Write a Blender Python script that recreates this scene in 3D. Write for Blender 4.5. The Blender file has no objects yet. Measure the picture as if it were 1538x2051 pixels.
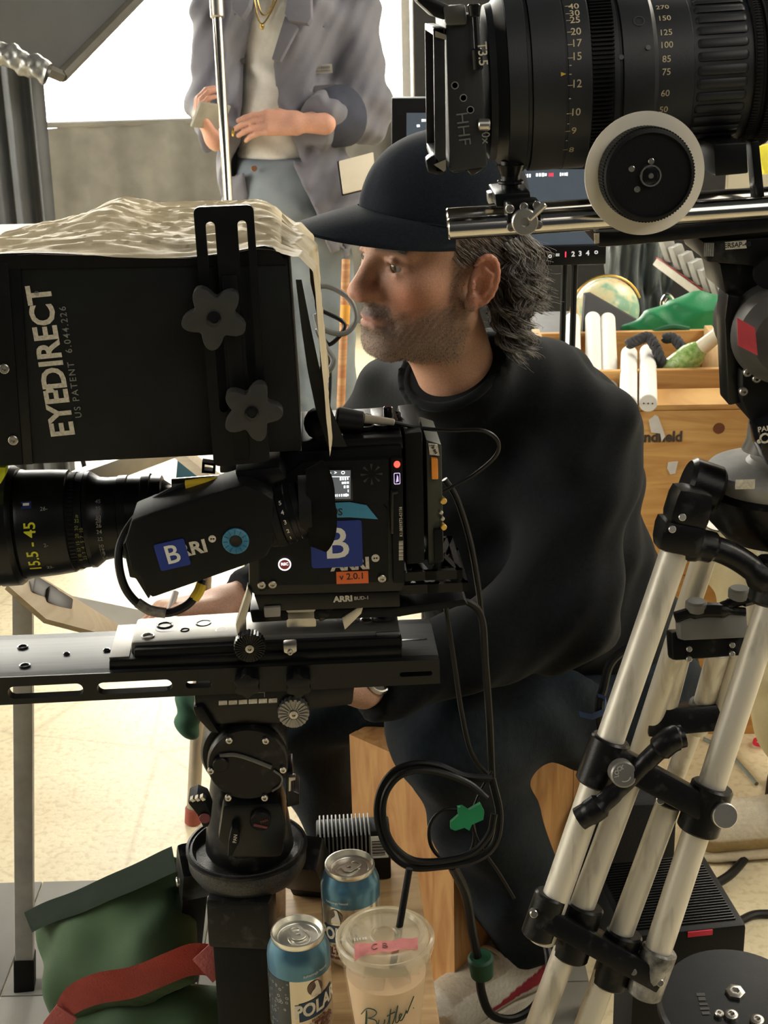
import bpy, bmesh, math, random
import numpy as np
from mathutils import Vector, Matrix, Euler
from mathutils.geometry import tessellate_polygon
R = math.radians
SC = bpy.context.scene
COL = SC.collection
random.seed(7)
rng = np.random.RandomState(7)

# ------------------------------------------------------------------ camera
FPX = 2850.0
PITCH = R(20.0); ROLL = R(1.5); CAM = Vector((0, 0, 1.45))
_f = Vector((0, math.cos(PITCH), -math.sin(PITCH)))
_d0 = Vector((0, -math.sin(PITCH), -math.cos(PITCH))); _r0 = Vector((1, 0, 0))
RGT = _r0 * math.cos(ROLL) + _d0 * math.sin(ROLL)
DWN = _d0 * math.cos(ROLL) - _r0 * math.sin(ROLL)
cd = bpy.data.cameras.new('camera'); cam = bpy.data.objects.new('camera', cd); COL.objects.link(cam)
cd.sensor_fit = 'VERTICAL'; cd.sensor_height = 36.0; cd.lens = 36.0 * FPX / 2051.0
cd.clip_start = 0.05; cd.clip_end = 100
cam.matrix_world = Matrix(((RGT.x, -DWN.x, -_f.x, CAM.x), (RGT.y, -DWN.y, -_f.y, CAM.y),
                           (RGT.z, -DWN.z, -_f.z, CAM.z), (0, 0, 0, 1)))
SC.camera = cam
cd.dof.use_dof = True; cd.dof.focus_distance = 1.5; cd.dof.aperture_fstop = 28.0

def ray(px, py):
    return _f + RGT * ((px - 769.0) / FPX) + DWN * ((py - 1025.5) / FPX)
def P(px, py, d):
    return CAM + ray(px, py) * d
def G(px, py, z=0.0):
    r = ray(px, py); return CAM + r * ((z - CAM.z) / r.z)
def atY(px, py, Y):
    r = ray(px, py); return CAM + r * (Y / r.y)

# ------------------------------------------------------------------ world, light, exposure
w = bpy.data.worlds.new('world'); SC.world = w; w.use_nodes = True
bgn = w.node_tree.nodes['Background']
bgn.inputs[0].default_value = (0.80, 0.90, 1.0, 1); bgn.inputs[1].default_value = 0.04
SC.view_settings.view_transform = 'Standard'; SC.view_settings.look = 'None'
SC.view_settings.exposure = 0.0; SC.view_settings.gamma = 1.0; SC.view_settings.use_curve_mapping = False
def area_light(name, loc, target, sx, sy, power, color):
    l = bpy.data.lights.new(name, 'AREA'); l.shape = 'RECTANGLE'; l.size = sx; l.size_y = sy
    l.energy = power; l.color = color
    o = bpy.data.objects.new(name, l); COL.objects.link(o); o.location = loc
    o.rotation_euler = (Vector(target) - Vector(loc)).to_track_quat('-Z', 'Y').to_euler(); return o
area_light('skylight_right', (2.5, 4.0, 2.9), (1.0, 2.6, 0.6), 1.8, 1.8, 110, (1.0, 0.93, 0.80))
area_light('crate_fill_light', (2.5, 1.2, 2.9), (1.0, 2.9, 0.6), 1.0, 1.0, 46, (1.0, 0.92, 0.78))  # fill added to brighten the crate fronts, not a known studio lamp
area_light('front_fill_light', (1.5, -0.6, 3.0), (0.5, 1.5, 0.7), 2.2, 1.6, 24, (1.0, 0.93, 0.82))  # added overhead fill from behind the camera, not a fixture of the room

WINDOW_EMIT = 19.0; SIDE_EMIT = 7.5
# ------------------------------------------------------------------ materials
MT = {}
def mat(name, col, rough=0.5, metal=0.0, var=0.12, scale=30.0, bump=0.0, bscale=200.0, spec=0.5, emit=None, es=0.0,
        trans=0.0, alpha=1.0, coat=0.0, sheen=0.0, stretch=None, col2=None, ior=1.45, detail=4.0, ramp=(.3, .7)):
    if name in MT: return MT[name]
    m = bpy.data.materials.new(name); m.use_nodes = True; nt = m.node_tree; b = nt.nodes['Principled BSDF']
    tc = nt.nodes.new('ShaderNodeTexCoord'); src = tc.outputs['Object']
    if stretch:
        mp = nt.nodes.new('ShaderNodeMapping'); mp.inputs['Scale'].default_value = stretch
        nt.links.new(src, mp.inputs[0]); src = mp.outputs[0]
    no = nt.nodes.new('ShaderNodeTexNoise'); no.inputs['Scale'].default_value = scale; no.inputs['Detail'].default_value = detail
    nt.links.new(src, no.inputs['Vector'])
    cr = nt.nodes.new('ShaderNodeValToRGB'); cr.color_ramp.elements[0].position = ramp[0]; cr.color_ramp.elements[1].position = ramp[1]
    c2 = col2 if col2 else tuple(min(1, c * (1 + var)) for c in col)
    c1 = col if col2 else tuple(c * (1 - var) for c in col)
    cr.color_ramp.elements[0].color = (*c1, 1); cr.color_ramp.elements[1].color = (*c2, 1)
    nt.links.new(no.outputs[0], cr.inputs[0]); nt.links.new(cr.outputs[0], b.inputs['Base Color'])
    b.inputs['Roughness'].default_value = rough; b.inputs['Metallic'].default_value = metal
    b.inputs['Specular IOR Level'].default_value = spec; b.inputs['IOR'].default_value = ior
    if trans: b.inputs['Transmission Weight'].default_value = trans
    if alpha < 1: b.inputs['Alpha'].default_value = alpha
    if coat: b.inputs['Coat Weight'].default_value = coat; b.inputs['Coat Roughness'].default_value = 0.1
    if sheen: b.inputs['Sheen Weight'].default_value = sheen; b.inputs['Sheen Roughness'].default_value = 0.4
    if emit:
        b.inputs['Emission Color'].default_value = (*emit, 1); b.inputs['Emission Strength'].default_value = es
    if bump:
        n2 = nt.nodes.new('ShaderNodeTexNoise'); n2.inputs['Scale'].default_value = bscale; n2.inputs['Detail'].default_value = 3
        nt.links.new(src, n2.inputs['Vector'])
        bp = nt.nodes.new('ShaderNodeBump'); bp.inputs['Strength'].default_value = bump; bp.inputs['Distance'].default_value = 0.002
        nt.links.new(n2.outputs[0], bp.inputs['Height']); nt.links.new(bp.outputs[0], b.inputs['Normal'])
    MT[name] = m; return m

def vmat(name, rough=0.55, bump=0.15, bscale=400.0, spec=0.4, sss=0.0, sheen=0.0):
    """colour from a per-vertex attribute 'tint' (the thing's own colours), fine relief from noise"""
    if name in MT: return MT[name]
    m = bpy.data.materials.new(name); m.use_nodes = True; nt = m.node_tree; b = nt.nodes['Principled BSDF']
    at = nt.nodes.new('ShaderNodeVertexColor'); at.layer_name = 'tint'
    tc = nt.nodes.new('ShaderNodeTexCoord')
    no = nt.nodes.new('ShaderNodeTexNoise'); no.inputs['Scale'].default_value = bscale; no.inputs['Detail'].default_value = 4
    nt.links.new(tc.outputs['Object'], no.inputs['Vector'])
    mx = nt.nodes.new('ShaderNodeMix'); mx.data_type = 'RGBA'; mx.blend_type = 'OVERLAY'; mx.inputs[0].default_value = 0.35
    nt.links.new(at.outputs[0], mx.inputs[6]); nt.links.new(no.outputs[0], mx.inputs[7])
    nt.links.new(mx.outputs[2], b.inputs['Base Color'])
    bp = nt.nodes.new('ShaderNodeBump'); bp.inputs['Strength'].default_value = bump; bp.inputs['Distance'].default_value = 0.001
    nt.links.new(no.outputs[0], bp.inputs['Height']); nt.links.new(bp.outputs[0], b.inputs['Normal'])
    b.inputs['Roughness'].default_value = rough; b.inputs['Specular IOR Level'].default_value = spec
    if sss:
        b.inputs['Subsurface Weight'].default_value = sss; b.inputs['Subsurface Radius'].default_value = (1.0, 0.35, 0.2)
        b.inputs['Subsurface Scale'].default_value = 0.006
    if sheen: b.inputs['Sheen Weight'].default_value = sheen; b.inputs['Sheen Roughness'].default_value = 0.5
    MT[name] = m; return m

def wood(name, c1, c2, scale=6.0, stretch=(1, 1, 14), rough=0.55):
    if name in MT: return MT[name]
    m = bpy.data.materials.new(name); m.use_nodes = True; nt = m.node_tree; b = nt.nodes['Principled BSDF']
    tc = nt.nodes.new('ShaderNodeTexCoord'); mp = nt.nodes.new('ShaderNodeMapping'); mp.inputs['Scale'].default_value = stretch
    nt.links.new(tc.outputs['Object'], mp.inputs[0])
    n = nt.nodes.new('ShaderNodeTexNoise'); n.inputs['Scale'].default_value = scale; n.inputs['Detail'].default_value = 6; n.inputs['Distortion'].default_value = 1.2
    nt.links.new(mp.outputs[0], n.inputs['Vector'])
    cr = nt.nodes.new('ShaderNodeValToRGB'); cr.color_ramp.elements[0].position = .35; cr.color_ramp.elements[1].position = .65
    cr.color_ramp.elements[0].color = (*c1, 1); cr.color_ramp.elements[1].color = (*c2, 1)
    nt.links.new(n.outputs[0], cr.inputs[0]); nt.links.new(cr.outputs[0], b.inputs['Base Color'])
    bp = nt.nodes.new('ShaderNodeBump'); bp.inputs['Strength'].default_value = .15; bp.inputs['Distance'].default_value = .001
    nt.links.new(n.outputs[0], bp.inputs['Height']); nt.links.new(bp.outputs[0], b.inputs['Normal'])
    b.inputs['Roughness'].default_value = rough; MT[name] = m; return m

BLK = mat('black_anodised', (.0055, .006, .0065), .30, var=.25, scale=60, bump=.05, bscale=900, spec=.36)
BLK2 = mat('black_plastic', (.005, .0055, .0062), .5, spec=.22, var=.2, bump=.12, bscale=700)
BLKG = mat('black_gloss', (.008, .008, .009), .18, var=.2)
RUB = mat('black_rubber', (.006, .006, .0065), .65, spec=.3, var=.2, bump=.15, bscale=500)
WORN = mat('worn_black_paint', (.006, .006, .0065), .32, spec=.28, col2=(.04, .039, .037), scale=60, bump=.07, bscale=500, detail=12, ramp=(.56, .74))
SIL = mat('bare_aluminium', (.55, .53, .49), .32, .9, var=.12, scale=25, bump=.05, bscale=300)
SCREW = mat('screw_steel', (.5, .48, .44), .3, .95, var=.2, scale=90)
CHROME = mat('polished_steel', (.68, .64, .58), .16, 1.0, var=.08, scale=15)
ALU = mat('scuffed_tube_aluminium', (.46, .43, .36), .42, .3, col2=(.66, .625, .54), scale=60, bump=.1, bscale=160, stretch=(1, 1, .14), detail=12, ramp=(.33, .45))
WHITE = mat('white_print', (.78, .78, .74), .6, var=.05)
INK = mat('pale_ink', (.62, .58, .48), .6, var=.2, scale=400)
DIMINK = mat('dim_ink', (.22, .22, .20), .6, var=.2, scale=400)
YEL = mat('yellow_print', (.62, .62, .03), .5, var=.06)
BLUE = mat('blue_sticker', (.010, .035, .26), .4, var=.08)
ORANGE = mat('orange_label', (.80, .16, .04), .5, var=.06)
PINKT = mat('pink_tape', (.72, .30, .29), .65, var=.1, scale=60, bump=.2, bscale=250)
REDT = mat('red_tape', (.50, .05, .07), .65, var=.15, scale=50, bump=.2, bscale=250)
GRNT = mat('green_tape', (.015, .26, .10), .6, var=.15, bump=.2)
CABLE = mat('black_cable', (.005, .005, .0055), .42, spec=.4, var=.2, bump=.05, bscale=300)
BRASS = mat('brass_contact', (.75, .50, .15), .3, .9, var=.1)

# ------------------------------------------------------------------ mesh helpers
def nb(): return bmesh.new()
def _xf(vs, M):
    if M is not None:
        for v in vs: v.co = M @ v.co
def _bev(bm, edges, b, seg=2):
    if b > 0: bmesh.ops.bevel(bm, geom=list(edges), offset=b, segments=seg, affect='EDGES', profile=.6, clamp_overlap=True)
def box(bm, x0, x1, y0, y1, z0, z1, bev=0.0, M=None, seg=2):
    t = bmesh.new()
    vs = [t.verts.new((x, y, z)) for x in (x0, x1) for y in (y0, y1) for z in (z0, z1)]
    for f in ((0, 1, 3, 2), (4, 6, 7, 5), (0, 4, 5, 1), (2, 3, 7, 6), (0, 2, 6, 4), (1, 5, 7, 3)):
        t.faces.new([vs[i] for i in f])
    bmesh.ops.recalc_face_normals(t, faces=t.faces[:])
    _bev(t, t.edges, min(bev, .45 * min(abs(x1 - x0), abs(y1 - y0), abs(z1 - z0))), seg)
    merge(bm, t, M)
def merge(bm, t, M=None):
    _xf(t.verts, M)
    mp = {}
    for v in t.verts: mp[v] = bm.verts.new(v.co)
    for f in t.faces:
        try: bm.faces.new([mp[v] for v in f.verts])
        except ValueError: pass
    t.free()
def prism(bm, outer, y0, y1, holes=(), bev=0.0, M=None):
    """outline (x,z) with holes, extruded along local y"""
    loops = [[Vector((p[0], p[1], 0)) for p in outer]] + [[Vector((p[0], p[1], 0)) for p in h] for h in holes]
    tris = tessellate_polygon(loops); flat = [p for l in loops for p in l]
    t = bmesh.new()
    A = [t.verts.new((p.x, y0, p.y)) for p in flat]; B = [t.verts.new((p.x, y1, p.y)) for p in flat]
    if not holes:
        t.faces.new(A); t.faces.new(list(reversed(B)))
    else:
        for tr in tris:
            try:
                t.faces.new([A[i] for i in tr]); t.faces.new([B[i] for i in reversed(tr)])
            except ValueError: pass
    k = 0
    for l in loops:
        n = len(l)
        for i in range(n):
            a, b = k + i, k + (i + 1) % n
            t.faces.new((A[a], A[b], B[b], B[a]))
        k += n
    bmesh.ops.recalc_face_normals(t, faces=t.faces[:])
    if bev and not holes: _bev(t, t.edges, bev)
    merge(bm, t, M)
def rrect(x0, x1, z0, z1, r, n=4):
    pts = []
    for cx, cz, a in ((x1 - r, z1 - r, 0), (x0 + r, z1 - r, 90), (x0 + r, z0 + r, 180), (x1 - r, z0 + r, 270)):
        for k in range(n + 1):
            t = R(a + 90 * k / n); pts.append((cx + r * math.cos(t), cz + r * math.sin(t)))
    return pts
def circ(cx, cz, r, n=20, a0=0): return [(cx + r * math.cos(a0 + 2 * math.pi * k / n), cz + r * math.sin(a0 + 2 * math.pi * k / n)) for k in range(n)]
def basis(axis):
    z = Vector(axis).normalized(); x = z.orthogonal().normalized()
    if abs(z.z) < .99: x = Vector((0, 0, 1)).cross(z).normalized()
    return x, z.cross(x).normalized(), z
def lathe(bm, prof, p0, axis, n=32, cap=True, M=None, flute=None):
    """prof [(r, h)] around the line p0 + axis*h"""
    x, y, z = basis(axis); p0 = Vector(p0); t = bmesh.new(); rings = []
    for r, h in prof:
        ring = []
        for k in range(n):
            a = 2 * math.pi * k / n; rr = r
            ring.append(t.verts.new(p0 + z * h + (x * math.cos(a) + y * math.sin(a)) * rr))
        rings.append(ring)
    for a, b in zip(rings, rings[1:]):
        for k in range(n):
            t.faces.new((a[k], a[(k + 1) % n], b[(k + 1) % n], b[k]))
    if cap:
        t.faces.new(list(reversed(rings[0]))); t.faces.new(rings[-1])
    bmesh.ops.recalc_face_normals(t, faces=t.faces[:])
    merge(bm, t, M)
def cyl(bm, p0, p1, r0, r1=None, n=20, bev=0.0, M=None):
    p0, p1 = Vector(p0), Vector(p1); r1 = r0 if r1 is None else r1; L = (p1 - p0).length
    if bev > 0:
        b = min(bev, .45 * L, .6 * min(r0, r1)); pr = [(r0 - b, 0), (r0, b), (r1, L - b), (r1 - b, L)]
    else: pr = [(r0, 0), (r1, L)]
    lathe(bm, pr, p0, p1 - p0, n, True, M)
def spline(pts, n=8):
    pts = [Vector(p) for p in pts]
    if len(pts) < 3: return pts
    out = []; Q = [pts[0] * 2 - pts[1]] + pts + [pts[-1] * 2 - pts[-2]]
    for i in range(1, len(Q) - 2):
        a, b, c, d = Q[i - 1:i + 3]
        for k in range(n):
            t = k / n
            out.append(.5 * ((2 * b) + (c - a) * t + (2 * a - 5 * b + 4 * c - d) * t * t + (3 * b - a - 3 * c + d) * t ** 3))
    out.append(pts[-1]); return out
def tube(bm, pts, r, n=8, sm=8, M=None, cap=True, flat=1.0):
    pts = spline(pts, sm) if sm else [Vector(p) for p in pts]
    t = bmesh.new(); rings = []; prev = None
    for i, p in enumerate(pts):
        d = (pts[min(i + 1, len(pts) - 1)] - pts[max(i - 1, 0)])
        d = d.normalized() if d.length > 1e-9 else Vector((0, 0, 1))
        if prev is None: u = d.orthogonal().normalized()
        else:
            u = prev - d * prev.dot(d); u = u.normalized() if u.length > 1e-6 else d.orthogonal().normalized()
        prev = u; v = d.cross(u); rr = r[min(int(i * len(r) / len(pts)), len(r) - 1)] if isinstance(r, (list, tuple)) else r
        rings.append([t.verts.new(p + (u * math.cos(2 * math.pi * k / n) + v * flat * math.sin(2 * math.pi * k / n)) * rr) for k in range(n)])
    for a, b in zip(rings, rings[1:]):
        for k in range(n): t.faces.new((a[k], a[(k + 1) % n], b[(k + 1) % n], b[k]))
    if cap: t.faces.new(list(reversed(rings[0]))); t.faces.new(rings[-1])
    merge(bm, t, M)
def ball(bm, c, r, seg=16, M=None):
    t = bmesh.new(); bmesh.ops.create_uvsphere(t, u_segments=seg, v_segments=max(6, seg // 2), radius=1)
    r = (r, r, r) if not isinstance(r, (tuple, list, Vector)) else r
    for v in t.verts: v.co = Vector(c) + Vector((v.co.x * r[0], v.co.y * r[1], v.co.z * r[2]))
    merge(bm, t, M)
def sheet(bm, fn, nu, nv, closeu=False, M=None):
    t = bmesh.new()
    V = [[t.verts.new(fn(i / (nu if closeu else nu - 1), j / (nv - 1))) for j in range(nv)] for i in range(nu)]
    for i in range(nu if closeu else nu - 1):
        for j in range(nv - 1):
            t.faces.new((V[i][j], V[(i + 1) % nu][j], V[(i + 1) % nu][j + 1], V[i][j + 1]))
    merge(bm, t, M)

# ------------------------------------------------------------------ objects
def frame_of(o):
    M = Matrix.Identity(4)
    while o is not None: M = o.matrix_basis @ M; o = o.parent
    return M
def tag(o, label, cat, group=None, kind=None):
    if label: o['label'] = label
    if cat: o['category'] = cat
    if group: o['group'] = group
    if kind: o['kind'] = kind
    return o
def thing(name, label, cat, M=None, group=None):
    o = bpy.data.objects.new(name, None); COL.objects.link(o); o.empty_display_size = .02
    if M is not None: o.matrix_basis = M if isinstance(M, Matrix) else Matrix.Translation(Vector(M))
    return tag(o, label, cat, group)
def finish(me, sharp=35):
    for p in me.polygons: p.use_smooth = True
    me.set_sharp_from_angle(angle=R(sharp))
def part(name, bm, m, parent=None, world=False, sharp=35, label=None):
    me = bpy.data.meshes.new(name); bm.to_mesh(me); bm.free()
    if world and parent is not None: me.transform(frame_of(parent).inverted())
    finish(me, sharp)
    for mm in (m if isinstance(m, (list, tuple)) else [m]): me.materials.append(mm)
    o = bpy.data.objects.new(name, me); COL.objects.link(o)
    if parent is not None: o.parent = parent
    if label: o['label'] = label
    return o
def solo(name, bm, m, label, cat, group=None, kind=None, sharp=35, solid=None):
    o = part(name, bm, m, None, sharp=sharp); me = o.data
    co = np.empty(len(me.vertices) * 3); me.vertices.foreach_get('co', co); co = co.reshape(-1, 3)
    b = Vector(((co[:, 0].min() + co[:, 0].max()) / 2, (co[:, 1].min() + co[:, 1].max()) / 2, co[:, 2].min()))
    me.transform(Matrix.Translation(-b)); o.location = b
    return tag(o, label, cat, group, kind)
def struct(name, bm, m, label=None):
    o = part(name, bm, m, None); o['kind'] = 'structure'
    if label: o['label'] = label
    return o
def frame(origin, yaw=0.0, tilt=0.0, roll=0.0):
    return Matrix.Translation(origin) @ Matrix.Rotation(R(yaw), 4, 'Z') @ Matrix.Rotation(R(tilt), 4, 'Y') @ Matrix.Rotation(R(roll), 4, 'X')
class Rig:
    """a rigid local frame: x along the rig, y away from the near side, z up; at() turns a photo point on the plane y=yl into local x,z"""
    def __init__(s, M): s.M = M; s.I = M.inverted(); s.c = s.I @ CAM
    def at(s, px, py, yl=0.0):
        d = s.I.to_3x3() @ ray(px, py); t = (yl - s.c.y) / d.y; return s.c + d * t
    def xz(s, px, py, yl=0.0):
        p = s.at(px, py, yl); return (p.x, p.z)
    def poly(s, pts, yl=0.0): return [s.xz(a, b, yl) for a, b in pts]
    def box(s, bm, px0, py0, px1, py1, y0, y1, bev=.001, ref=None):
        pc = ((px0 + px1) / 2, (py0 + py1) / 2); yl = y0 if ref is None else ref
        a = s.at(px0, pc[1], yl); b = s.at(px1, pc[1], yl); c = s.at(pc[0], py0, yl); d = s.at(pc[0], py1, yl)
        box(bm, a.x, b.x, y0, y1, d.z, c.z, bev)
def text_geo(body, size, bold=0.0, ax='CENTER', ay='CENTER', sx=1.0, sp=1.0):
    cu = bpy.data.curves.new('t', 'FONT'); cu.body = body; cu.size = size; cu.align_x = ax; cu.align_y = ay
    cu.offset = bold * size; cu.resolution_u = 3; cu.space_character = sp
    o = bpy.data.objects.new('t', cu); COL.objects.link(o)
    dg = bpy.context.evaluated_depsgraph_get(); me = bpy.data.meshes.new_from_object(o.evaluated_get(dg))
    V = [(v.co.x * sx, v.co.y) for v in me.vertices]; F = [tuple(p.vertices) for p in me.polygons]
    bpy.data.objects.remove(o); bpy.data.curves.remove(cu); bpy.data.meshes.remove(me)
    return V, F
def text_into(bm, body, size, fn, bold=0.0, **k):
    V, F = text_geo(body, size, bold, **k); vs = [bm.verts.new(fn(*v)) for v in V]
    for f in F:
        try: bm.faces.new([vs[i] for i in f])
        except ValueError: pass
def marks_into(bm, length, h, fn, n=9, seed=1):
    """a row of small print too fine to read in the photograph: short bars of uneven width"""
    r_ = random.Random(seed); x = -length / 2; step = length / n
    for k in range(n):
        w_ = step * r_.uniform(.45, .85); hh = h * r_.uniform(.7, 1)
        vs = [bm.verts.new(fn(*q)) for q in ((x, -hh / 2), (x + w_, -hh / 2), (x + w_, hh / 2), (x, hh / 2))]; bm.faces.new(vs); x += step
def flat_map(c, ex, ez):
    c, ex, ez = Vector(c), Vector(ex), Vector(ez); return lambda s, t: c + ex * s + ez * t
def rot_xz(c, deg):
    a = R(deg); return flat_map(c, (math.cos(a), 0, math.sin(a)), (-math.sin(a), 0, math.cos(a)))

# ------------------------------------------------------------------ implicit surfaces (bodies, cloth, bags)
def sdf_mesh(f, lo, hi, h, s=8):
    lo, hi = np.array(lo, float), np.array(hi, float)
    nb_ = np.ceil((hi - lo) / (h * s)).astype(int) + 1; n = nb_ * s
    cx = [lo[a] + (np.arange(nb_[a]) * s + (s - 1) / 2) * h for a in range(3)]
    cc = np.stack(np.meshgrid(*cx, indexing='ij'), -1).reshape(-1, 3)
    cv = f(cc); sel = np.nonzero(np.abs(cv) < h * s * 1.25)[0]
    cv3 = cv.reshape(nb_); v = np.repeat(np.repeat(np.repeat(cv3, s, 0), s, 1), s, 2).astype(np.float32)
    o = np.stack(np.meshgrid(np.arange(s), np.arange(s), np.arange(s), indexing='ij'), -1).reshape(-1, 3)
    bi = np.stack(np.unravel_index(sel, nb_), -1)
    for q in range(0, len(bi), 400):
        idx = (bi[q:q + 400, None, :] * s + o[None]).reshape(-1, 3)
        v[idx[:, 0], idx[:, 1], idx[:, 2]] = f(lo + idx * h)
    ins = v < 0
    c = np.zeros(n - 1, np.int8)
    for a in (0, 1):
        for b in (0, 1):
            for d in (0, 1): c += ins[a:n[0] - 1 + a, b:n[1] - 1 + b, d:n[2] - 1 + d]
    ci = np.stack(np.nonzero((c > 0) & (c < 8)), -1); vid = np.full(n - 1, -1, np.int64)
    vid[ci[:, 0], ci[:, 1], ci[:, 2]] = np.arange(len(ci))
    acc = np.zeros((len(ci), 3)); cnt = np.zeros(len(ci)); cor = [(a, b, d) for a in (0, 1) for b in (0, 1) for d in (0, 1)]
    val = {k: v[ci[:, 0] + k[0], ci[:, 1] + k[1], ci[:, 2] + k[2]].astype(float) for k in cor}
    for k in cor:
        for ax in range(3):
            if k[ax] == 0:
                k2 = list(k); k2[ax] = 1; a, b = val[k], val[tuple(k2)]; x = (a < 0) != (b < 0)
                t = np.where(x, a / np.where(x, a - b, 1), 0); p = np.tile(np.array(k, float), (len(ci), 1)); p[:, ax] = t
                acc[x] += p[x]; cnt[x] += 1
    V = lo + (ci + acc / cnt[:, None]) * h; F = []
    for ax in range(3):
        a = [slice(None)] * 3; b = [slice(None)] * 3; a[ax] = slice(0, -1); b[ax] = slice(1, None)
        A, B = ins[tuple(a)], ins[tuple(b)]; e = np.stack(np.nonzero(A != B), -1); u, w_ = (ax + 1) % 3, (ax + 2) % 3
        e = e[(e[:, u] > 0) & (e[:, w_] > 0) & (e[:, u] < n[u] - 1) & (e[:, w_] < n[w_] - 1)]
        q = []
        for du, dw in ((-1, -1), (0, -1), (0, 0), (-1, 0)):
            k = e.copy(); k[:, u] += du; k[:, w_] += dw; q.append(vid[k[:, 0], k[:, 1], k[:, 2]])
        q = np.stack(q, -1); fl = A[e[:, 0], e[:, 1], e[:, 2]]
        q[~fl] = q[~fl][:, ::-1]; F.append(q[(q >= 0).all(1)])
    return V, np.concatenate(F)
def np_mesh(name, V, F, m, parent=None, world=True, tint=None, smooth_iter=0):
    if smooth_iter:
        for _ in range(smooth_iter):
            acc = np.zeros_like(V); cnt = np.zeros(len(V))
            for a in range(4):
                b = (a + 1) % 4; np.add.at(acc, F[:, a], V[F[:, b]]); np.add.at(cnt, F[:, a], 1)
                np.add.at(acc, F[:, b], V[F[:, a]]); np.add.at(cnt, F[:, b], 1)
            V = V * .4 + .6 * acc / np.maximum(cnt, 1)[:, None]
    me = bpy.data.meshes.new(name); me.from_pydata(V.tolist(), [], F.tolist())
    if tint is not None:
        ca = me.color_attributes.new('tint', 'FLOAT_COLOR', 'POINT')
        ca.data.foreach_set('color', np.concatenate([tint, np.ones((len(tint), 1))], 1).astype(np.float32).ravel())
    if world and parent is not None: me.transform(frame_of(parent).inverted())
    for p in me.polygons: p.use_smooth = True
    me.materials.append(m); o = bpy.data.objects.new(name, me); COL.objects.link(o)
    if parent is not None: o.parent = parent
    return o
def A_(p): return np.array([p[0], p[1], p[2]], float)
def s_ell(p, c, r):
    q = p - A_(c); r = np.array(r, float); k0 = np.sqrt(((q / r) ** 2).sum(1)) + 1e-9; k1 = np.sqrt(((q / r ** 2) ** 2).sum(1)) + 1e-9
    return k0 * (k0 - 1) / k1
def s_cap(p, a, b, ra, rb):
    a, b = A_(a), A_(b); ba = b - a; pa = p - a; h = np.clip(pa @ ba / max(ba @ ba, 1e-12), 0, 1)
    return np.sqrt(((pa - h[:, None] * ba) ** 2).sum(1)) - (ra + (rb - ra) * h)
def s_box(p, c, half, r):
    q = np.abs(p - A_(c)) - (np.array(half) - r); return np.sqrt((np.maximum(q, 0) ** 2).sum(1)) + np.minimum(q.max(1), 0) - r
def smin(a, b, k):
    h = np.clip(.5 + .5 * (b - a) / k, 0, 1); return b + (a - b) * h - k * h * (1 - h)
def smax(a, b, k): return -smin(-a, -b, k)
def chain(p, pts, rs, k=.02):
    d = None
    for i in range(len(pts) - 1):
        e = s_cap(p, pts[i], pts[i + 1], rs[i], rs[i + 1]); d = e if d is None else smin(d, e, k)
    return d
# ================================================================== the room
def floor_mat():
    m = bpy.data.materials.new('cream_sealed_concrete'); m.use_nodes = True; nt = m.node_tree; b = nt.nodes['Principled BSDF']
    tc = nt.nodes.new('ShaderNodeTexCoord')
    n1 = nt.nodes.new('ShaderNodeTexNoise'); n1.inputs['Scale'].default_value = 3.5; n1.inputs['Detail'].default_value = 8; n1.inputs['Roughness'].default_value = .65
    n2 = nt.nodes.new('ShaderNodeTexNoise'); n2.inputs['Scale'].default_value = 75; n2.inputs['Detail'].default_value = 6
    vo = nt.nodes.new('ShaderNodeTexVoronoi'); vo.feature = 'DISTANCE_TO_EDGE'; vo.inputs['Scale'].default_value = 2.2
    for n in (n1, n2, vo): nt.links.new(tc.outputs['Object'], n.inputs['Vector'])
    cr = nt.nodes.new('ShaderNodeValToRGB'); cr.color_ramp.elements[0].position = .35; cr.color_ramp.elements[1].position = .62
    cr.color_ramp.elements[0].color = (.68, .585, .38, 1); cr.color_ramp.elements[1].color = (.80, .71, .49, 1)
    nt.links.new(n1.outputs[0], cr.inputs[0])
    c2 = nt.nodes.new('ShaderNodeValToRGB'); c2.color_ramp.elements[0].position = .36; c2.color_ramp.elements[1].position = .5
    c2.color_ramp.elements[0].color = (.82, .80, .74, 1); c2.color_ramp.elements[1].color = (1, 1, 1, 1)
    nt.links.new(n2.outputs[0], c2.inputs[0])
    c3 = nt.nodes.new('ShaderNodeValToRGB'); c3.color_ramp.elements[0].position = .0; c3.color_ramp.elements[1].position = .012
    c3.color_ramp.elements[0].color = (.72, .70, .66, 1); c3.color_ramp.elements[1].color = (1, 1, 1, 1)
    nt.links.new(vo.outputs['Distance'], c3.inputs[0])
    a = nt.nodes.new('ShaderNodeMix'); a.data_type = 'RGBA'; a.blend_type = 'MULTIPLY'; a.inputs[0].default_value = .8
    nt.links.new(cr.outputs[0], a.inputs[6]); nt.links.new(c2.outputs[0], a.inputs[7])
    a2 = nt.nodes.new('ShaderNodeMix'); a2.data_type = 'RGBA'; a2.blend_type = 'MULTIPLY'; a2.inputs[0].default_value = .6
    nt.links.new(a.outputs[2], a2.inputs[6]); nt.links.new(c3.outputs[0], a2.inputs[7])
    nt.links.new(a2.outputs[2], b.inputs['Base Color'])
    bp = nt.nodes.new('ShaderNodeBump'); bp.inputs['Strength'].default_value = .25; bp.inputs['Distance'].default_value = .003
    nt.links.new(n2.outputs[0], bp.inputs['Height']); nt.links.new(bp.outputs[0], b.inputs['Normal'])
    b.inputs['Roughness'].default_value = .48; return m
bm = nb(); box(bm, -5, 4.2, -2.2, 7.4, -.05, 0)
floor = struct('floor', bm, floor_mat())
TILE = mat('grey_vinyl_tile', (.17, .165, .15), .65, col2=(.24, .235, .21), scale=5, bump=.15, bscale=60, detail=8)
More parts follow.
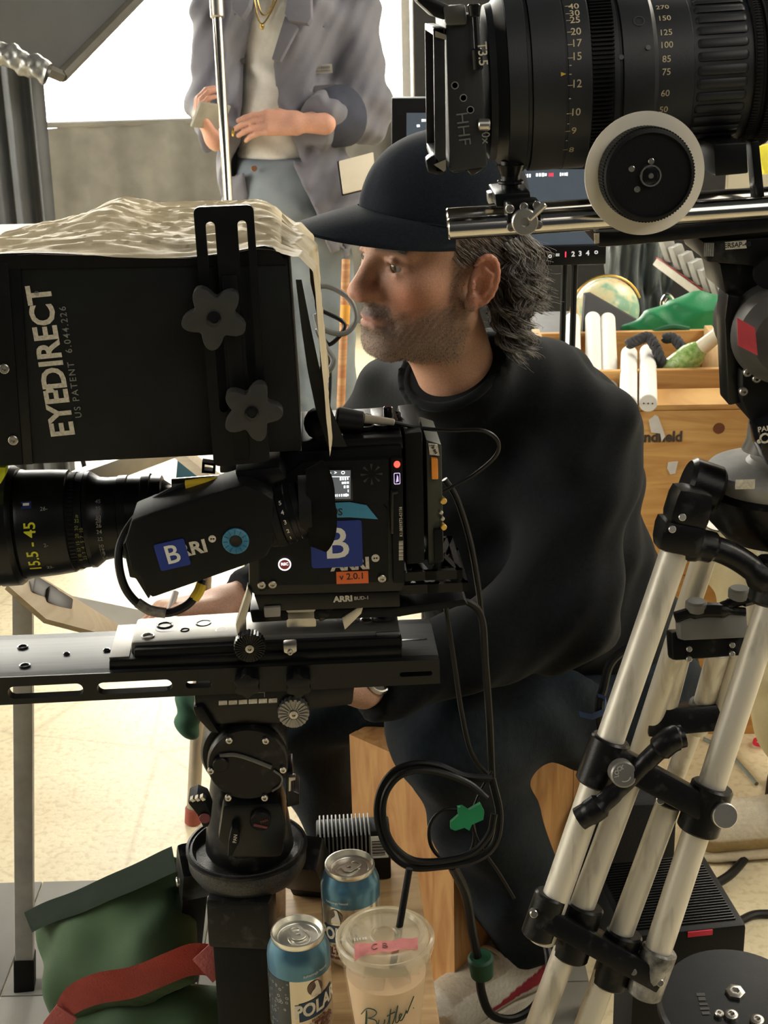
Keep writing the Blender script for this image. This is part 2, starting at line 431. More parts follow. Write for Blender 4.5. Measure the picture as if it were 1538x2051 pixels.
g0 = G(100, 1768); tw = .305
for i in range(9):
    for j in range(3):
        x1 = -.02 - tw * 0 + .32 - tw * i; y1 = g0.y - tw * j
        bm = nb(); box(bm, x1 - tw + .0012, x1 - .0012, y1 - tw + .0012, y1 - .0012, .0005, .0035, .0008)
        part('tile', bm, TILE, floor)

CREAM = mat('cream_wall_paint', (.72, .68, .57), .8, var=.05, scale=3)
DARKW = mat('dark_wall_paint', (.05, .052, .055), .85, var=.1, scale=3)
bm = nb(); box(bm, -5, -3.3, 7.2, 7.3, 0, 4); box(bm, .18, 4.2, 7.2, 7.3, 0, 4); box(bm, -3.3, .18, 7.2, 7.3, 0, .85); box(bm, -3.3, .18, 7.2, 7.3, 3.7, 4)
struct('wall_back', bm, CREAM)
bm = nb(); box(bm, 3.0, 3.1, 1.2, 7.2, 0, 4); struct('wall_right', bm, CREAM)
bm = nb(); box(bm, -3.3, .18, 7.16, 7.2, .85, 3.7)
win = struct('window_1', bm, mat('daylit_pane', (.9, .9, .85), .5, emit=(1.0, .965, .87), es=WINDOW_EMIT))
bm = nb()
for xx in (-3.3, -2.0, .14): box(bm, xx, xx + .045, 7.06, 7.15, .85, 3.7, .003)
box(bm, -3.3, .18, 7.06, 7.15, .82, .87, .003)
part('window_frame', bm, mat('pale_window_frame', (.62, .60, .55), .6, var=.05), win)

bm = nb(); box(bm, -4.1, -4.0, -1.2, .6, 0, 4); box(bm, -4.1, -4.0, 3.8, 7.2, 0, 4); box(bm, -4.1, -4.0, .6, 3.8, 0, .9); box(bm, -4.1, -4.0, .6, 3.8, 3.2, 4)
struct('wall_left', bm, CREAM)
bm = nb(); box(bm, -4.1, -4.06, .6, 3.8, .9, 3.2); struct('side_fill_panel', bm, mat('side_fill_glow', (.9, .9, .85), .5, emit=(1.0, .96, .88), es=SIDE_EMIT))  # unseen glowing panel added in the left wall to light the man's face
# low grey drape under the window
DUV = mat('grey_duvetyne', (.20, .195, .18), .95, var=.2, scale=8, sheen=.25)
t = thing('low_curtain', 'long grey drape hung low across the bottom of the bright window', 'curtain', (-1.2, 6.6, 0))
bm = nb(); ph = rng.rand(6) * 6
def lowc(u, v):
    x = -3.4 + 3.7 * u
    y = .035 * math.sin(9 * x + ph[0]) + .025 * math.sin(21 * x + ph[1] + .6 * math.sin(3 * v)) + .012 * math.sin(47 * x + ph[2])
    return (x + 1.2, y * (.5 + .5 * (1 - v)), .93 * v + .012 * math.sin(5 * x) * v)
sheet(bm, lowc, 260, 14); part('drape', bm, DUV, t, sharp=80)
bm = nb(); cyl(bm, (-2.2, .0, .93), (1.5, .0, .94), .014); part('curtain_rail', bm, DUV, t)

# tall drape and slanted panel at the upper left
t = thing('tall_curtain', 'tall dark grey pleated drape hanging at the far left edge', 'curtain', atY(40, 480, 4.0))
VEL = mat('dark_grey_velvet', (.13, .14, .15), .8, var=.15, scale=10, sheen=.5)
bm = nb(); a0 = atY(-330, 120, 4.0); a1 = atY(86, 150, 4.0); b1 = atY(116, 600, 4.0); b0 = atY(-330, 600, 4.0)
a0.z = a1.z = atY(40, 118, 4.0).z; a0.x = -2.2; b0.x = -2.2; b0.z = b1.z = .02
def tallc(u, v):
    p = (a0.lerp(a1, u)).lerp(b0.lerp(b1, u), v)
    s = u * 16
    p = p + Vector((0, .024 * math.sin(p.x * 105 + .5 * math.sin(2 * v)) + .012 * math.sin(p.x * 61 + 2 + v) + .006 * math.sin(p.x * 230 + 1), 0))
    return p
sheet(bm, tallc, 300, 16); part('drape', bm, VEL, t, world=True, sharp=80)
bm = nb(); q0 = P(-150, 40, 3.15); q1 = P(96, 146, 3.15)
FOIL = mat('crumpled_silver_foil', (.33, .33, .31), .38, .6, var=.3, scale=30, bump=.9, bscale=45)
def pipe(u, v):
    c = q0.lerp(q1, v); ax = (q1 - q0).normalized(); e1 = Vector((0, 1, 0)); e2 = ax.cross(e1)
    r = .026 + .004 * math.sin(31 * v + 5 * math.sin(6.28 * u)) + .002 * math.sin(70 * v + 12 * u)
    return c + (e1 * math.cos(6.2832 * u) + e2 * math.sin(6.2832 * u)) * r
sheet(bm, pipe, 20, 60, True); part('foil_wrapped_bar', bm, FOIL, t, world=True, sharp=60)
t = thing('overhead_flag', 'large slanted grey fabric flag with a stiff edge at the upper left', 'flag', atY(110, 150, 3.7))
PANEL = mat('grey_flag_fabric', (.065, .07, .075), .7, var=.15, scale=4, bump=.1, bscale=80)
c = [atY(x, y, Y) for x, y, Y in ((-260, -160, 3.2), (300, -30, 4.2), (122, 152, 3.75), (-260, -10, 3.3))]
nrm = (c[1] - c[0]).cross(c[3] - c[0]).normalized()
bm = nb(); lo = [bm.verts.new(p) for p in c]; hi_ = [bm.verts.new(p + nrm * .03) for p in c]
bm.faces.new(lo); bm.faces.new(hi_[::-1])
for i in range(4): bm.faces.new((lo[i], hi_[i], hi_[(i + 1) % 4], lo[(i + 1) % 4]))
bmesh.ops.recalc_face_normals(bm, faces=bm.faces[:]); part('fabric_panel', bm, PANEL, t, world=True)
bm = nb(); tube(bm, [c[1], c[2]], .018, 8, 0); tube(bm, [c[2], c[3]], .016, 8, 0); part('flag_frame', bm, mat('flag_edge', (.09, .085, .07), .6), t, world=True)

# dark flag behind the seated man, right of the window
t = thing('black_flag', 'tall black cloth flag standing right of the bright window', 'flag', (1.0, 6.3, 0))
a, b = atY(832, 300, 6.3).x, atY(1455, 300, 6.3).x
bm = nb(); box(bm, a, b, 6.28, 6.31, .01, 3.2, .004); part('flag_cloth', bm, mat('black_flag_cloth', (.025, .026, .028), .95), t, world=True)
bm = nb(); cyl(bm, (a, 6.3, 0), (a, 6.3, 3.2), .014); cyl(bm, (b, 6.3, 0), (b, 6.3, 3.2), .014); part('flag_pole', bm, SIL, t, world=True)

# chrome pole in front of the standing person
t = thing('chrome_stand', 'slim chrome light stand pole in front of the person standing by the window', 'stand', Vector((P(452, 380, 3.7).x + .01, P(452, 380, 3.7).y, 0)))
a, b = P(430, -60, 3.7), P(458, 420, 3.7); dv = (b - a).normalized(); foot = b + dv * ((.12 - b.z) / dv.z)
mid = a.lerp(b, .17)
bm = nb(); cyl(bm, mid, foot, .0125, n=20); part('lower_tube', bm, CHROME, t, world=True)
bm = nb(); cyl(bm, a - dv * .5, mid, .0105, n=20); part('upper_tube', bm, CHROME, t, world=True)
bm = nb(); cyl(bm, mid - dv * .03, mid + dv * .02, .018, n=20, bev=.003); part('collar', bm, SIL, t, world=True)
for k in range(3):
    bm = nb(); an = R(30 + 120 * k); e = Vector((math.cos(an) * .22, math.sin(an) * .22, 0))
    tube(bm, [foot + Vector((0, 0, .05)), Vector((foot.x, foot.y, 0)) + e * .4 + Vector((0, 0, .10)), Vector((foot.x, foot.y, .012)) + e], .011, 8)
    part('leg', bm, CHROME, t, world=True)
# ================================================================== left camera rig (lens points left)
FB = frame(P(650, 1050, 1.44), 3.0); RB = Rig(FB)
def screw(bm, p, r=.004, dy=.0025, n=14):
    p = Vector(p); cyl(bm, p + Vector((0, .001, 0)), p - Vector((0, dy, 0)), r, n=n, bev=.0006)
def screws(parent, rig, pts, yl, r=.004, m=None, dy=.0025, name='screw'):
    for a, b in pts:
        p = rig.at(a, b, yl)
        bm = nb(); lathe(bm, [(r, -.001), (r, dy * .8), (r * .85, dy), (r * .45, dy), (r * .42, dy * .35), (.0001, dy * .3)], p, (0, -1, 0), 14)
        part(name, bm, m or SCREW, parent)
def on(rig, px, py, yl, deg=0):
    return rot_xz(rig.at(px, py, yl), deg)
def star(cx, cz, r, n=5, dep=.72, k=8, a0=90):
    pts = []
    for i in range(n * k):
        a = R(a0) + 2 * math.pi * i / (n * k); w_ = .5 + .5 * math.cos(n * (a - R(a0))); rr = r * (dep + (1 - dep) * w_ ** .8)
        pts.append((cx + rr * math.cos(a), cz + rr * math.sin(a)))
    return pts

# ---- camera body
cb = thing('cinema_camera', 'black cinema camera body with a glowing red light and blue letter sticker', 'camera', FB)
bm = nb(); prism(bm, RB.poly([(497, 912), (806, 897), (812, 1172), (806, 1188), (512, 1196), (498, 1188)]), .004, .128, bev=.003); part('body', bm, BLK, cb)
bm = nb(); prism(bm, RB.poly([(606, 925), (778, 919), (780, 1000), (768, 1010), (776, 1020), (778, 1165), (622, 1172), (560, 1172), (520, 1186), (515, 1050), (560, 960)]), -.001, .006, bev=.0015); part('side_cover', bm, BLK2, cb)
bm = nb(); prism(bm, RB.poly([(782, 918), (806, 917), (810, 1168), (788, 1168)]), -.0005, .006, bev=.0012); part('media_door', bm, BLK2, cb)
bm = nb(); prism(bm, RB.poly([(781, 980), (797, 980), (797, 988), (788, 990), (788, 1068), (783, 1068)]), -.002, .004, bev=.001); part('door_latch', bm, BLKG, cb)
bm = nb(); prism(bm, RB.poly([(648, 936), (706, 936), (707, 1002), (648, 1003)]), -.0016, .003, bev=.0008); part('screen_bezel', bm, BLKG, cb)
SCR = mat('lit_menu_screen', (.02, .02, .02), .3, emit=(.10, .11, .11), es=1.0)
LIT = mat('lit_screen_text', (.8, .8, .8), .5, emit=(.95, 1, 1), es=1.6)
bm = nb(); prism(bm, RB.poly([(654, 941), (702, 941), (702, 998), (654, 998)]), -.0022, -.0012); sc = part('menu_screen', bm, SCR, cb)
bm = nb()
for a, b, s, tx in ((661, 947, .0042, 'o'), (672, 947, .0045, '>'), (687, 947, .0048, 'O'), (690, 959, 19, ''), (692, 967, 15, ''), (694, 975, 11, ''), (698, 983, 3, ''), (685, 992, 30, '')):
    if tx: text_into(bm, tx, s, on(RB, a, b, -.0025), .03)
    else: marks_into(bm, s * .000505, .0032, on(RB, a, b, -.0025), max(1, s // 4), s)
prism(bm, RB.poly([(656, 953), (700, 953), (700, 954), (656, 954)]), -.0025, -.0022)
part('lettering', bm, LIT, sc)
LED = mat('red_tally_light', (.6, .02, .02), .3, emit=(1, .03, .02), es=6)
bm = nb(); p = RB.at(795, 930, -.0005); ball(bm, p, (.0032, .0022, .0036)); part('tally_light', bm, LED, cb, label='glowing red tally light')
ICON = mat('lit_icon', (.6, .5, .8), .4, emit=(.75, .6, 1.0), es=.8)
bm = nb(); p0 = RB.xz(795, 958, 0)
prism(bm, rrect(p0[0] - .0032, p0[0] + .0032, p0[1] - .006, p0[1] + .006, .0012), -.0012, 0, [rrect(p0[0] - .0026, p0[0] + .0026, p0[1] - .0054, p0[1] + .0054, .001)])
prism(bm, [(p0[0] - .0012, p0[1] - .004), (p0[0] + .0015, p0[1] - .003), (p0[0] + .0012, p0[1] + .002), (p0[0], p0[1] + .004), (p0[0] - .0004, p0[1])], -.0012, 0)
part('status_icon', bm, ICON, cb)
bm = nb(); p = RB.at(570, 1130, -.001); lathe(bm, [(.0066, 0), (.0066, .0016), (.0055, .0016), (.0055, 0)], p, (0, -1, 0), 28)
rb_ = part('record_button_ring', bm, mat('lit_ring', (.9, .9, .9), .4, emit=(1, .97, .95), es=1.6), cb)
bm = nb(); lathe(bm, [(.0055, 0), (.0053, .0012), (.0001, .0013)], p, (0, -1, 0), 24); part('record_button', bm, mat('dark_red_button', (.10, .02, .02), .4, emit=(.25, .03, .03), es=.4), rb_)
bm = nb(); text_into(bm, 'REC', .0042, on(RB, 570, 1130, -.0027), .03); part('lettering', bm, LIT, rb_)
# stickers
bm = nb(); a = RB.at(674, 1090, -.0016); prism(bm, rrect(a.x - .0262, a.x + .0262, a.z - .0252, a.z + .0252, .003), -.002, -.001); st = part('letter_sticker', bm, BLUE, cb, label='blue square sticker with a large white letter')
bm = nb(); text_into(bm, 'B', .0475, on(RB, 674, 1091, -.0022), .012, sx=.98); part('lettering', bm, WHITE, st)
bm = nb(); prism(bm, RB.poly([(655, 1008), (700, 1006), (734, 1012), (757, 1040), (700, 1036), (655, 1037)], -.002), -.0022, -.0012); bt = part('blue_tape', bm, mat('light_blue_tape', (.05, .27, .45), .6, var=.1, bump=.2), cb)
bm = nb(); text_into(bm, 'P0S', .0105, on(RB, 671, 1026, -.0024, -3), .02); part('lettering', bm, mat('marker_ink', (.02, .02, .025), .6), bt)
bm = nb(); text_into(bm, 'ARRI', .0175, on(RB, 702, 1131, -.0013, 1), .05, sx=1.05); part('lettering', bm, INK, cb)
bm = nb(); p = RB.at(752, 1118, -.0013); prism(bm, circ(p.x, p.z, .0042, 18), -.0014, -.001, [circ(p.x - .0012, p.z, .001, 8), circ(p.x + .0012, p.z, .001, 8)]); part('round_emblem', bm, INK, cb)
bm = nb(); prism(bm, RB.poly([(673, 1144), (737, 1142), (738, 1166), (674, 1168)]), -.0026, -.0014); ol = part('version_label', bm, ORANGE, cb)
bm = nb(); text_into(bm, 'v 2.0.1', .0098, on(RB, 705, 1155, -.0029, 1), .012); part('lettering', bm, mat('black_print', (.02, .02, .02), .6), ol)
bm = nb(); text_into(bm, 'K1.0039373-62156', .0042, on(RB, 803, 1045, -.0012, 90), .02); part('serial_lettering', bm, INK, cb)
bm = nb()
for k in range(16):
    q = RB.at(803, 1084 + k * 2.5, -.001); box(bm, q.x - .0022, q.x + .0022, -.0012, -.0008, q.z - .0002 - .0003 * (k * 7 % 3), q.z + .0003)
part('barcode', bm, INK, cb)
screws(cb, RB, [(511, 960), (535, 960), (524, 1171), (546, 1170), (765, 1158)], -.001, .0042)
# fan grille marks
bm = nb(); p = RB.at(744, 950, -.0012)
for k in range(8):
    an = 2 * math.pi * k / 8; prism(bm, [(p.x + .004 * math.cos(an), p.z + .004 * math.sin(an)), (p.x + .011 * math.cos(an - .12), p.z + .011 * math.sin(an - .12)), (p.x + .011 * math.cos(an + .12), p.z + .011 * math.sin(an + .12))], -.0014, .001)
part('fan_emblem', bm, mat('faint_print', (.04, .04, .042), .5), cb)
# top plate with holes
bm = nb(); pt = RB.poly([(604, 884), (806, 874), (808, 899), (604, 908)], .01); prism(bm, pt, .01, .12, bev=.002); part('top_plate', bm, BLK, cb)
for a, b in ((640, 892), (668, 889), (702, 886), (735, 884), (768, 881), (792, 879)):
    bm = nb(); p = RB.at(a, b, .03)
    for yy in (.04, .075): lathe(bm, [(.009, -.002), (.009, .0015), (.0065, .002), (.006, -.002)], (p.x, yy, pt[0][1] + .0005 + (p.x - pt[0][0]) * .05), (0, 0, 1), 16)
    part('plate_hole_ring', bm, BLK, cb)
# rear modules
bm = nb(); prism(bm, RB.poly([(810, 868), (846, 864), (851, 1128), (814, 1132)], .012), .012, .118, bev=.003); part('battery_adapter', bm, BLK2, cb)
bm = nb(); prism(bm, RB.poly([(853, 880), (884, 890), (889, 1126), (858, 1134)], .022), .022, .108, bev=.002); bp_ = part('battery_plate', bm, mat('olive_grey_plate', (.045, .05, .038), .5, var=.15), cb)
bm = nb(); prism(bm, RB.poly([(863, 916), (876, 918), (877, 958), (864, 958)], .02), .016, .03, bev=.001); part('orange_latch', bm, mat('orange_plastic', (.85, .30, .04), .45), bp_)
bm = nb(); prism(bm, RB.poly([(858, 888), (876, 890), (880, 912), (860, 910)], .021), .0195, .0215); lb = part('label', bm, INK, bp_)
bm = nb(); marks_into(bm, .009, .003, on(RB, 870, 902, .019, -62), 5, 2); marks_into(bm, .006, .0018, on(RB, 866, 892, .019, 0), 4, 3); part('lettering', bm, mat('black_print', (.02, .02, .02), .6), bp_)
for a, b, m_, r_ in ((881, 997, BRASS, .0035), (881, 1049, BRASS, .0035), (876, 1020, SCREW, .0022), (879, 1032, SCREW, .0022)):
    bm = nb(); p = RB.at(a, b, .03); cyl(bm, p, p + Vector((.003, -.012, 0)), r_, n=14, bev=.0006); part('connector', bm, m_, bp_)
bm = nb(); prism(bm, RB.poly([(868, 1060), (886, 1060), (888, 1120), (870, 1124)], .018), .015, .03, bev=.001); part('port_cover', bm, BLK2, bp_)
# top handle mount and plug
bm = nb(); prism(bm, RB.poly([(600, 872), (660, 866), (660, 890), (600, 896)], .05), .03, .09, bev=.002); part('handle_mount', bm, BLK, cb)
bm = nb(); prism(bm, RB.poly([(745, 838), (795, 833), (797, 872), (748, 876)], .06), .045, .1, bev=.002)
part('handle_mount', bm, BLK, cb)
bm = nb(); p = RB.at(778, 836, .06); cyl(bm, p, p + Vector((0, 0, .012)), .005, n=14, bev=.001); part('thumb_screw', bm, BLKG, cb)
bm = nb(); a, b = RB.at(672, 838, .03), RB.at(728, 846, .03); cyl(bm, a, b, .0125, .011, n=18, bev=.002); part('cable_plug', bm, BLK2, cb)
bm = nb(); a2, b2 = RB.at(728, 838, .03), RB.at(790, 846, .03); cyl(bm, a2, b2, .005, .0035, n=12, bev=.001); part('plug_sleeve', bm, mat('pale_cable_sleeve', (.42, .38, .30), .5), cb)
bm = nb(); tube(bm, [b2, RB.at(840, 857, .03), RB.at(900, 862, .02), RB.at(965, 862, .01), RB.at(996, 882, .01), RB.at(993, 912, .02), RB.at(950, 950, .03), RB.at(905, 975, .03), RB.at(884, 986, .03)], .0021, 8)
part('looping_cable', bm, CABLE, cb)
bm = nb(); p = RB.at(636, 848, .02); ball(bm, p, (.014, .018, .016)); ball(bm, RB.at(650, 868, .02), (.012, .015, .01)); part('plug_boot', bm, RUB, cb)

# ---- base and bridge plates under the body
bpz = thing('bridge_plate', 'black camera base plate with open lattice tail under the left camera body', 'plate', FB)
bm = nb(); prism(bm, RB.poly([(508, 1190), (800, 1184), (802, 1216), (520, 1226)], .01), .01, .12, bev=.002); part('base', bm, BLK, bpz)
bm = nb(); text_into(bm, 'ARRI', .0088, on(RB, 687, 1200, .0085, 1), .05, sx=1.05); text_into(bm, 'BUD-1', .0055, on(RB, 724, 1198, .0085, 1), .01); part('lettering', bm, INK, bpz)
def lattice(bm, q, y0, y1, z0, dz):
    x0, x1 = q; W = y1 - y0; b_ = .006
    def slab(poly):
        t_ = bmesh.new(); lo = [t_.verts.new((x, y, z0)) for x, y in poly]; h_ = [t_.verts.new((x, y, z0 + dz)) for x, y in poly]
        t_.faces.new(lo[::-1]); t_.faces.new(h_); n = len(poly)
        for i in range(n): t_.faces.new((lo[i], lo[(i + 1) % n], h_[(i + 1) % n], h_[i]))
        bmesh.ops.recalc_face_normals(t_, faces=t_.faces[:]); merge(bm, t_)
    slab([(x0, y0), (x1, y0), (x1, y0 + b_), (x0, y0 + b_)]); slab([(x0, y1 - b_), (x1, y1 - b_), (x1, y1), (x0, y1)])
    n = 2; L = (x1 - x0) / n
    for i in range(n):
        a = x0 + i * L
        slab([(a, y0), (a + b_, y0), (a + L, y1 - b_), (a + L - b_, y1)]); slab([(a + L - b_, y0), (a + L, y0), (a + b_, y1), (a, y1)])
    slab([(x1 - b_, y0), (x1, y0), (x1, y1), (x1 - b_, y1)])
for (xa, xb, yy) in ((800, 926, 1158), (796, 938, 1184)):
    bm = nb(); a, b = RB.at(xa, yy, .012), RB.at(xb, yy, .012); lattice(bm, (a.x, b.x), .012, .112, a.z - .004, .01); part('lattice_tail', bm, BLK, bpz)
bm = nb(); prism(bm, RB.poly([(560, 1224), (805, 1216), (930, 1200), (938, 1212), (800, 1236), (562, 1244)], .02), .02, .11, bev=.002); part('riser', bm, BLK2, bpz)

# ---- slide plates
sp = thing('dovetail_plate', 'long black slotted dovetail plate carrying the left camera on its fluid head', 'plate', FB)
Y0, Y1 = .0, .105
def slot(px0, px1, py0, py1, yl):
    a = RB.at(px0, py0, yl); b = RB.at(px1, py1, yl); rr = abs(a.z - b.z) / 2 * .98
    return rrect(a.x, b.x, min(a.z, b.z), max(a.z, b.z), rr, 5)
outer = RB.poly([(-90, 1361), (880, 1321), (882, 1369), (-90, 1417)], Y0)
holes = [slot(14, 168, 1376, 1393, Y0), slot(193, 346, 1368, 1384, Y0), slot(371, 425, 1365, 1377, Y0), slot(800, 866, 1347, 1353, Y0)]
bm = nb(); prism(bm, outer, Y0, Y0 + .012, holes); part('near_rail', bm, BLK, sp)
bm = nb(); prism(bm, outer, Y1 - .012, Y1, holes); part('far_rail', bm, BLK, sp)
a, b = RB.at(-90, 1361, Y0), RB.at(880, 1321, Y0); th = .007
topM = lambda x: a.z + (b.z - a.z) * (x - a.x) / (b.x - a.x)
bm = nb(); prism(bm, [(a.x, a.z), (b.x, b.z), (b.x, b.z - th), (a.x, a.z - th)], Y0 + .0005, Y1 - .0005, bev=.001); part('top_web', bm, mat('grey_brushed_plate', (.05, .052, .052), .42, .5, var=.15, scale=40, stretch=(.3, 6, 1)), sp)
for px_, yy, r_ in ((57, .025, .006), (37, .072, .006), (133, .05, .0035), (213, .055, .004)):
    q = RB.at(px_, 1340, .04); bm = nb(); lathe(bm, [(r_, -.001), (r_, .0012), (r_ * .75, .0014), (r_ * .6, -.001)], (q.x, yy, topM(q.x) + .0002), (0, 0, 1), 18); part('mounting_hole', bm, BLKG, sp)
q0, q1 = RB.at(806, 1335, .04), RB.at(858, 1335, .04)
bm = nb(); box(bm, q0.x, q1.x, .05, .053, topM(q0.x) - .0005, topM(q1.x) + .0006); part('top_slot', bm, BLKG, sp)
rp = thing('sliding_plate', 'shorter black quick release plate on top of the long dovetail', 'plate', FB)
def topline(pts, yl): return RB.poly(pts, yl)
bm = nb(); prism(bm, topline([(218, 1322), (805, 1297), (807, 1319), (218, 1347)], .008), .008, .098, bev=.003); part('base', bm, BLK, rp)
bm = nb(); prism(bm, topline([(262, 1287), (480, 1273), (800, 1262), (803, 1296), (262, 1318)], .022), .022, .085, bev=.004); rail = part('raised_rail', bm, mat('silver_plate', (.24, .23, .21), .42, .6, var=.1), rp)
bm = nb(); prism(bm, topline([(268, 1262), (300, 1240), (475, 1230), (492, 1250), (492, 1270), (268, 1282)], .088), .078, .092, bev=.003); part('back_ridge', bm, BLK, rp)
bm = nb(); prism(bm, topline([(268, 1300), (805, 1276), (806, 1298), (268, 1319)], .014), .012, .026, bev=.003); part('near_clamp_bar', bm, BLK2, rp)
l0, l1 = RB.xz(262, 1287, .022), RB.xz(800, 1262, .022)
for px_ in (336, 405, 470, 520, 580, 640, 700, 768):
    q = RB.at(px_, 1275, .05); zz = l0[1] + (l1[1] - l0[1]) * (q.x - l0[0]) / (l1[0] - l0[0]); bm = nb()
    prism(bm, rrect(q.x - .013, q.x + .013, .044, .084, .009), zz - .004, zz + .0009, M=Matrix(((1, 0, 0, 0), (0, 0, 1, 0), (0, 1, 0, 0), (0, 0, 0, 1)))); part('plate_pocket', bm, BLK, rp)
q = RB.at(240, 1300, .05); za = RB.xz(218, 1322, .008)[1]; bm = nb(); box(bm, RB.at(222, 1300, .03).x, RB.at(262, 1300, .03).x, .012, .094, za - .001, za + .0012, .0008); part('bare_top_patch', bm, MT['silver_plate'], rp)
for px_, yy, r_ in ((300, .035, .007), (330, .06, .009), (372, .045, .005), (408, .06, .009), (446, .04, .007), (735, .05, .007), (765, .06, .006)):
    q = RB.at(px_, 1275, .05); zz = l0[1] + (l1[1] - l0[1]) * (q.x - l0[0]) / (l1[0] - l0[0])
    bm = nb(); lathe(bm, [(r_, -.001), (r_, .0016), (r_ * .8, .002), (r_ * .65, -.001)], (q.x, yy, zz), (0, 0, 1), 18); part('plate_hole', bm, SCREW if r_ == .007 else BLKG, rp)
q = RB.at(800, 1290, .03); bm = nb(); prism(bm, topline([(752, 1264), (800, 1262), (803, 1278), (755, 1282)], .024), .02, .088, bev=.002); part('end_block', bm, SIL, rp)
# clamp assembly between base plate and slide
cl = thing('clamp_assembly', 'silver and black locking clamp with lever between the camera plates', 'clamp', FB)
bm = nb(); prism(bm, RB.poly([(500, 1222), (640, 1214), (642, 1240), (505, 1248)], .03), .03, .1, bev=.002); part('clamp_body', bm, BLK, cl)
bm = nb(); prism(bm, RB.poly([(572, 1212), (632, 1208), (634, 1256), (574, 1258)], .02), .02, .07, bev=.002); part('silver_jaw', bm, SIL, cl)
bm = nb(); prism(bm, RB.poly([(628, 1222), (668, 1214), (664, 1236), (640, 1246)], .022), .02, .05, bev=.003); part('cam_lever', bm, BLKG, cl)
bm = nb(); prism(bm, RB.poly([(684, 1236), (730, 1206), (724, 1228), (690, 1262)], .02), .018, .04, bev=.002); part('silver_tongue', bm, SIL, cl)
bm = nb(); prism(bm, RB.poly([(472, 1248), (492, 1190), (496, 1172), (506, 1190), (492, 1240), (494, 1290), (478, 1290)], .004), .0, .016, bev=.002); part('side_lever', bm, SIL, cl)
bm = nb(); prism(bm, RB.poly([(528, 1216), (562, 1214), (562, 1234), (530, 1236)], .008), .006, .03, bev=.0015); part('release_button', bm, mat('grey_button', (.30, .29, .26), .5), cl)
def rosette(name, px_, py_, yl, r, m, parent, n=30, dy=.012):
    p = RB.at(px_, py_, yl); bm = nb(); pts = []
    for i in range(n * 2):
        rr = r if i % 2 else r * .93; an = math.pi * i / n; pts.append((p.x + rr * math.cos(an), p.z + rr * math.sin(an)))
    prism(bm, pts, yl, yl + dy)
    for i in range(n):
        an = 2 * math.pi * i / n; c_, s_ = math.cos(an), math.sin(an); wd = r * .05
        prism(bm, [(p.x + r * .35 * c_ - wd * .5 * s_, p.z + r * .35 * s_ + wd * .5 * c_), (p.x + r * .35 * c_ + wd * .5 * s_, p.z + r * .35 * s_ - wd * .5 * c_), (p.x + r * .92 * c_ + wd * s_, p.z + r * .92 * s_ - wd * c_), (p.x + r * .92 * c_ - wd * s_, p.z + r * .92 * s_ + wd * c_)], yl - .0018, yl + .001)
    o = part(name, bm, m, parent, sharp=20)
    bm = nb(); lathe(bm, [(r * .28, 0), (r * .27, .003), (r * .12, .0032), (r * .1, .001), (.0001, .001)], p, (0, -1, 0), 18); part('rosette_bolt', bm, SCREW, o); return o
rosette('rosette', 500, 1298, -.012, .0165, BLK, cl)
bm = nb(); prism(bm, RB.poly([(567, 1291), (594, 1289), (595, 1304), (582, 1312), (568, 1306)], -.002), -.004, .01, bev=.002); part('latch_tab', bm, SIL, cl)
screws(cl, RB, [(581, 1306)], -.004, .003)

# ---- lens of the left camera
AX = .066
la, lb_ = RB.at(18, 1053, AX), RB.at(345, 1028, AX); lax = (lb_ - la).normalized()
k_ = (lb_ - la).length / 327.0
ln = thing('zoom_lens', 'short black zoom lens with yellow printed range pointing left', 'lens', FB)
def ring(prof, m, name, parent=ln, n=64):
    bm = nb(); lathe(bm, [(r * k_, (x - 18) * k_) for x, r in prof], la, lax, n); return part(name, bm, m, parent, sharp=30)
ring([(-4, 104), (-4, 118), (0, 121), (36, 121), (42, 117), (46, 113), (46, 60)], BLK, 'front_ring')
ring([(46, 108), (52, 111), (58, 109), (112, 106), (146, 103), (148, 100), (148, 50)], BLK, 'range_barrel')
fr_ = ring([(148, 98), (162, 98), (164, 96), (178, 95), (180, 60)], BLK2, 'focus_ring')
ring([(178, 60), (180, 97), (188, 97), (206, 84), (222, 82), (243, 82), (244, 60)], BLK, 'distance_barrel')
ring([(244, 60), (244, 84), (262, 84), (264, 82), (290, 80), (292, 84), (308, 84), (310, 80), (330, 78), (332, 70), (356, 52), (420, 50), (500, 56)], BLK, 'zoom_barrel')
bm = nb()
ux, uy, uz = basis(lax)
def lens_pt(x, ang, r):  # ang 0 faces the camera side, + upward
    return la + lax * ((x - 18) * k_) + (Vector((0, -1, 0)) * math.cos(ang) + Vector((0, 0, 1)) * math.sin(ang)) * r * k_
for k in range(70):
    an = 2 * math.pi * k / 70; a1, a2 = an - .018, an + .018
    vs = [bm.verts.new(lens_pt(x, aa, rr)) for x, rr in ((150, 98.0), (150, 100.5), (161, 100.5), (161, 98.0)) for aa in (a1, a2)]
    for i in range(3): bm.faces.new((vs[2 * i], vs[2 * i + 1], vs[2 * i + 3], vs[2 * i + 2]))
part('focus_teeth', bm, BLK2, fr_)
def lens_text(bm, body, size, x, ang, r, up=True, bold=.015):
    # up: baseline runs upward round the barrel; else upright letters along the axis
    if up: fn = lambda s, t_: lens_pt(x - t_ / k_, ang + s / (r * k_), r + .4)
    else: fn = lambda s, t_: lens_pt(x + s / k_, ang + t_ / (r * k_), r + .4)
    text_into(bm, body, size, fn, bold)
bm = nb(); lens_text(bm, '15.5 - 45', .0165, 81, -.14, 108.2); part('range_lettering', bm, YEL, ln)
bm = nb()
for tx, an in (('30', .37), ('28', .29), ('26', .18), ('24', .03), ('22', -.15), ('20', -.35), ('19', -.47), ('18', -.58), ('17', -.68), ('15.5', -.82), ('35', .58), ('45', .75)): lens_text(bm, tx, .0058, 209, an, 84.6, False, .02)
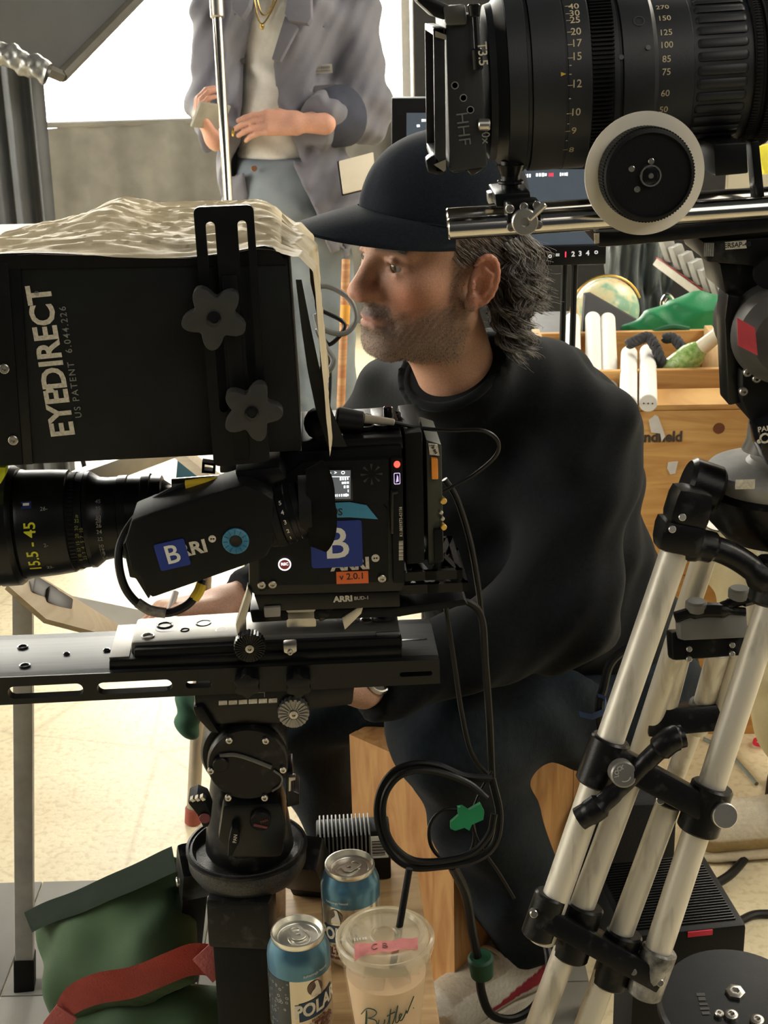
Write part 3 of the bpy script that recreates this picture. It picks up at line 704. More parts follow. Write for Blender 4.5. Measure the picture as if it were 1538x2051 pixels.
part('zoom_scale_lettering', bm, DIMINK, ln)
for tx, an in (('26', .60), ('2', -.08), ('22', -.62), ('21', -.88)):
    bm = nb(); lens_text(bm, tx + '-', .0058, 108, an, 106.6, False); part('scale_lettering', bm, DIMINK, ln)
bm = nb()
for j, row in enumerate((' 8  10  12  15  20  30', '2.5  3   4   5  7  10')):
    lens_text(bm, row, .0052, 168 + j * 9, -.2, 97.3, True, .0)
lens_text(bm, 'ft', .005, 170, .42, 97.3, False); lens_text(bm, '32', .005, 169, .33, 97.3, False)
part('focus_lettering', bm, mat('olive_ink', (.20, .22, .05), .6), ln)
bm = nb()
vs = [bm.verts.new(lens_pt(x, an, 108.6)) for x, an in ((64, .76), (84, .76), (84, .62), (64, .62))]; bm.faces.new(vs); part('blue_badge', bm, mat('navy_badge', (.02, .03, .14), .4), ln)
bm = nb(); vs = [bm.verts.new(lens_pt(x, an, 109)) for x, an in ((68, .73), (80, .73), (80, .68), (68, .68))]; bm.faces.new(vs); part('badge_print', bm, WHITE, ln)
# matte box edge left of the lens
t = thing('lens_accessory', 'dark round lens accessory with yellow tape cut off by the left edge', 'lens accessory', FB)
bm = nb(); p = RB.at(-14, 1068, AX); cyl(bm, p - Vector((.045, 0, .004)), p + Vector((.004, 0, 0)), .056, n=40, bev=.004); part('ring', bm, mat('brown_black_ring', (.05, .04, .035), .35), t)
bm = nb(); prism(bm, RB.poly([(-60, 935), (13, 933), (12, 950), (2, 968), (-60, 970)], .008), .004, .02, bev=.002); part('yellow_tape', bm, mat('fluorescent_tape', (.75, .85, .02), .6), t)

# ---- viewfinder
REV = Rig(FB @ Matrix.Translation((0, -.075, 0)))
ev = thing('electronic_viewfinder', 'black tilted electronic viewfinder with blue ring and letter sticker', 'viewfinder', REV.M)
evp = [(250, 1086), (262, 1045), (300, 1030), (445, 985), (490, 972), (524, 985), (548, 1000), (548, 1090), (530, 1120), (305, 1199), (290, 1186), (282, 1160), (262, 1140)]
bm = nb(); prism(bm, REV.poly(evp), 0, .06, bev=.004); eb = part('housing', bm, BLK2, ev)
bm = nb(); prism(bm, REV.poly([(244, 1095), (252, 1090), (286, 1165), (300, 1200), (296, 1206), (270, 1164), (258, 1162)]), .006, .055, bev=.002); part('end_cap', bm, BLK, ev)
bm = nb()
for k in range(6):
    x = 285 + k * 33; y = 1036 - (x - 285) * .295
    prism(bm, REV.poly([(x, y), (x + 24, y - 7), (x + 25, y - 3), (x + 1, y + 4)], .012), .010, .05, bev=.0008)
part('top_vents', bm, BLK, ev)
bm = nb(); a = REV.at(345, 1111, -.0005); t_ = Matrix.Translation(a) @ Matrix.Rotation(R(11), 4, 'Y').inverted() @ Matrix.Identity(4)
ang = 11
def rr2(cx, cz, w_, h_, r_, deg):
    c_, s_ = math.cos(R(deg)), math.sin(R(deg)); return [(cx + x * c_ - z * s_, cz + x * s_ + z * c_) for x, z in rrect(-w_, w_, -h_, h_, r_)]
prism(bm, rr2(a.x, a.z, .0148, .0138, .002, ang), -.0012, .0003); s2 = part('letter_sticker', bm, BLUE, ev, label='small blue square sticker with a white letter')
bm = nb(); text_into(bm, 'B', .0265, on(REV, 345, 1112, -.0016, ang), .012); part('lettering', bm, WHITE, s2)
bm = nb(); text_into(bm, 'ARRI', .0182, on(REV, 372, 1103, -.0007, ang), .035, sx=1.08); part('lettering', bm, INK, ev)
bm = nb(); p = REV.at(425, 1079, 0); prism(bm, circ(p.x, p.z, .0036, 18), -.0008, .0002, [circ(p.x - .001, p.z, .001, 8), circ(p.x + .0013, p.z, .001, 8)]); part('round_emblem', bm, INK, ev)
bm = nb(); p = REV.at(472, 1083, 0); lathe(bm, [(.0128, 0), (.0128, .0022), (.0115, .003), (.0065, .0026), (.0060, .0005)], p, (0, -1, 0), 40)
br = part('blue_ring', bm, mat('blue_ring_plastic', (.03, .17, .30), .35, col2=(.06, .25, .40), scale=150), ev)
bm = nb()
for k in range(12):
    an = 2 * math.pi * k / 12; c_, s_ = math.cos(an), math.sin(an)
    prism(bm, [(p.x + .0075 * c_ - .0002 * s_, p.z + .0075 * s_ + .0002 * c_), (p.x + .0075 * c_ + .0002 * s_, p.z + .0075 * s_ - .0002 * c_), (p.x + .0122 * c_ + .0002 * s_, p.z + .0122 * s_ - .0002 * c_), (p.x + .0122 * c_ - .0002 * s_, p.z + .0122 * s_ + .0002 * c_)], -.0033, -.002)
part('ring_marks', bm, mat('dark_blue_mark', (.015, .07, .14), .5), br)
bm = nb(); lathe(bm, [(.006, 0), (.0055, .0012), (.0001, .001)], p, (0, -1, 0), 20); part('button', bm, BLKG, br)
# eyepiece
ea, eb2 = REV.at(532, 1040, .03), REV.at(612, 1018, .03); eax = (eb2 - ea).normalized(); ek = (eb2 - ea).length / 83
def ep(prof, name, m, n=48):
    bm = nb(); lathe(bm, [(r * ek, x * ek) for x, r in prof], ea, eax, n); return part(name, bm, m, ev)
ep([(0, 58), (14, 60), (16, 62), (30, 62), (32, 58)], 'diopter_ring', RUB)
dr = ep([(32, 58), (34, 60), (50, 60), (52, 57), (62, 57), (64, 59), (76, 58), (80, 50)], 'eyepiece_barrel', BLK)
bm = nb()
for i, tx in enumerate(('5', '4', '3', '2', '1')):
    def fn(s, t_, i=i):
        an = .72 - i * .33 + t_ / (60 * ek)
        return ea + eax * ((42) * ek + s) + (Vector((0, -1, 0)) * math.cos(an) + eax.cross(Vector((0, -1, 0))) * -math.sin(an)) * 60.6 * ek
    text_into(bm, tx, .006, fn, .02)
part('dial_lettering', bm, INK, dr)
bm = nb(); c0 = REV.at(640, 1012, .03)
def cup(u, v):
    an = 2 * math.pi * u; rz = .0385 + .006 * v; ry = .028 + .004 * v
    zz = math.sin(an); x_ = -.012 + .022 * v + .006 * v * math.cos(2 * an)
    s_ = 1 - .55 * max(0, -zz) ** 3 * v
    return c0 + Vector((x_, ry * math.cos(an) * s_, (rz * zz * (1.0 + .06 * v)) - .002))
sheet(bm, cup, 40, 8, True); bmesh.ops.solidify(bm, geom=bm.faces[:], thickness=.002)
part('eyecup', bm, RUB, ev, sharp=60)
bm = nb(); lathe(bm, [(.0001, .001), (.030, .0), (.030, .012)], c0 - Vector((.008, 0, 0)), (-1, 0, 0), 30, False); part('eyecup_base', bm, RUB, ev)
# bracket that carries the finder
bm = nb(); prism(bm, REV.poly([(470, 945), (560, 935), (575, 960), (520, 985), (480, 975)], .03), .03, .085, bev=.003); part('mounting_bracket', bm, BLK, ev)
# cable of the finder
vc = thing('viewfinder_cable', 'black coiled cable with yellow tape looping round the viewfinder', 'cable', REV.M)
bm = nb(); tube(bm, [REV.at(470, 966, .05), REV.at(425, 968, .05), REV.at(372, 974, .05), REV.at(315, 1000, .05), REV.at(270, 1040, .045), REV.at(243, 1085, .03), REV.at(238, 1130, .02), REV.at(252, 1180, .02), REV.at(285, 1215, .02), REV.at(330, 1228, .02), REV.at(370, 1215, .02), REV.at(394, 1190, .025), REV.at(405, 1160, .03)], .0042, 10); part('cord', bm, CABLE, vc)
YT = mat('yellow_cable_tape', (.72, .50, .03), .6, var=.15)
bm = nb(); tube(bm, [REV.at(440, 966, .05), REV.at(410, 968, .05), REV.at(372, 973, .05)], .0055, 10); part('yellow_wrap', bm, YT, vc)
bm = nb(); tube(bm, [REV.at(389, 1199, .024), REV.at(398, 1185, .025), REV.at(404, 1170, .028)], .0053, 10); part('yellow_wrap', bm, YT, vc)
bm = nb(); tube(bm, [REV.at(275, 1207, .02), REV.at(300, 1222, .02), REV.at(332, 1228, .02)], .0053, 10, flat=1); part('striped_wrap', bm, mat('grey_cable_wrap', (.16, .15, .13), .6, var=.6, scale=120), vc)
# small bracket piece on the lens side
t = thing('rod_bracket', 'small metal bracket and eyelet above the viewfinder cable', 'bracket', FB)
bm = nb(); q = RB.poly([(405, 924), (432, 928), (431, 948), (404, 946)], .02); q2 = RB.poly([(410, 929), (427, 932), (426, 943), (409, 941)], .02); prism(bm, q, .018, .03, [q2]); part('eyelet', bm, BLK, t)
bm = nb(); prism(bm, RB.poly([(440, 928), (478, 930), (478, 948), (440, 948)], .02), .02, .05, bev=.002); part('block', bm, SIL, t)
bm = nb(); cyl(bm, RB.at(442, 964, .02), RB.at(478, 958, .02), .007, n=16, bev=.001); part('rod_end', bm, CHROME, t)
bm = nb(); cyl(bm, RB.at(345, 972, .07), RB.at(480, 962, .07), .0075, n=16); part('rod', bm, CHROME, t)
# ================================================================== mirror box on the left camera
from mathutils import noise as mnoise
NY = -.03
mb = thing('mirror_box', 'large matte black interview mirror box with white side lettering', 'mirror box', FB)
bm = nb(); prism(bm, RB.poly([(38, 524), (576, 516), (604, 904), (60, 931)], NY), NY, .2, bev=.003); part('housing', bm, mat('matte_black_panel', (.006, .0075, .0082), .55, spec=.28, var=.2, scale=40, bump=.15, bscale=500), mb)
bm = nb(); prism(bm, RB.poly([(-110, 527), (16, 524), (46, 932), (-110, 940)], NY - .003), NY - .003, .203, bev=.002); part('hood', bm, BLK2, mb)
bm = nb(); prism(bm, RB.poly([(16, 523), (40, 522), (66, 930), (46, 931)], NY - .001), NY - .0015, .2, bev=.001); part('seam_strip', bm, BLK, mb)
screws(mb, RB, [(9, 738), (27, 881)], NY - .003, .0048, SCREW)
bm = nb(); text_into(bm, 'EYEDIRECT', .0312, on(RB, 104, 726, NY - .0008, 93.5), .028, sx=.935); 
part('box_lettering', bm, INK, mb)
p = RB.at(117, 774, NY); ex = Vector((math.cos(R(92.5)), 0, math.sin(R(92.5)))); ez = Vector((-math.sin(R(92.5)), 0, math.cos(R(92.5))))
fn = lambda s, t_: (p.x + ex.x * s + ez.x * t_, p.z + ex.z * s + ez.z * t_)
bm = nb(); prism(bm, [fn(*q) for q in ((-.0052, .0030), (-.0052, .0135), (.0038, .0085))], NY - .0009, NY - .0004); part('play_emblem', bm, INK, mb)
bm = nb(); text_into(bm, 'US PATENT  6.044.226', .0088, on(RB, 142, 727, NY - .0008, 92.5), .008, sp=1.28); text_into(bm, '®', .006, on(RB, 74, 588, NY - .0008, 92.5), .01); part('patent_lettering', bm, DIMINK, mb)
# slotted bracket
bm = nb()
tl, tr_, br2, bl = RB.xz(389, 410, NY), RB.xz(508, 405, NY), RB.xz(541, 914, NY), RB.xz(430, 924, NY)
def bil(u, v):
    a = (tl[0] + (tr_[0] - tl[0]) * u, tl[1] + (tr_[1] - tl[1]) * u); b = (bl[0] + (br2[0] - bl[0]) * u, bl[1] + (br2[1] - bl[1]) * u)
    return (a[0] + (b[0] - a[0]) * v, a[1] + (b[1] - a[1]) * v)
Hh, Ww = 510.0, 115.0
def bl2(pts): return [bil(x / Ww, y / Hh) for x, y in pts]
outer = bl2([(x, Hh - y) for x, y in rrect(0, Ww, 0, Hh, 12)])
holes = [bl2([(x, Hh - y) for x, y in rrect(21, 39, 110, Hh - 28, 9)]), bl2([(x, Hh - y) for x, y in rrect(82, 100, 110, Hh - 28, 9)])]
prism(bm, outer, NY - .017, NY - .012, holes); part('slotted_bracket', bm, BLK, mb)
bm = nb(); prism(bm, bl2([(45, 130), (75, 130), (75, 500), (45, 500)]), NY - .0195, NY - .016, bev=.001); part('bracket_rib', bm, BLK2, mb)
KN = mat('soft_black_knob', (.034, .034, .033), .65, var=.15, bump=.1)
for px_, py_, rr, a0 in ((430, 632, .0305, 262), (505, 820, .029, 284)):
    p = RB.at(px_, py_, NY - .03); bm = nb(); prism(bm, star(p.x, p.z, rr, 5, .60, 9, a0), NY - .042, NY - .024, bev=.004); kn = part('star_knob', bm, KN, mb)
    bm = nb(); cyl(bm, (p.x, NY - .026, p.z), (p.x, NY + .001, p.z), .009, n=16); part('knob_shaft', bm, BLK, kn)
    bm = nb(); lathe(bm, [(.0065, -.001), (.0065, .0012), (.0045, .0016), (.004, .0002), (.0001, .0002)], (p.x, NY - .0425, p.z), (0, -1, 0), 18); part('knob_bolt', bm, BLKG, kn)
# wrinkled plastic cover draped over the top and right side
cv = thing('plastic_cover', 'crumpled tan plastic sheet draped over the black mirror box', 'plastic sheet', FB)
q0, q1 = RB.at(-110, 527, NY), RB.at(577, 516, NY); xs0, xs1 = q0.x, q1.x
def ztop(x): return q0.z + (q1.z - q0.z) * (x - q0.x) / (q1.x - q0.x)
def wr(x, y):
    a = mnoise.noise(Vector((x * 16 + y * 9, y * 75 - x * 5, 1.3))); b = mnoise.noise(Vector((x * 30 + 4, y * 150 + x * 14, 5.1))); c_ = mnoise.noise(Vector((x * 9, y * 18, 9.0)))
    return .0038 * (1 - abs(a) * 2) + .0022 * (1 - abs(b) * 2) + .006 * c_
Wd = .235
def near_edge(s): return .003 + .019 * math.exp(-((s - .42) / .13) ** 2) + .004 * math.sin(s * 22) * (s < .5)
def cover(u, v):
    # u along x then down the right side, v from the near edge to the far edge
    L1 = xs1 - xs0 - .004; s = u * (L1 + .20); y = NY - .003 + Wd * v
    lift = .013 * math.sin(math.pi * min(1, v * .62)) + .016 * max(0, v - .5) * math.exp(-((s - .38) / .16) ** 2)
    peak = .012 * math.exp(-((s - .135) / .03) ** 2) * math.exp(-((v - .75) / .3) ** 2)
    w_ = wr(s, v * .24) * min(1, .25 + v * 4)
    if s <= L1:
        x = xs0 + s; f = min(1, (L1 - s) / .03)
        z = ztop(x) + near_edge(s) * (1 - v * .5) * f ** .5 + lift * f ** .5 + peak + w_
        if s < .14: z -= .26 * (.14 - s) * v
        y2 = y
    else:
        k = s - L1; a = min(1, k / .02)
        x = xs1 + .004 + .018 * a + .05 * max(0, k - .02) + w_ * .5 + .003 * math.sin(14 * v); z = ztop(xs1) + .002 - max(0, k - .006) * (1 - .25 * math.sin(3 * v)) + w_ * .3
        y2 = NY - .006 + (y - NY) * .9
    return Vector((x, y2, z))
bm = nb(); n_ = 40; L1_ = xs1 - xs0 - .006; tp_e = [(xs0 + L1_ * k / n_, ztop(xs0 + L1_ * k / n_) + near_edge(L1_ * k / n_) * min(1, (1 - k / n_) * 18) ** .5 + .0015) for k in range(n_ + 1)]
prism(bm, [(xs1 - .002, ztop(xs1) - .006), (xs0, ztop(xs0) - .006)] + tp_e, NY - .002, NY + .004); part('black_tape_edge', bm, BLK2, cv)
bm = nb(); sheet(bm, cover, 240, 70)
for f_ in bm.faces: f_.smooth = True
TAN = mat('tan_plastic_film', (.55, .47, .32), .62, var=.12, scale=20, bump=.25, bscale=120)
part('sheet', bm, TAN, cv, sharp=40)
bm = nb(); p0 = RB.at(640, 620, .02)
def strap(u, v):
    pts_ = [(598, 560), (612, 650), (628, 740), (648, 820), (676, 895)]; k = u * 4; i = min(3, int(k)); f = k - i
    a, b = pts_[i], pts_[i + 1]; px_, py_ = a[0] + (b[0] - a[0]) * f, a[1] + (b[1] - a[1]) * f; w_ = 6 + 13 * u
    return RB.at(px_ + (v - .5) * 2 * w_, py_, NY - .004 + .03 * u)
sheet(bm, strap, 24, 4); bmesh.ops.solidify(bm, geom=bm.faces[:], thickness=.0015); part('hanging_flap', bm, mat('dark_tape', (.03, .03, .028), .5), cv, sharp=60)

# ================================================================== fluid head under the left camera
fh = thing('fluid_head', 'black scratched fluid head with round drum under the left camera', 'tripod head', FB)
bm = nb(); prism(bm, RB.poly([(388, 1388), (710, 1372), (706, 1412), (610, 1424), (560, 1450), (420, 1452), (392, 1436)], .004), .004, .1, bev=.003); part('mounting_block', bm, BLK, fh)
bm = nb(); prism(bm, RB.poly([(386, 1418), (404, 1414), (424, 1446), (440, 1470), (420, 1466), (392, 1436)], -.002), -.002, .02, bev=.002); part('side_latch', bm, WORN, fh)
for i in range(6):
    bm = nb(); prism(bm, RB.poly([(438 + i * 20, 1404 - i * .9), (455 + i * 20, 1403 - i * .9), (455 + i * 20, 1411 - i * .9), (438 + i * 20, 1412 - i * .9)], .003), .0022, .005); part('scale_mark', bm, INK, fh)
bm = nb()
prism(bm, RB.poly([(418, 1388), (530, 1386), (530, 1387.4), (418, 1389.4)], .0033), .0028, .005); prism(bm, RB.poly([(529, 1386), (530.5, 1386), (530.5, 1396), (529, 1396)], .0033), .0028, .005); part('index_line', bm, DIMINK, fh)
c0 = RB.at(496, 1532, -.004); kk = .000505
bm = nb(); lathe(bm, [(82 * kk, 0), (86 * kk, -.003), (86 * kk, -.014), (80 * kk, -.016)], c0, (0, -1, 0), 56); part('drum_cover', bm, WORN, fh)
bm = nb(); lathe(bm, [(88 * kk, 0), (93 * kk, .004), (93 * kk, .085), (86 * kk, .09)], c0 + Vector((-.004, .016, .004)), (0, 1, 0), 56); part('drum', bm, WORN, fh)
screws(fh, RB, [(459, 1482), (532, 1483), (567, 1541), (457, 1597), (530, 1597), (422, 1543)], -.005, .0037, SCREW, .003)
bm = nb(); tube(bm, [RB.at(a, b, -.006) for a, b in ((440, 1514), (470, 1512), (505, 1522), (543, 1537))], .0022, 8); part('cover_ridge', bm, mat('scraped_edge', (.16, .155, .14), .4, .4), fh)
bm = nb(); p = RB.at(442, 1528, -.004); cyl(bm, p, p - Vector((0, .006, 0)), .0085, n=20, bev=.001); part('ridge_boss', bm, WORN, fh)
bm = nb(); tube(bm, [RB.at(a, b, -.006) for a, b in ((548, 1543), (564, 1556), (562, 1572), (545, 1585))], .0012, 6); part('ridge_line', bm, mat('scraped_edge', (.16, .155, .14), .4, .4), fh)
c1 = RB.at(494, 1600, .05)
bm = nb(); lathe(bm, [(.047, -.066), (.05, -.06), (.046, -.02), (.04, .02), (.036, .04)], c1, (0, 0, 1), 44); part('pan_base', bm, WORN, fh)
bm = nb(); prism(bm, RB.poly([(446, 1612), (560, 1606), (574, 1650), (566, 1716), (470, 1722), (436, 1680)], .0), -.002, .06, bev=.006); part('brake_housing', bm, BLK, fh)
bm = nb(); p = RB.at(522, 1638, -.003); cyl(bm, p, p - Vector((0, .009, 0)), .0115, n=28, bev=.0015); rk = part('pan_dial', bm, BLK2, fh)
bm = nb(); prism(bm, [(p.x - .008, p.z - .004), (p.x + .006, p.z - .008), (p.x + .008, p.z - .006), (p.x - .007, p.z - .001)], p.y - .0098, p.y - .0085); text_into(bm, 'PAN', .0045, on(RB, 529, 1645, p.y - .0099, 20), .02); part('dial_print', bm, mat('dull_red_print', (.16, .03, .04), .5), rk)
bm = nb(); prism(bm, RB.poly([(375, 1604), (394, 1596), (414, 1604), (424, 1630), (418, 1654), (406, 1654), (396, 1630)], -.008), -.012, .02, bev=.003); lv = part('brake_lever', bm, BLK2, fh)
bm = nb(); p = RB.at(410, 1638, -.013); cyl(bm, p, p - Vector((0, .002, 0)), .006, n=16, bev=.0005); part('lever_emblem', bm, mat('dull_red_print', (.16, .03, .04), .5), lv)
for i in range(3):
    bm = nb(); prism(bm, RB.poly([(380 + i * 10, 1602 - i * 2), (386 + i * 10, 1599 - i * 2), (392 + i * 10, 1603 - i * 1), (386 + i * 10, 1606 - i * 1)], -.0125), -.0135, -.006); part('grip_stripe', bm, SCREW, lv)
bm = nb(); prism(bm, RB.poly([(464, 1652), (478, 1656), (480, 1682), (466, 1708), (456, 1712), (458, 1680)], -.012), -.018, .0, bev=.0025); lv2 = part('pan_lever', bm, BLK2, fh)
bm = nb(); text_into(bm, 'PAN', .0055, on(RB, 471, 1680, -.0185, 80), .02); part('lettering', bm, INK, lv2)
bm = nb(); prism(bm, RB.poly([(572, 1548), (586, 1544), (588, 1586), (600, 1590), (600, 1612), (574, 1618)], .01), .01, .05, bev=.002); part('counterbalance_knob', bm, BLK, fh)
bm = nb(); prism(bm, RB.poly([(578, 1556), (592, 1555), (592, 1562), (583, 1564), (583, 1584), (578, 1585)], .005), .004, .012, bev=.001); part('silver_hook', bm, SCREW, fh)
rosette('handle_rosette', 588, 1430, -.006, .0168, mat('silver_teeth', (.30, .29, .27), .35, .6), fh, 20)
bm = nb(); p = RB.at(588, 1430, 0); cyl(bm, p, p + Vector((0, .04, 0)), .012, n=20); part('rosette_arm', bm, BLK, fh)
for px_ in (495, 598):
    p = RB.at(px_, 1370, -.016); bm = nb(); prism(bm, star(p.x, p.z, .014, 6, .8), -.022, -.004, bev=.002); part('plate_knob', bm, BLK, fh)

# ================================================================== short tripod of the left camera
c2w = FB @ RB.at(494, 1692, .055); zb = c2w.z
tb = thing('baby_tripod', 'short black heavy duty tripod under the left camera', 'tripod', Vector((c2w.x, c2w.y, 0)))
SPK = mat('speckled_black_casting', (.008, .008, .008), .35, col2=(.05, .05, .047), scale=600, bump=.3, bscale=500)
bm = nb(); lathe(bm, [(.03, -.035), (.06, -.032), (.067, -.02), (.068, -.004), (.066, 0), (.062, .001), (.058, -.008), (.03, -.010)], c2w, (0, 0, 1), 56); part('bowl', bm, SPK, tb, world=True)
bm = nb(); lathe(bm, [(.066, -.004), (.0692, -.002), (.0692, .001), (.066, .002)], c2w, (0, 0, 1), 56, False); part('bowl_rim', bm, WORN, tb, world=True)
def bar(bm, a, b, w0, w1, t0, t1, side, bev=.003):
    a, b = Vector(a), Vector(b); z = (b - a).normalized(); x = Vector(side); x = (x - z * x.dot(z)).normalized(); y = z.cross(x); L = (b - a).length
    t_ = bmesh.new(); vs = []
    for h, w_, th_ in ((0, w0, t0), (L, w1, t1)):
        for sx, sy in ((-1, -1), (1, -1), (1, 1), (-1, 1)): vs.append(t_.verts.new(a + z * h + x * sx * w_ / 2 + y * sy * th_ / 2))
    t_.faces.new(vs[:4][::-1]); t_.faces.new(vs[4:])
    for i in range(4): t_.faces.new((vs[i], vs[(i + 1) % 4], vs[4 + (i + 1) % 4], vs[4 + i]))
    bmesh.ops.recalc_face_normals(t_, faces=t_.faces[:]); _bev(t_, t_.edges, bev); merge(bm, t_)
base = Vector((c2w.x, c2w.y, 0))
for top, ft, w0, w1 in ((Vector((-.004, -.046, -.03)), Vector((-.01, -.10, 0)), .068, .052), (Vector((-.064, .022, -.03)), Vector((-.155, .33, 0)), .034, .03), (Vector((.056, .03, -.03)), Vector((.13, .36, 0)), .05, .04)):
    top = c2w + top; ft = base + ft + Vector((0, 0, .012)); e = (ft - top); e.z = 0; e.normalize(); s_ = Vector((-e.y, e.x, 0))
    bm = nb(); bar(bm, top, top.lerp(ft, .12), w0 * 1.06, w0 * 1.06, .044, .044, s_, .006); part('leg_shoulder', bm, WORN, tb, world=True)
    bm = nb(); bar(bm, top.lerp(ft, .115), top.lerp(ft, .62), w0 * .93, w1, .036, .034, s_, .004); part('leg', bm, BLK2, tb, world=True)
    bm = nb(); bar(bm, top.lerp(ft, .60), top.lerp(ft, .97), w1 * .8, w1 * .7, .026, .024, s_, .003); part('lower_leg', bm, BLK, tb, world=True)
    bm = nb(); ball(bm, ft, (.024, .024, .014)); part('rubber_foot', bm, RUB, tb, world=True)
    q = top.lerp(ft, .10); bm = nb(); cyl(bm, q - s_ * (w0 * .56), q + s_ * (w0 * .6), .006, n=14, bev=.001); part('hinge_pin', bm, SCREW, tb, world=True)
# dark strap-like cables that hang from the back of the camera
t = thing('hanging_cable', 'thick black cable bending down behind the camera tail to the floor', 'cable', FB)
bm = nb(); tube(bm, [RB.at(a, b, .10) for a, b in ((890, 960), (915, 1000), (940, 1080), (955, 1160), (962, 1215), (972, 1330), (980, 1450), (985, 1550))], .0035, 10); part('cord', bm, CABLE, t)
bm = nb(); tube(bm, [RB.at(a, b, .08) for a, b in ((740, 1222), (820, 1212), (890, 1202), (940, 1208), (965, 1240), (972, 1330), (980, 1440), (985, 1560))], .0036, 10, flat=1.3); part('thick_cord', bm, CABLE, t)
bm = nb(); tube(bm, [RB.at(a, b, .09) for a, b in ((880, 1150), (895, 1230), (910, 1330), (925, 1430), (945, 1510), (985, 1562))], .003, 10); part('thin_cord', bm, CABLE, t)
# ================================================================== right camera rig (big lens at the top)
FA = frame(P(1050, 440, 1.25), 0.0); RA = Rig(FA); AXA = .085
xa, xb = RA.at(975, 166, AXA), RA.at(1500, 132, AXA); aax = (xb - xa).normalized(); ka = (xb - xa).length / 525.0
zl = thing('large_zoom_lens', 'large black cinema zoom lens with yellow distance scale at the top right', 'lens', FA)
LBK = mat('satin_lens_black', (.018, .020, .023), .48, var=.15, scale=30, bump=.05, bscale=800)
def aring(prof, name, m=LBK, n=72, parent=zl):
    bm = nb(); lathe(bm, [(r * ka, (x - 975) * ka) for x, r in prof], xa, aax, n); return part(name, bm, m, parent, sharp=28)
aring([(970, 120), (972, 148), (985, 152), (1004, 172), (1006, 130)], 'front_cone')
aring([(1004, 130), (1005, 176), (1040, 176), (1042, 172), (1048, 172), (1050, 130)], 'front_barrel')
fb_ = aring([(1048, 130), (1050, 177), (1112, 177), (1113, 175.5), (1116, 175.5), (1117, 177), (1160, 177), (1163, 172), (1164, 120)], 'focus_barrel')
aring([(1160, 120), (1162, 170), (1205, 169), (1206, 120)], 'gear_band', BLK2)
aring([(1204, 120), (1205, 164), (1216, 164), (1218, 158), (1222, 158), (1224, 163), (1282, 161), (1286, 155), (1292, 148), (1292, 100)], 'index_ring')
zb_ = aring([(1288, 100), (1290, 147), (1360, 146), (1362, 143), (1478, 142), (1480, 100)], 'zoom_barrel')
aring([(1474, 100), (1476, 148), (1490, 152), (1494, 146), (1498, 146), (1502, 154), (1526, 154), (1530, 146), (1560, 140), (1600, 120), (1640, 110), (1640, 40)], 'rear_rings', RUB)
def ap(x, ang, r): return xa + aax * ((x - 975) * ka) + (Vector((0, -1, 0)) * math.cos(ang) + Vector((0, 0, 1)) * math.sin(ang)) * r * ka
def ribs(name, x0, x1, r, h, n, dut, m, parent, a_lo=-math.pi, a_hi=math.pi):
    bm = nb()
    for k in range(n):
        an = a_lo + (a_hi - a_lo) * k / n; d = (a_hi - a_lo) / n * dut / 2
        q = [[bm.verts.new(ap(x, an + sg * d * sc_, rr)) for sg in (-1, 1)] for x, rr, sc_ in ((x0, r, 1), (x0 + .8, r + h, .7), (x1 - .8, r + h, .7), (x1, r, 1))]
        for a, b in zip(q, q[1:]): bm.faces.new((a[0], a[1], b[1], b[0]))
        for i in (0, 1):
            bm.faces.new([q[j][i] for j in ((0, 1, 2, 3) if i == 0 else (3, 2, 1, 0))])
    o = part(name, bm, m, parent, sharp=20); o['kind'] = 'stuff'; return o
ribs('focus_gear_teeth', 1160, 1204, 170, 5, 130, .55, BLK2, zl)
ribs('rear_knurl', 1503, 1525, 154, 3, 140, .55, RUB, zl)
ribs('rear_knurl', 1477, 1490, 149, 3, 140, .55, RUB, zl)
for k in range(36):
    an = 2 * math.pi * k / 36 + .04; bm = nb(); q = []
    for x, rr, sc_ in ((1366, 142.2, .6), (1369, 145.5, .8), (1374, 147.5, .85), (1456, 147.5, .85), (1461, 145.5, .8), (1464, 142.2, .6)):
        q.append([bm.verts.new(ap(x, an + s_ * .068 * sc_, rr - (1.8 if abs(s_) == 1 else 0))) for s_ in (-1, -.6, .6, 1)])
    for a, b in zip(q, q[1:]):
        for i in range(3): bm.faces.new((a[i], a[i + 1], b[i + 1], b[i]))
    for i in (0, 3): bm.faces.new([q[j][i] for j in range(6)])
    part('grip_rib', bm, LBK, zb_, sharp=50)
GOLD = mat('cream_engraving', (.55, .47, .30), .6, var=.15, scale=300)
def atxt(bm, body, size, x, ang, r, bold=.01, deg=0):
    c_, s_ = math.cos(R(deg)), math.sin(R(deg))
    text_into(bm, body, size, lambda s, t_: ap(x + (s * c_ - t_ * s_) / ka, ang + (s * s_ + t_ * c_) / (r * ka), r + .35), bold)
def ang_at(px, py, r):   # barrel angle seen at that photo height
    best = min(((abs(pr(ap(px, a, r))[1] - py), a) for a in [(-1.45 + .01 * k) for k in range(290)]), key=lambda q: q[0]); return best[1]
def pr(pl):
    q = FA @ pl - CAM; d = q.dot(_f); return (769 + FPX * q.dot(RGT) / d, 1025.5 + FPX * q.dot(DWN) / d)
for tx, py in (('40', 13), ('30', 27), ('25', 40), ('20', 63), ('17', 87), ('15', 113), ('12', 168), ('10', 225), ('9', 262), ('8', 300)):
    bm = nb(); atxt(bm, tx, .0092, 1131, ang_at(1131, py, 177.3), 177.3); atxt(bm, '_', .008, 1119, ang_at(1119, py - 5, 177.3), 177.3); part('distance_number', bm, GOLD, fb_)
for py in (130, 148, 196, 246, 281):
    bm = nb(); atxt(bm, '-', .007, 1119, ang_at(1119, py, 177.3), 177.3); part('distance_tick', bm, GOLD, fb_)
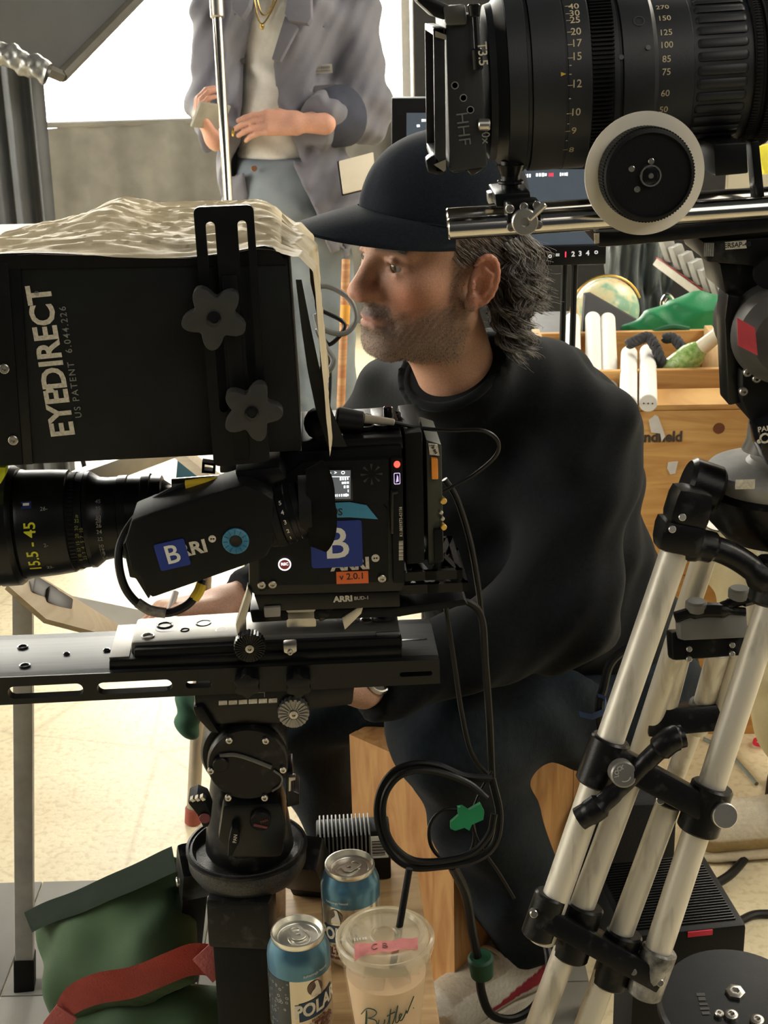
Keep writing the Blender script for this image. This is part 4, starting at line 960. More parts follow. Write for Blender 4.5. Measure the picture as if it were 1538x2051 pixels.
bm = nb(); a = ang_at(1106, 148, 177.4); vs = [bm.verts.new(ap(x, a + d, 177.5)) for x, d in ((1101, .022), (1111, 0), (1101, -.022))]; bm.faces.new(vs); part('index_mark', bm, mat('yellow_mark', (.7, .5, .05), .5), fb_)
for tx, py in (('270', 15), ('150', 37), ('125', 66), ('100', 91), ('85', 119), ('75', 144), ('60', 187), ('50', 219)):
    bm = nb(); atxt(bm, tx, .0078, 1306, ang_at(1306, py, 147), 147); part('focal_number', bm, GOLD, zb_)
bm = nb(); a = ang_at(1254, 42, 163); 
for k in range(24):
    pass
vs = [[bm.verts.new(ap(1254 + rr * math.cos(t_), a + rr * math.sin(t_) / 163, 163.3)) for t_ in [2 * math.pi * k / 24 for k in range(24)]] for rr in (9, 11)]
for k in range(24): bm.faces.new((vs[0][k], vs[0][(k + 1) % 24], vs[1][(k + 1) % 24], vs[1][k]))
part('engraved_circle', bm, mat('faint_ring', (.06, .06, .06), .4), zl)
for px_, py_ in ((1217, 115), (1268, 95)):
    bm = nb(); a = ang_at(px_, py_, 163); c_ = ap(px_, a, 163.2); cyl(bm, c_, c_ + (Vector((0, -1, 0)) * math.cos(a) + Vector((0, 0, 1)) * math.sin(a)) * .0006, .0022, n=12); part('set_screw', bm, BLKG, zl)
# camera body beyond the frame
t = thing('second_cinema_camera', 'second black cinema camera body behind the large lens at the right edge', 'camera', FA)
c_ = ap(1640, 0, 0)
bm = nb(); box(bm, c_.x + .002, c_.x + .22, AXA - .07, AXA + .08, c_.z - .085, c_.z + .075, .006); part('body', bm, BLK, t)
bm = nb(); cyl(bm, c_ + Vector((-.03, 0, 0)), c_ + Vector((.01, 0, 0)), .05, n=40); part('lens_mount', bm, SIL, t)
bm = nb(); box(bm, c_.x + .22, c_.x + .29, AXA - .055, AXA + .055, c_.z - .07, c_.z + .06, .005); part('battery', bm, BLK2, t)

# ---- matte box
mt_ = thing('matte_box', 'black clip-on filter frame with levers on the front of the large lens', 'matte box', FA)
bm = nb(); y0, y1 = -.012, .175
prism(bm, RA.poly([(891, 34), (946, 26), (960, 30), (976, 335), (900, 345)], y0), y0, y1, bev=.003); part('filter_stage', bm, LBK, mt_)
def ringx(bm, x0, x1, z0, z1, ya, yb, w_):
    """rectangular frame standing across the lens axis"""
    box(bm, x0, x1, ya, yb, z1 - w_, z1, .001); box(bm, x0, x1, ya, yb, z0, z0 + w_, .001); box(bm, x0, x1, ya, ya + w_, z0, z1, .001); box(bm, x0, x1, yb - w_, yb, z0, z1, .001)
f0, f1 = RA.at(866, 55, .0), RA.at(889, 340, 0)
bm = nb(); ringx(bm, f0.x, f1.x + .001, f1.z, f0.z, y0 - .006, y1 + .008, .006); part('front_frame', bm, mat('dark_frame', (.022, .022, .023), .3, var=.3, scale=60), mt_)
bm = nb(); prism(bm, RA.poly([(872, 62), (893, 70), (893, 80), (872, 74)], y0 - .008), y0 - .0085, y0 - .006); part('frame_edge_trim', bm, mat('worn_brass_edge', (.35, .32, .25), .4, .6), mt_); bm = nb(); prism(bm, RA.poly([(869, 330), (893, 320), (893, 340), (889, 344)], y0 - .008), y0 - .0085, y0 - .006)
part('frame_edge_trim', bm, mat('worn_brass_edge', (.35, .32, .25), .4, .6), mt_)
bm = nb(); prism(bm, RA.poly([(846, -14), (904, 12), (900, 42), (868, 34), (832, 0)], y0), y0 - .004, y0 + .09, bev=.003); part('top_flag_bracket', bm, BLK, mt_)
bm = nb(); prism(bm, RA.poly([(852, 318), (868, 308), (880, 312), (892, 344), (880, 350), (856, 344)], y0), y0 - .006, y0 + .02, bev=.003); part('lower_hinge', bm, BLK, mt_)
bm = nb(); prism(bm, RA.poly([(886, 12), (932, 8), (936, 50), (892, 52)], y0 - .004), y0 - .006, y0 + .02, bev=.003); part('filter_clip', bm, mat('dull_silver_clip', (.10, .10, .09), .35, .5), mt_)
bm = nb(); a, b = RA.at(950, 34, y0 - .008), RA.at(955, 118, y0 - .008); cyl(bm, a, b, .0022, n=12); cyl(bm, RA.at(949, 8, y0 - .008), a, .0055, .0045, n=16, bev=.001); cyl(bm, RA.at(954, 96, y0 - .008), RA.at(957, 140, y0 - .006), .0045, n=14, bev=.001); part('locking_lever', bm, BLKG, mt_)
for px_, py_ in ((911, 171), (928, 196), (942, 220)):
    bm = nb(); p = RA.at(px_, py_, y0); lathe(bm, [(.0032, 0), (.0032, .0006), (.0024, .0006), (.0024, 0)], p, (0, -1, 0), 16); part('engraved_ring', bm, DIMINK, mt_)
bm = nb(); text_into(bm, 'T3.5', .0105, on(RA, 966, 108, y0 - .014, -86), .01); part('aperture_lettering', bm, INK, mt_)
bm = nb(); text_into(bm, 'HHF', .0145, on(RA, 927, 258, y0 - .001, -84), -.004); part('scratched_lettering', bm, mat('scratched_ink', (.14, .15, .14), .5), mt_)
bm = nb(); text_into(bm, '10x', .010, on(RA, 972, 270, y0 - .001, -86), .0); part('ratio_lettering', bm, DIMINK, mt_)
bm = nb(); p = RA.at(967, 250, y0 - .002); cyl(bm, p - Vector((.004, 0, 0)), p + Vector((.006, 0, 0)), .005, n=14, bev=.001); part('silver_peg', bm, SCREW, mt_)
bm = nb(); prism(bm, RA.poly([(905, 330), (968, 325), (966, 338), (944, 352), (935, 340), (905, 346)], y0 + .01), y0 + .004, y0 + .03, bev=.002); part('bottom_clamp', bm, BLKG, mt_)

# ---- rods, lens support, follow focus
rd = thing('support_rods', 'pair of polished steel support rods under the large lens', 'rods', FA)
r0, r1 = RA.at(897, 459, 0), RA.at(1700, 405, 0); rk = .0094
def rod(p, q, name='rod'):
    d = (q - p).normalized(); bm = nb(); L = (q - p).length
    lathe(bm, [(rk * .62, .004), (rk * .66, 0), (rk * .9, 0), (rk, .0012), (rk, L)], p, d, 36); return part(name, bm, CHROME, rd)
rod(r0, r1); off = Vector((.003, .085, -.003)); rod(r0 + off, r1 + off)
ls = thing('lens_support', 'black lens support post clamped on the steel rods with silver knob', 'lens support', FA)
bm = nb(); a, b = RA.at(1018, 330, .06), RA.at(1022, 378, .05); cyl(bm, RA.at(1022, 320, .05), RA.at(1022, 392, .05), .0085, n=24, bev=.001); cyl(bm, RA.at(1022, 330, .05), RA.at(1022, 352, .05), .0125, .0085, n=24); part('post', bm, BLK, ls)
bm = nb(); p = RA.at(1022, 368, .05); cyl(bm, p, p + Vector((0, 0, .0035)), .012, n=24, bev=.0008); part('post_collar', bm, BLKG, ls)
bm = nb(); prism(bm, RA.poly([(990, 388), (1062, 384), (1064, 412), (994, 416)], .02), .018, .09, bev=.002); part('cross_block', bm, BLK, ls)
bm = nb(); prism(bm, RA.poly([(1014, 408), (1082, 403), (1086, 460), (1018, 465)], -.013), -.013, .02, bev=.003); part('rod_clamp', bm, BLK, ls)
screws(ls, RA, [(1021, 418), (1049, 414), (1075, 411), (1023, 455), (1078, 450)], -.013, .0038, SCREW, .0022)
bm = nb(); p = RA.at(1050, 443, -.014); lathe(bm, [(.0115, 0), (.0115, .006), (.0105, .007), (.004, .007), (.0035, .004), (.0001, .004)], p, (0, -1, 0), 30); kn = part('clamp_knob', bm, SIL, ls)
bm = nb(); q = RA.at(1092, 408, -.018); cyl(bm, p + Vector((.003, -.005, .002)), q, .0032, n=12, bev=.001); part('knob_lever', bm, SIL, kn)
bm = nb(); prism(bm, RA.poly([(976, 386), (990, 383), (992, 404), (978, 408)], .06), .055, .075, bev=.001); part('rear_tab', bm, SIL, ls)
ff = thing('follow_focus', 'black follow focus wheel with a plain white marking disc', 'follow focus', FA)
FY = -.045
p = RA.at(1291, 348, FY); kf = (RA.at(1391, 348, FY) - RA.at(1291, 348, FY)).length / 100
bm = nb(); lathe(bm, [(88 * kf, -.0015), (121 * kf, -.0015), (121 * kf, .0005), (88 * kf, .0005), (88 * kf, -.0015)], p, (0.06, -1, 0.03), 80, False); part('marking_disc', bm, mat('white_marking_disc', (.82, .77, .66), .5, var=.03, scale=20), ff)
p2 = RA.at(1300, 351, FY - .02)
bm = nb(); lathe(bm, [(92 * kf, -.022), (90 * kf, .0), (88 * kf, .004), (82 * kf, .005), (80 * kf, .002), (26 * kf, .002), (.0001, .002)], p2, (0.06, -1, 0.03), 80); wh = part('hand_wheel', bm, BLK2, ff)
bm = nb(); x_, y_, z_ = basis((0.06, -1, 0.03))
for k in range(90):
    an = 2 * math.pi * k / 90; c_ = p2 + (x_ * math.cos(an) + y_ * math.sin(an)) * 90.5 * kf
    tube(bm, [c_ - z_ * .018, c_ - z_ * .001], .0011, 5, 0)
o = part('wheel_knurl', bm, BLK2, wh); o['kind'] = 'stuff'
bm = nb(); lathe(bm, [(21 * kf, .002), (21 * kf, .006), (18 * kf, .006), (16.5 * kf, .003), (6 * kf, .003), (5 * kf, .007), (.0001, .007)], p2, (0.06, -1, 0.03), 6 * 6); hb = part('hub', bm, SCREW, wh)
bm = nb(); c_ = p2 + z_ * .0035; box(bm, c_.x - .006, c_.x + .006, c_.y - .002, c_.y + .002, c_.z - .006, c_.z + .006, .0008); part('square_socket', bm, BLKG, hb)
for px_, py_ in ((1304, 323), (1265, 338), (1276, 379)):
    bm = nb(); q = RA.at(px_, py_, FY - .0225); cyl(bm, q, q - Vector((0, .001, 0)), .0026, n=12, bev=.0004); part('screw', bm, SCREW, wh)
bm = nb(); cyl(bm, p + Vector((0, .0, 0)), p + Vector((0, .075, 0)), .014, n=20); part('drive_shaft', bm, BLK, ff)
bm = nb(); prism(bm, RA.poly([(1418, 284), (1484, 280), (1488, 342), (1422, 348)], .02), .0, .06, bev=.002); part('gear_box', bm, BLK, ff)
bm = nb(); prism(bm, RA.poly([(1504, 284), (1520, 282), (1532, 400), (1514, 402)], .03), .03, .05, bev=.001); part('support_post', bm, BLK, ff)
# ---- base under the rods
ba = thing('rod_base_plate', 'long black base plate with printed label beneath the steel rods', 'plate', FA)
bm = nb(); prism(bm, RA.poly([(1188, 462), (1240, 462), (1700, 415), (1700, 448), (1250, 491), (1196, 494)], .005), .0, .1, bev=.003); part('plate', bm, BLK, ba)
bm = nb(); prism(bm, RA.poly([(1190, 468), (1200, 467), (1200, 487), (1191, 488)], -.001), -.0015, .001); part('end_label', bm, INK, ba)
bm = nb(); prism(bm, RA.poly([(1404, 482), (1700, 462), (1700, 560), (1560, 536), (1414, 524)], .015), .01, .11, bev=.003); part('riser', bm, WORN, ba)
bm = nb(); prism(bm, RA.poly([(1452, 485), (1494, 481), (1495, 497), (1453, 500)], .009), .0085, .011); lb = part('printed_label', bm, INK, ba)
bm = nb(); text_into(bm, 'BERSAP-40', .0062, on(RA, 1473, 491, .0082, 3), .02, sx=.95); part('lettering', bm, mat('black_print', (.02, .02, .02), .6), ba)
bm = nb()
for k in range(9):
    q = RA.at(1411 + k * 2.2, 500, .0095); box(bm, q.x - .0003, q.x + .0003 * (1 + k % 2), .009, .0105, q.z - .006, q.z + .006)
part('barcode', bm, DIMINK, ba)
# ---- head of the right camera
ha = thing('second_fluid_head', 'black fluid head with a square of red tape at the right edge', 'tripod head', FA)
bm = nb(); prism(bm, RA.poly([(1440, 528), (1700, 540), (1700, 700), (1490, 620), (1474, 590), (1452, 590)], .02), .02, .1, bev=.003); part('top_bracket', bm, WORN, ha)
bm = nb(); prism(bm, RA.poly([(1456, 588), (1482, 592), (1484, 806), (1458, 812), (1450, 640)], .015), .012, .05, bev=.003); part('side_arm', bm, BLK, ha)
p = RA.at(1560, 668, .0); ky = .00045
bm = nb(); lathe(bm, [(.030, -.01), (.042, .0), (.044, .02), (.040, .03), (.044, .04), (.044, .09)], p + Vector((0, -.02, 0)), (0, 1, 0), 48); part('drum', bm, mat('grey_rubber_drum', (.05, .048, .045), .5, var=.3, scale=30), ha)
bm = nb(); prism(bm, RA.poly([(1476, 636), (1512, 657), (1517, 712), (1478, 692)], -.034), -.0346, -.0335); part('red_tape', bm, REDT, ha)
bm = nb(); prism(bm, RA.poly([(1484, 740), (1700, 770), (1700, 900), (1540, 880), (1500, 840), (1484, 800)], .0), -.004, .09, bev=.004); part('lower_housing', bm, BLK2, ha)
screws(ha, RA, [(1496, 745), (1514, 757), (1488, 783)], -.005, .004, SCREW, .004)
bm = nb(); p = RA.at(1538, 545, .0); 
for k in range(16):
    an = 2 * math.pi * k / 16; cyl(bm, p, p + Vector((math.cos(an) * .013, -.004, math.sin(an) * .013)), .0012, n=5)
lathe(bm, [(.014, 0), (.014, .008), (.010, .008)], p, (0, -1, 0), 30); part('tension_dial', bm, BLK, ha)
p = RA.at(1530, 872, .0)
bm = nb(); lathe(bm, [(.020, .05), (.022, .01), (.026, .0)], RA.at(1540, 900, .045), (0, 0, 1), 32); part('pan_column', bm, mat('grey_casting', (.16, .16, .15), .4, .3), ha)
bm = nb(); prism(bm, RA.poly([(1512, 850), (1600, 830), (1600, 940), (1538, 936), (1520, 900)], -.02), -.03, .01, bev=.006); lv = part('pan_lever', bm, BLKG, ha)
bm = nb(); text_into(bm, 'PAN', .0068, on(RA, 1532, 859, -.0308, 8), .02); q = RA.at(1532, 878, -.031); prism(bm, circ(q.x, q.z, .005, 12), -.0308, -.0302, [circ(q.x, q.z, .0032, 12)]); prism(bm, circ(q.x - .005, q.z - .003, .002, 10), -.0308, -.0302); part('lettering', bm, INK, lv)
# loose yellow thing at the right edge behind the rods
# ================================================================== tall tripod of the right camera
bc = FA @ RA.at(1560, 935, .05)
ta = thing('aluminium_tripod', 'tall tripod with scuffed aluminium tubes and black locking clamps', 'tripod', Vector((bc.x, bc.y, 0)))
GREYC = mat('grey_bowl_casting', (.30, .295, .28), .5, .2, var=.12, scale=40, bump=.2, bscale=300)
bm = nb(); lathe(bm, [(.028, .010), (.032, .006), (.055, .003), (.067, .0), (.0695, -.003), (.0695, -.010), (.066, -.018), (.05, -.02)], bc, (0, 0, 1), 60); part('bowl_flange', bm, GREYC, ta, world=True)
def wpart(name, m, fn, parent=ta, sharp=35):
    bm = nb(); fn(bm); return part(name, bm, m, parent, world=True, sharp=sharp)
wpart('crown_casting', WORN, lambda bm: lathe(bm, [(.02, -.075), (.05, -.07), (.068, -.05), (.072, -.022), (.066, -.016)], bc, (0, 0, 1), 48))
q = FA @ RA.at(1492, 972, -.018); q0 = FA @ RA.at(1470, 968, -.020)
wpart('flange_label', INK, lambda bm: bar(bm, q - Vector((.009, .0, -.001)), q + Vector((.009, 0, .001)), .009, .009, .002, .002, (0, 0, 1), .0003))
DT0 = 1.33
def leg_pt(px, py, dd=0):   # plane of the near leg: leans towards the camera further down
    return P(px, py, DT0 + .10 * (py - 1050) / 1000 + dd)
# near leg head
wpart('leg_head', WORN, lambda bm: (bar(bm, leg_pt(1388, 975), leg_pt(1368, 1052), .036, .040, .044, .042, RGT, .010), bar(bm, leg_pt(1366, 1040), leg_pt(1350, 1104), .044, .040, .046, .042, RGT, .009)))
wpart('leg_hinge', WORN, lambda bm: cyl(bm, leg_pt(1372, 962, .03), leg_pt(1440, 985, .03), .024, n=24, bev=.004))
wpart('leg_yoke', WORN, lambda bm: (tube(bm, [leg_pt(1372, 1090), leg_pt(1420, 1095), leg_pt(1480, 1120), leg_pt(1560, 1180)], [.016, .015, .012, .012, .016], 12)))
wpart('yoke_boss', WORN, lambda bm: cyl(bm, leg_pt(1560, 1120, .005), leg_pt(1540, 1210, .005), .021, n=24, bev=.003))
for a_, b_ in ((1346, 1060), (1366, 1036)):
    bm = nb(); p = leg_pt(a_, b_, -.026); cyl(bm, p, p - _f * .002, .0035, n=12, bev=.0005); part('screw', bm, SCREW, ta, world=True)
TR = .0137
def legtube(a, b, name='leg_tube', r=TR, dd0=0, dd1=0):
    bm = nb(); cyl(bm, leg_pt(*a, dd0), leg_pt(*b, dd1), r, n=28, bev=.001); return part(name, bm, ALU, ta, world=True)
legtube((1356, 1092), (1083, 1884)); legtube((1545, 1205), (1297, 1965))
legtube((1264, 1550), (1000, 2260), 'inner_tube', .0125, .012, .012); legtube((1338, 1610), (1110, 2230), 'inner_tube', .0125, .012, .012)
def collar(px0, py0, px1, py1, r, name, m=WORN, dd=0):
    bm = nb(); a, b = leg_pt(px0, py0, dd), leg_pt(px1, py1, dd); L = (b - a).length; lathe(bm, [(r - .002, 0), (r, .002), (r, L - .002), (r - .002, L)], a, b - a, 28); return part(name, bm, m, ta, world=True)
collar(1224, 1478, 1190, 1570, .0195, 'upper_clamp_collar'); collar(1428, 1572, 1396, 1664, .021, 'upper_clamp_collar')
bm = nb(); bar(bm, leg_pt(1215, 1510, .004), leg_pt(1420, 1622, .004), .044, .044, .026, .026, _f, .004); part('upper_clamp_bridge', bm, WORN, ta, world=True)
p = leg_pt(1450, 1634, -.026); bm = nb(); cyl(bm, p + _f * .01, p - _f * .002 + RGT * .001, .0125, n=24, bev=.001); part('clamp_end_disc', bm, SIL, ta, world=True)
# wing lever
bm = nb(); c_ = leg_pt(1262, 1556, -.03)
tube(bm, [leg_pt(1160, 1640, -.034), leg_pt(1195, 1618, -.036), leg_pt(1248, 1572, -.034), leg_pt(1300, 1520, -.034), leg_pt(1340, 1484, -.036), leg_pt(1368, 1474, -.034)], [.0115, .0125, .0095, .0085, .0085, .0095, .0125, .0125, .011], 12); wl = part('wing_lever', bm, WORN, ta, world=True)
bm = nb(); p = leg_pt(1250, 1552, -.042); cyl(bm, p + _f * .03, p, .0125, n=28, bev=.0015); lk = part('lock_disc', bm, mat('dull_zinc', (.26, .25, .23), .4, .6), wl, world=True)
bm = nb()
def lockfn(s, t_):
    an = 2.3 - s / .0085; rr = .0082 + t_; return p - _f * .0006 + RGT * rr * math.cos(an) - DWN * rr * math.sin(an)
text_into(bm, 'LOCK', .0058, lambda s, t_: lockfn(s - .002, t_ - .001), .02)
for k in range(8):
    a0_, a1_ = -1.9 + k * .2, -1.9 + (k + 1) * .2; vs = [bm.verts.new(p - _f * .0006 + RGT * rr * math.cos(an) + DWN * -rr * math.sin(an)) for an, rr in ((a0_, .0058), (a1_, .0058), (a1_, .0068), (a0_, .0068))]; bm.faces.new(vs)
part('lettering', bm, mat('engraved_pale', (.5, .48, .42), .5), wl, world=True)
for a_, b_ in ((1251, 1522), (1335, 1563), (1322, 1602)):
    bm = nb(); q = leg_pt(a_, b_, -.014); cyl(bm, q + _f * .008, q - _f * .003, .0045, n=14, bev=.0008); part('screw', bm, SCREW, ta, world=True)
# lower clamp
collar(1174, 1812, 1140, 1918, .0185, 'lower_clamp_collar', WORN, .012); collar(1252, 1866, 1218, 1972, .0185, 'lower_clamp_collar', WORN, .012)
collar(1106, 1790, 1076, 1876, .017, 'lower_clamp_socket'); 
SCR_ = mat('scraped_silver_casting', (.05, .05, .05), .4, .4, col2=(.36, .35, .32), scale=70, bump=.3, bscale=300, detail=8)
collar(1322, 1900, 1288, 1992, .018, 'worn_clamp_socket', SCR_)
bm = nb(); bar(bm, leg_pt(1085, 1828, .004), leg_pt(1315, 1956, .004), .042, .042, .022, .022, _f, .003); part('lower_clamp_bridge', bm, WORN, ta, world=True)
for a_, b_ in ((1069, 1830), (1268, 1946), (1322, 1968)):
    bm = nb(); q = leg_pt(a_, b_, -.017); cyl(bm, q + _f * .008, q - _f * .002, .004, n=14, bev=.0008); part('screw', bm, SCREW, ta, world=True)
ftl = P(1010, 2330, 1.50)
# spread feet of the near leg
e0, e1 = leg_pt(1000, 2260, .012), leg_pt(1110, 2230, .012)
# second leg going away from the camera
def far(px, py, d): return P(px, py, d)
for a, b in (((1432, 1050, 1.45), (1278, 1520, 1.62)), ((1560, 1050, 1.46), (1440, 1460, 1.60)), ):
    bm = nb(); cyl(bm, P(*a), P(*b), .0125, n=24, bev=.001); part('far_leg_tube', bm, ALU, ta, world=True)
for a, b in (((1362, 1305, 1.545), (1318, 1480, 1.62)), ((1440, 1302, 1.545), (1396, 1462, 1.62))):
    bm = nb(); cyl(bm, P(*a), P(*b), .0125, n=24, bev=.001); part('far_inner_tube', bm, ALU, ta, world=True)
bm = nb(); bar(bm, P(1340, 1292, 1.47), P(1500, 1280, 1.47), .03, .03, .03, .03, _f, .004); fc = part('far_clamp_bridge', bm, WORN, ta, world=True)
bm = nb(); bar(bm, P(1356, 1252, 1.45), P(1492, 1246, 1.45), .026, .026, .03, .03, _f, .005); part('far_clamp_cover', bm, mat('grey_rubber_cover', (.16, .16, .15), .6), ta, world=True)
bm = nb(); tube(bm, [P(1352, 1236, 1.44), P(1410, 1222, 1.44), P(1492, 1226, 1.44)], [.006, .008, .008, .005], 10); tube(bm, [P(1430, 1220, 1.44), P(1470, 1206, 1.44), P(1506, 1196, 1.44)], [.005, .006, .008], 10); part('far_wing_lever', bm, WORN, ta, world=True)
for a_, b_ in ((1480, 1188), (1394, 1214)):
    bm = nb(); q = P(a_, b_, 1.44); cyl(bm, q + Vector((0, 0, -.006)), q + Vector((0, 0, .006)), .011, n=20, bev=.002); part('lever_cap', bm, mat('grey_rubber_cover', (.16, .16, .15), .6), ta, world=True)
for a_, b_ in ((1380, 1302), (1380, 1322), (1466, 1294), (1466, 1312)):
    bm = nb(); q = P(a_, b_ - 2, 1.452); cyl(bm, q + _f * .006, q - _f * .002, .003, n=12, bev=.0005); part('screw', bm, SCREW, ta, world=True)
bm = nb(); bar(bm, P(1290, 1445, 1.60), P(1450, 1430, 1.60), .045, .05, .03, .03, _f, .004); part('far_lower_clamp', bm, WORN, ta, world=True)
for a_, b_ in ((1320, 1440), (1402, 1432), (1444, 1420)):
    bm = nb(); q = P(a_, b_, 1.6); cyl(bm, q, q + (P(a_ + 6, b_ - 24, 1.59) - q), .0155, n=20, bev=.002); part('far_clamp_collar', bm, mat('grey_rubber_cover', (.16, .16, .15), .6), ta, world=True)
bm = nb(); cyl(bm, P(1394, 1440, 1.62), G(1185, 2030) + Vector((0, 0, .02)), .0115, n=20); part('far_lower_tube', bm, ALU, ta, world=True)
# third leg to the right, and feet
bm = nb(); d_ = bc + Vector((.07, .07, -.07)); cyl(bm, d_, Vector((bc.x + .30, bc.y + .40, .02)), .016, n=20); part('right_leg_tube', bm, ALU, ta, world=True)
for a, b in ((leg_pt(1000, 2260, .012), None), (leg_pt(1110, 2230, .012), None)):
    dv = (leg_pt(1000, 2260, .012) - leg_pt(1290, 1480, .012)).normalized(); e = a + dv * ((.015 - a.z) / dv.z)
    bm = nb(); cyl(bm, a, e, .0115, n=20); part('lower_tube', bm, ALU, ta, world=True)
    bm = nb(); ball(bm, e, (.022, .022, .014)); part('rubber_foot', bm, RUB, ta, world=True)
# ================================================================== people: shared anatomy
def head_sdf(p, nose=1.0):
    """head in its own frame: x right, y forward, z up, eyes at z=0"""
    q = p.copy(); q[:, 0] = np.abs(q[:, 0])
    d = s_ell(q, (0, -.010, .036), (.0735, .097, .082))
    d = smin(d, s_ell(q, (0, .030, -.030), (.059, .056, .080)), .03)
    d = smin(d, s_cap(q, (.052, -.005, -.060), (.020, .066, -.101), .017, .015), .022)
    d = smin(d, s_ell(q, (0, .040, -.080), (.044, .044, .034)), .02)
    d = smin(d, s_ell(q, (0, .074, -.099), (.021, .0155, .017)), .018)
    d = smin(d, s_ell(q, (.044, .048, -.024), (.021, .024, .018)), .02)
    d = smin(d, s_cap(q, (.008, .081, .019), (.044, .066, .019), .0105, .009), .012)
    d = smax(d, -s_ell(q, (.0325, .092, -.001), (.0190, .0185, .0130)), .010)
    # lids
    d = smin(d, chain(q, [(.0165, .0730, -.001), (.023, .0795, .0058), (.0345, .0797, .0062), (.0475, .0665, -.001)], [.0022, .0032, .0034, .0026], .004), .004)
    d = smin(d, chain(q, [(.0165, .0730, -.002), (.025, .0770, -.0092), (.0365, .0760, -.0094), (.0475, .0665, -.0015)], [.0022, .0028, .0028, .0022], .004), .005)
    d = smin(d, s_ell(q, (.030, .070, -.014), (.014, .008, .005)), .006)
    # nose
    d = smin(d, s_cap(q, (0, .083, .010), (0, .1035, -.025), .0085, .0092), .010)
    d = smin(d, s_ell(q, (0, .1050, -.0335), (.0118, .0128, .0108)), .008)
    d = smin(d, s_ell(q, (.0105, .0945, -.0375), (.0092, .0155, .0095)), .012)
    d = smax(d, -s_ell(q, (.0070, .101, -.0480), (.0042, .0065, .0045)), .004)
    # muzzle and lips, corners turned down
    d = smin(d, s_ell(q, (0, .064, -.064), (.030, .030, .026)), .016)
    d = smin(d, chain(q, [(0, .0925, -.0635), (.012, .0885, -.0655), (.025, .0775, -.0715)], [.0048, .0042, .0022], .005), .005)
    d = smin(d, chain(q, [(0, .0905, -.0735), (.012, .0865, -.0745), (.023, .0775, -.0745)], [.0055, .0045, .0022], .005), .005)
    d = smax(d, -chain(q, [(0, .0985, -.0685), (.013, .0935, -.0695), (.027, .0815, -.0738)], [.0016, .0016, .0010], .002), .003)
    d = smax(d, -s_cap(q, (.018, .098, -.050), (.034, .080, -.068), .004, .003), .014)
    d = smin(d, s_cap(q, (0, -.002, -.070), (0, -.038, -.148), .052, .050), .03)
    # ears
    c, s_ = math.cos(R(14)), math.sin(R(14)); e = q - np.array([.081, -.014, -.018])
    e2 = np.stack([e[:, 0] * .94 - e[:, 1] * -.34, e[:, 0] * -.34 + e[:, 1] * .94, e[:, 2]], 1)
    e3 = np.stack([e2[:, 0], e2[:, 1] * c + e2[:, 2] * s_, -e2[:, 1] * s_ + e2[:, 2] * c], 1)
    ear = smin(s_ell(e3, (-.0015, .001, .001), (.0042, .0165, .0285)), s_ell(e3, (-.001, .006, -.027), (.0045, .0085, .0095)), .008)
    ep_ = [(.0032 - .001 * (k > 9), .002 + .0165 * math.cos(R(35 + 19 * k)), .002 + .0295 * math.sin(R(35 + 19 * k))) for k in range(12)]
    ear = smin(ear, chain(e3, ep_, [.0024] + [.0034] * 9 + [.003, .0026], .002), .003)
    ear = smax(ear, -s_ell(e3, (.0035, .0035, -.004), (.0062, .0085, .0115)), .0025)
    ear = smin(ear, chain(e3, [(.0022, .004, .017), (.0028, -.006, .012), (.0028, -.0085, -.002), (.0022, -.004, -.014)], [.0022, .0028, .0028, .0022], .003), .0025)
    ear = smin(ear, s_ell(e3, (.002, .0125, -.006), (.0035, .0045, .006)), .003)
    return smin(d, ear, .006)
def sstep(x, a, b):
    t = np.clip((x - a) / (b - a), 0, 1); return t * t * (3 - 2 * t)
def vn(p, k, seed=0):
    r = np.random.RandomState(seed); o = np.zeros(len(p))
    for i in range(7):
        d = r.randn(3); d /= np.linalg.norm(d); o += np.sin(p @ d * k * (1 + .6 * r.rand()) + r.rand() * 6.28)
    return o / 3.5
def hand_parts(W, fdir, palm, side=1, curl=(.5, .5, .5, .5), scale=1.0, thumb=(.5, .3), spread=.06):
    """capsules for a hand: W wrist, fdir towards fingers, palm normal; side=+1 puts the thumb along fdir x palm"""
    y = Vector(fdir).normalized(); z = -(Vector(palm) - y * Vector(palm).dot(y)).normalized(); x = y.cross(z) * side; W = Vector(W)
    T = lambda a, b, c: W + (x * a + y * b + z * c) * scale
    S = scale; palm_c = []
    for a in (-.027, -.009, .010, .028): palm_c.append((T(a * .75, .008, 0), T(a, .082, 0), .0155 * S, .0125 * S))
    fing = []
    L = ((.036, .024, .021), (.043, .028, .022), (.040, .027, .021), (.031, .021, .019)); r0 = (.0092, .0098, .0094, .0084)
    order = (.028, .010, -.009, -.027)   # index beside the thumb
    for i in range(4):
        a = order[i]; p = T(a, .086, 0); ang = .12; sp = spread * (1.5 - i) * .5
        for j in range(3):
            ang += curl[i] * (.8, 1.1, .8)[j]
            v = (y * math.cos(ang) - z * math.sin(ang) + x * sp).normalized(); n = p + v * L[i][j] * S
            fing.append((p, n, r0[i] * S * (1, .92, .84)[j], r0[i] * S * (.93, .86, .74)[j])); p = n
    p = T(.026, .018, -.006); a0 = thumb[0]
    v = (x * math.sin(a0 + .25) + y * math.cos(a0 + .25) - z * .35).normalized(); n = p + v * .042 * S; fing.append((p, n, .0135 * S, .0108 * S)); p = n
    v = (x * math.sin(a0 - .1) + y * math.cos(a0 - .1) - z * (.3 + thumb[1])).normalized(); n = p + v * .032 * S; fing.append((p, n, .0105 * S, .0096 * S)); p = n
    v = (x * math.sin(a0 - .45) + y * math.cos(a0 - .45) - z * (.35 + thumb[1])).normalized(); n = p + v * .025 * S; fing.append((p, n, .0095 * S, .0078 * S))
    return palm_c, fing
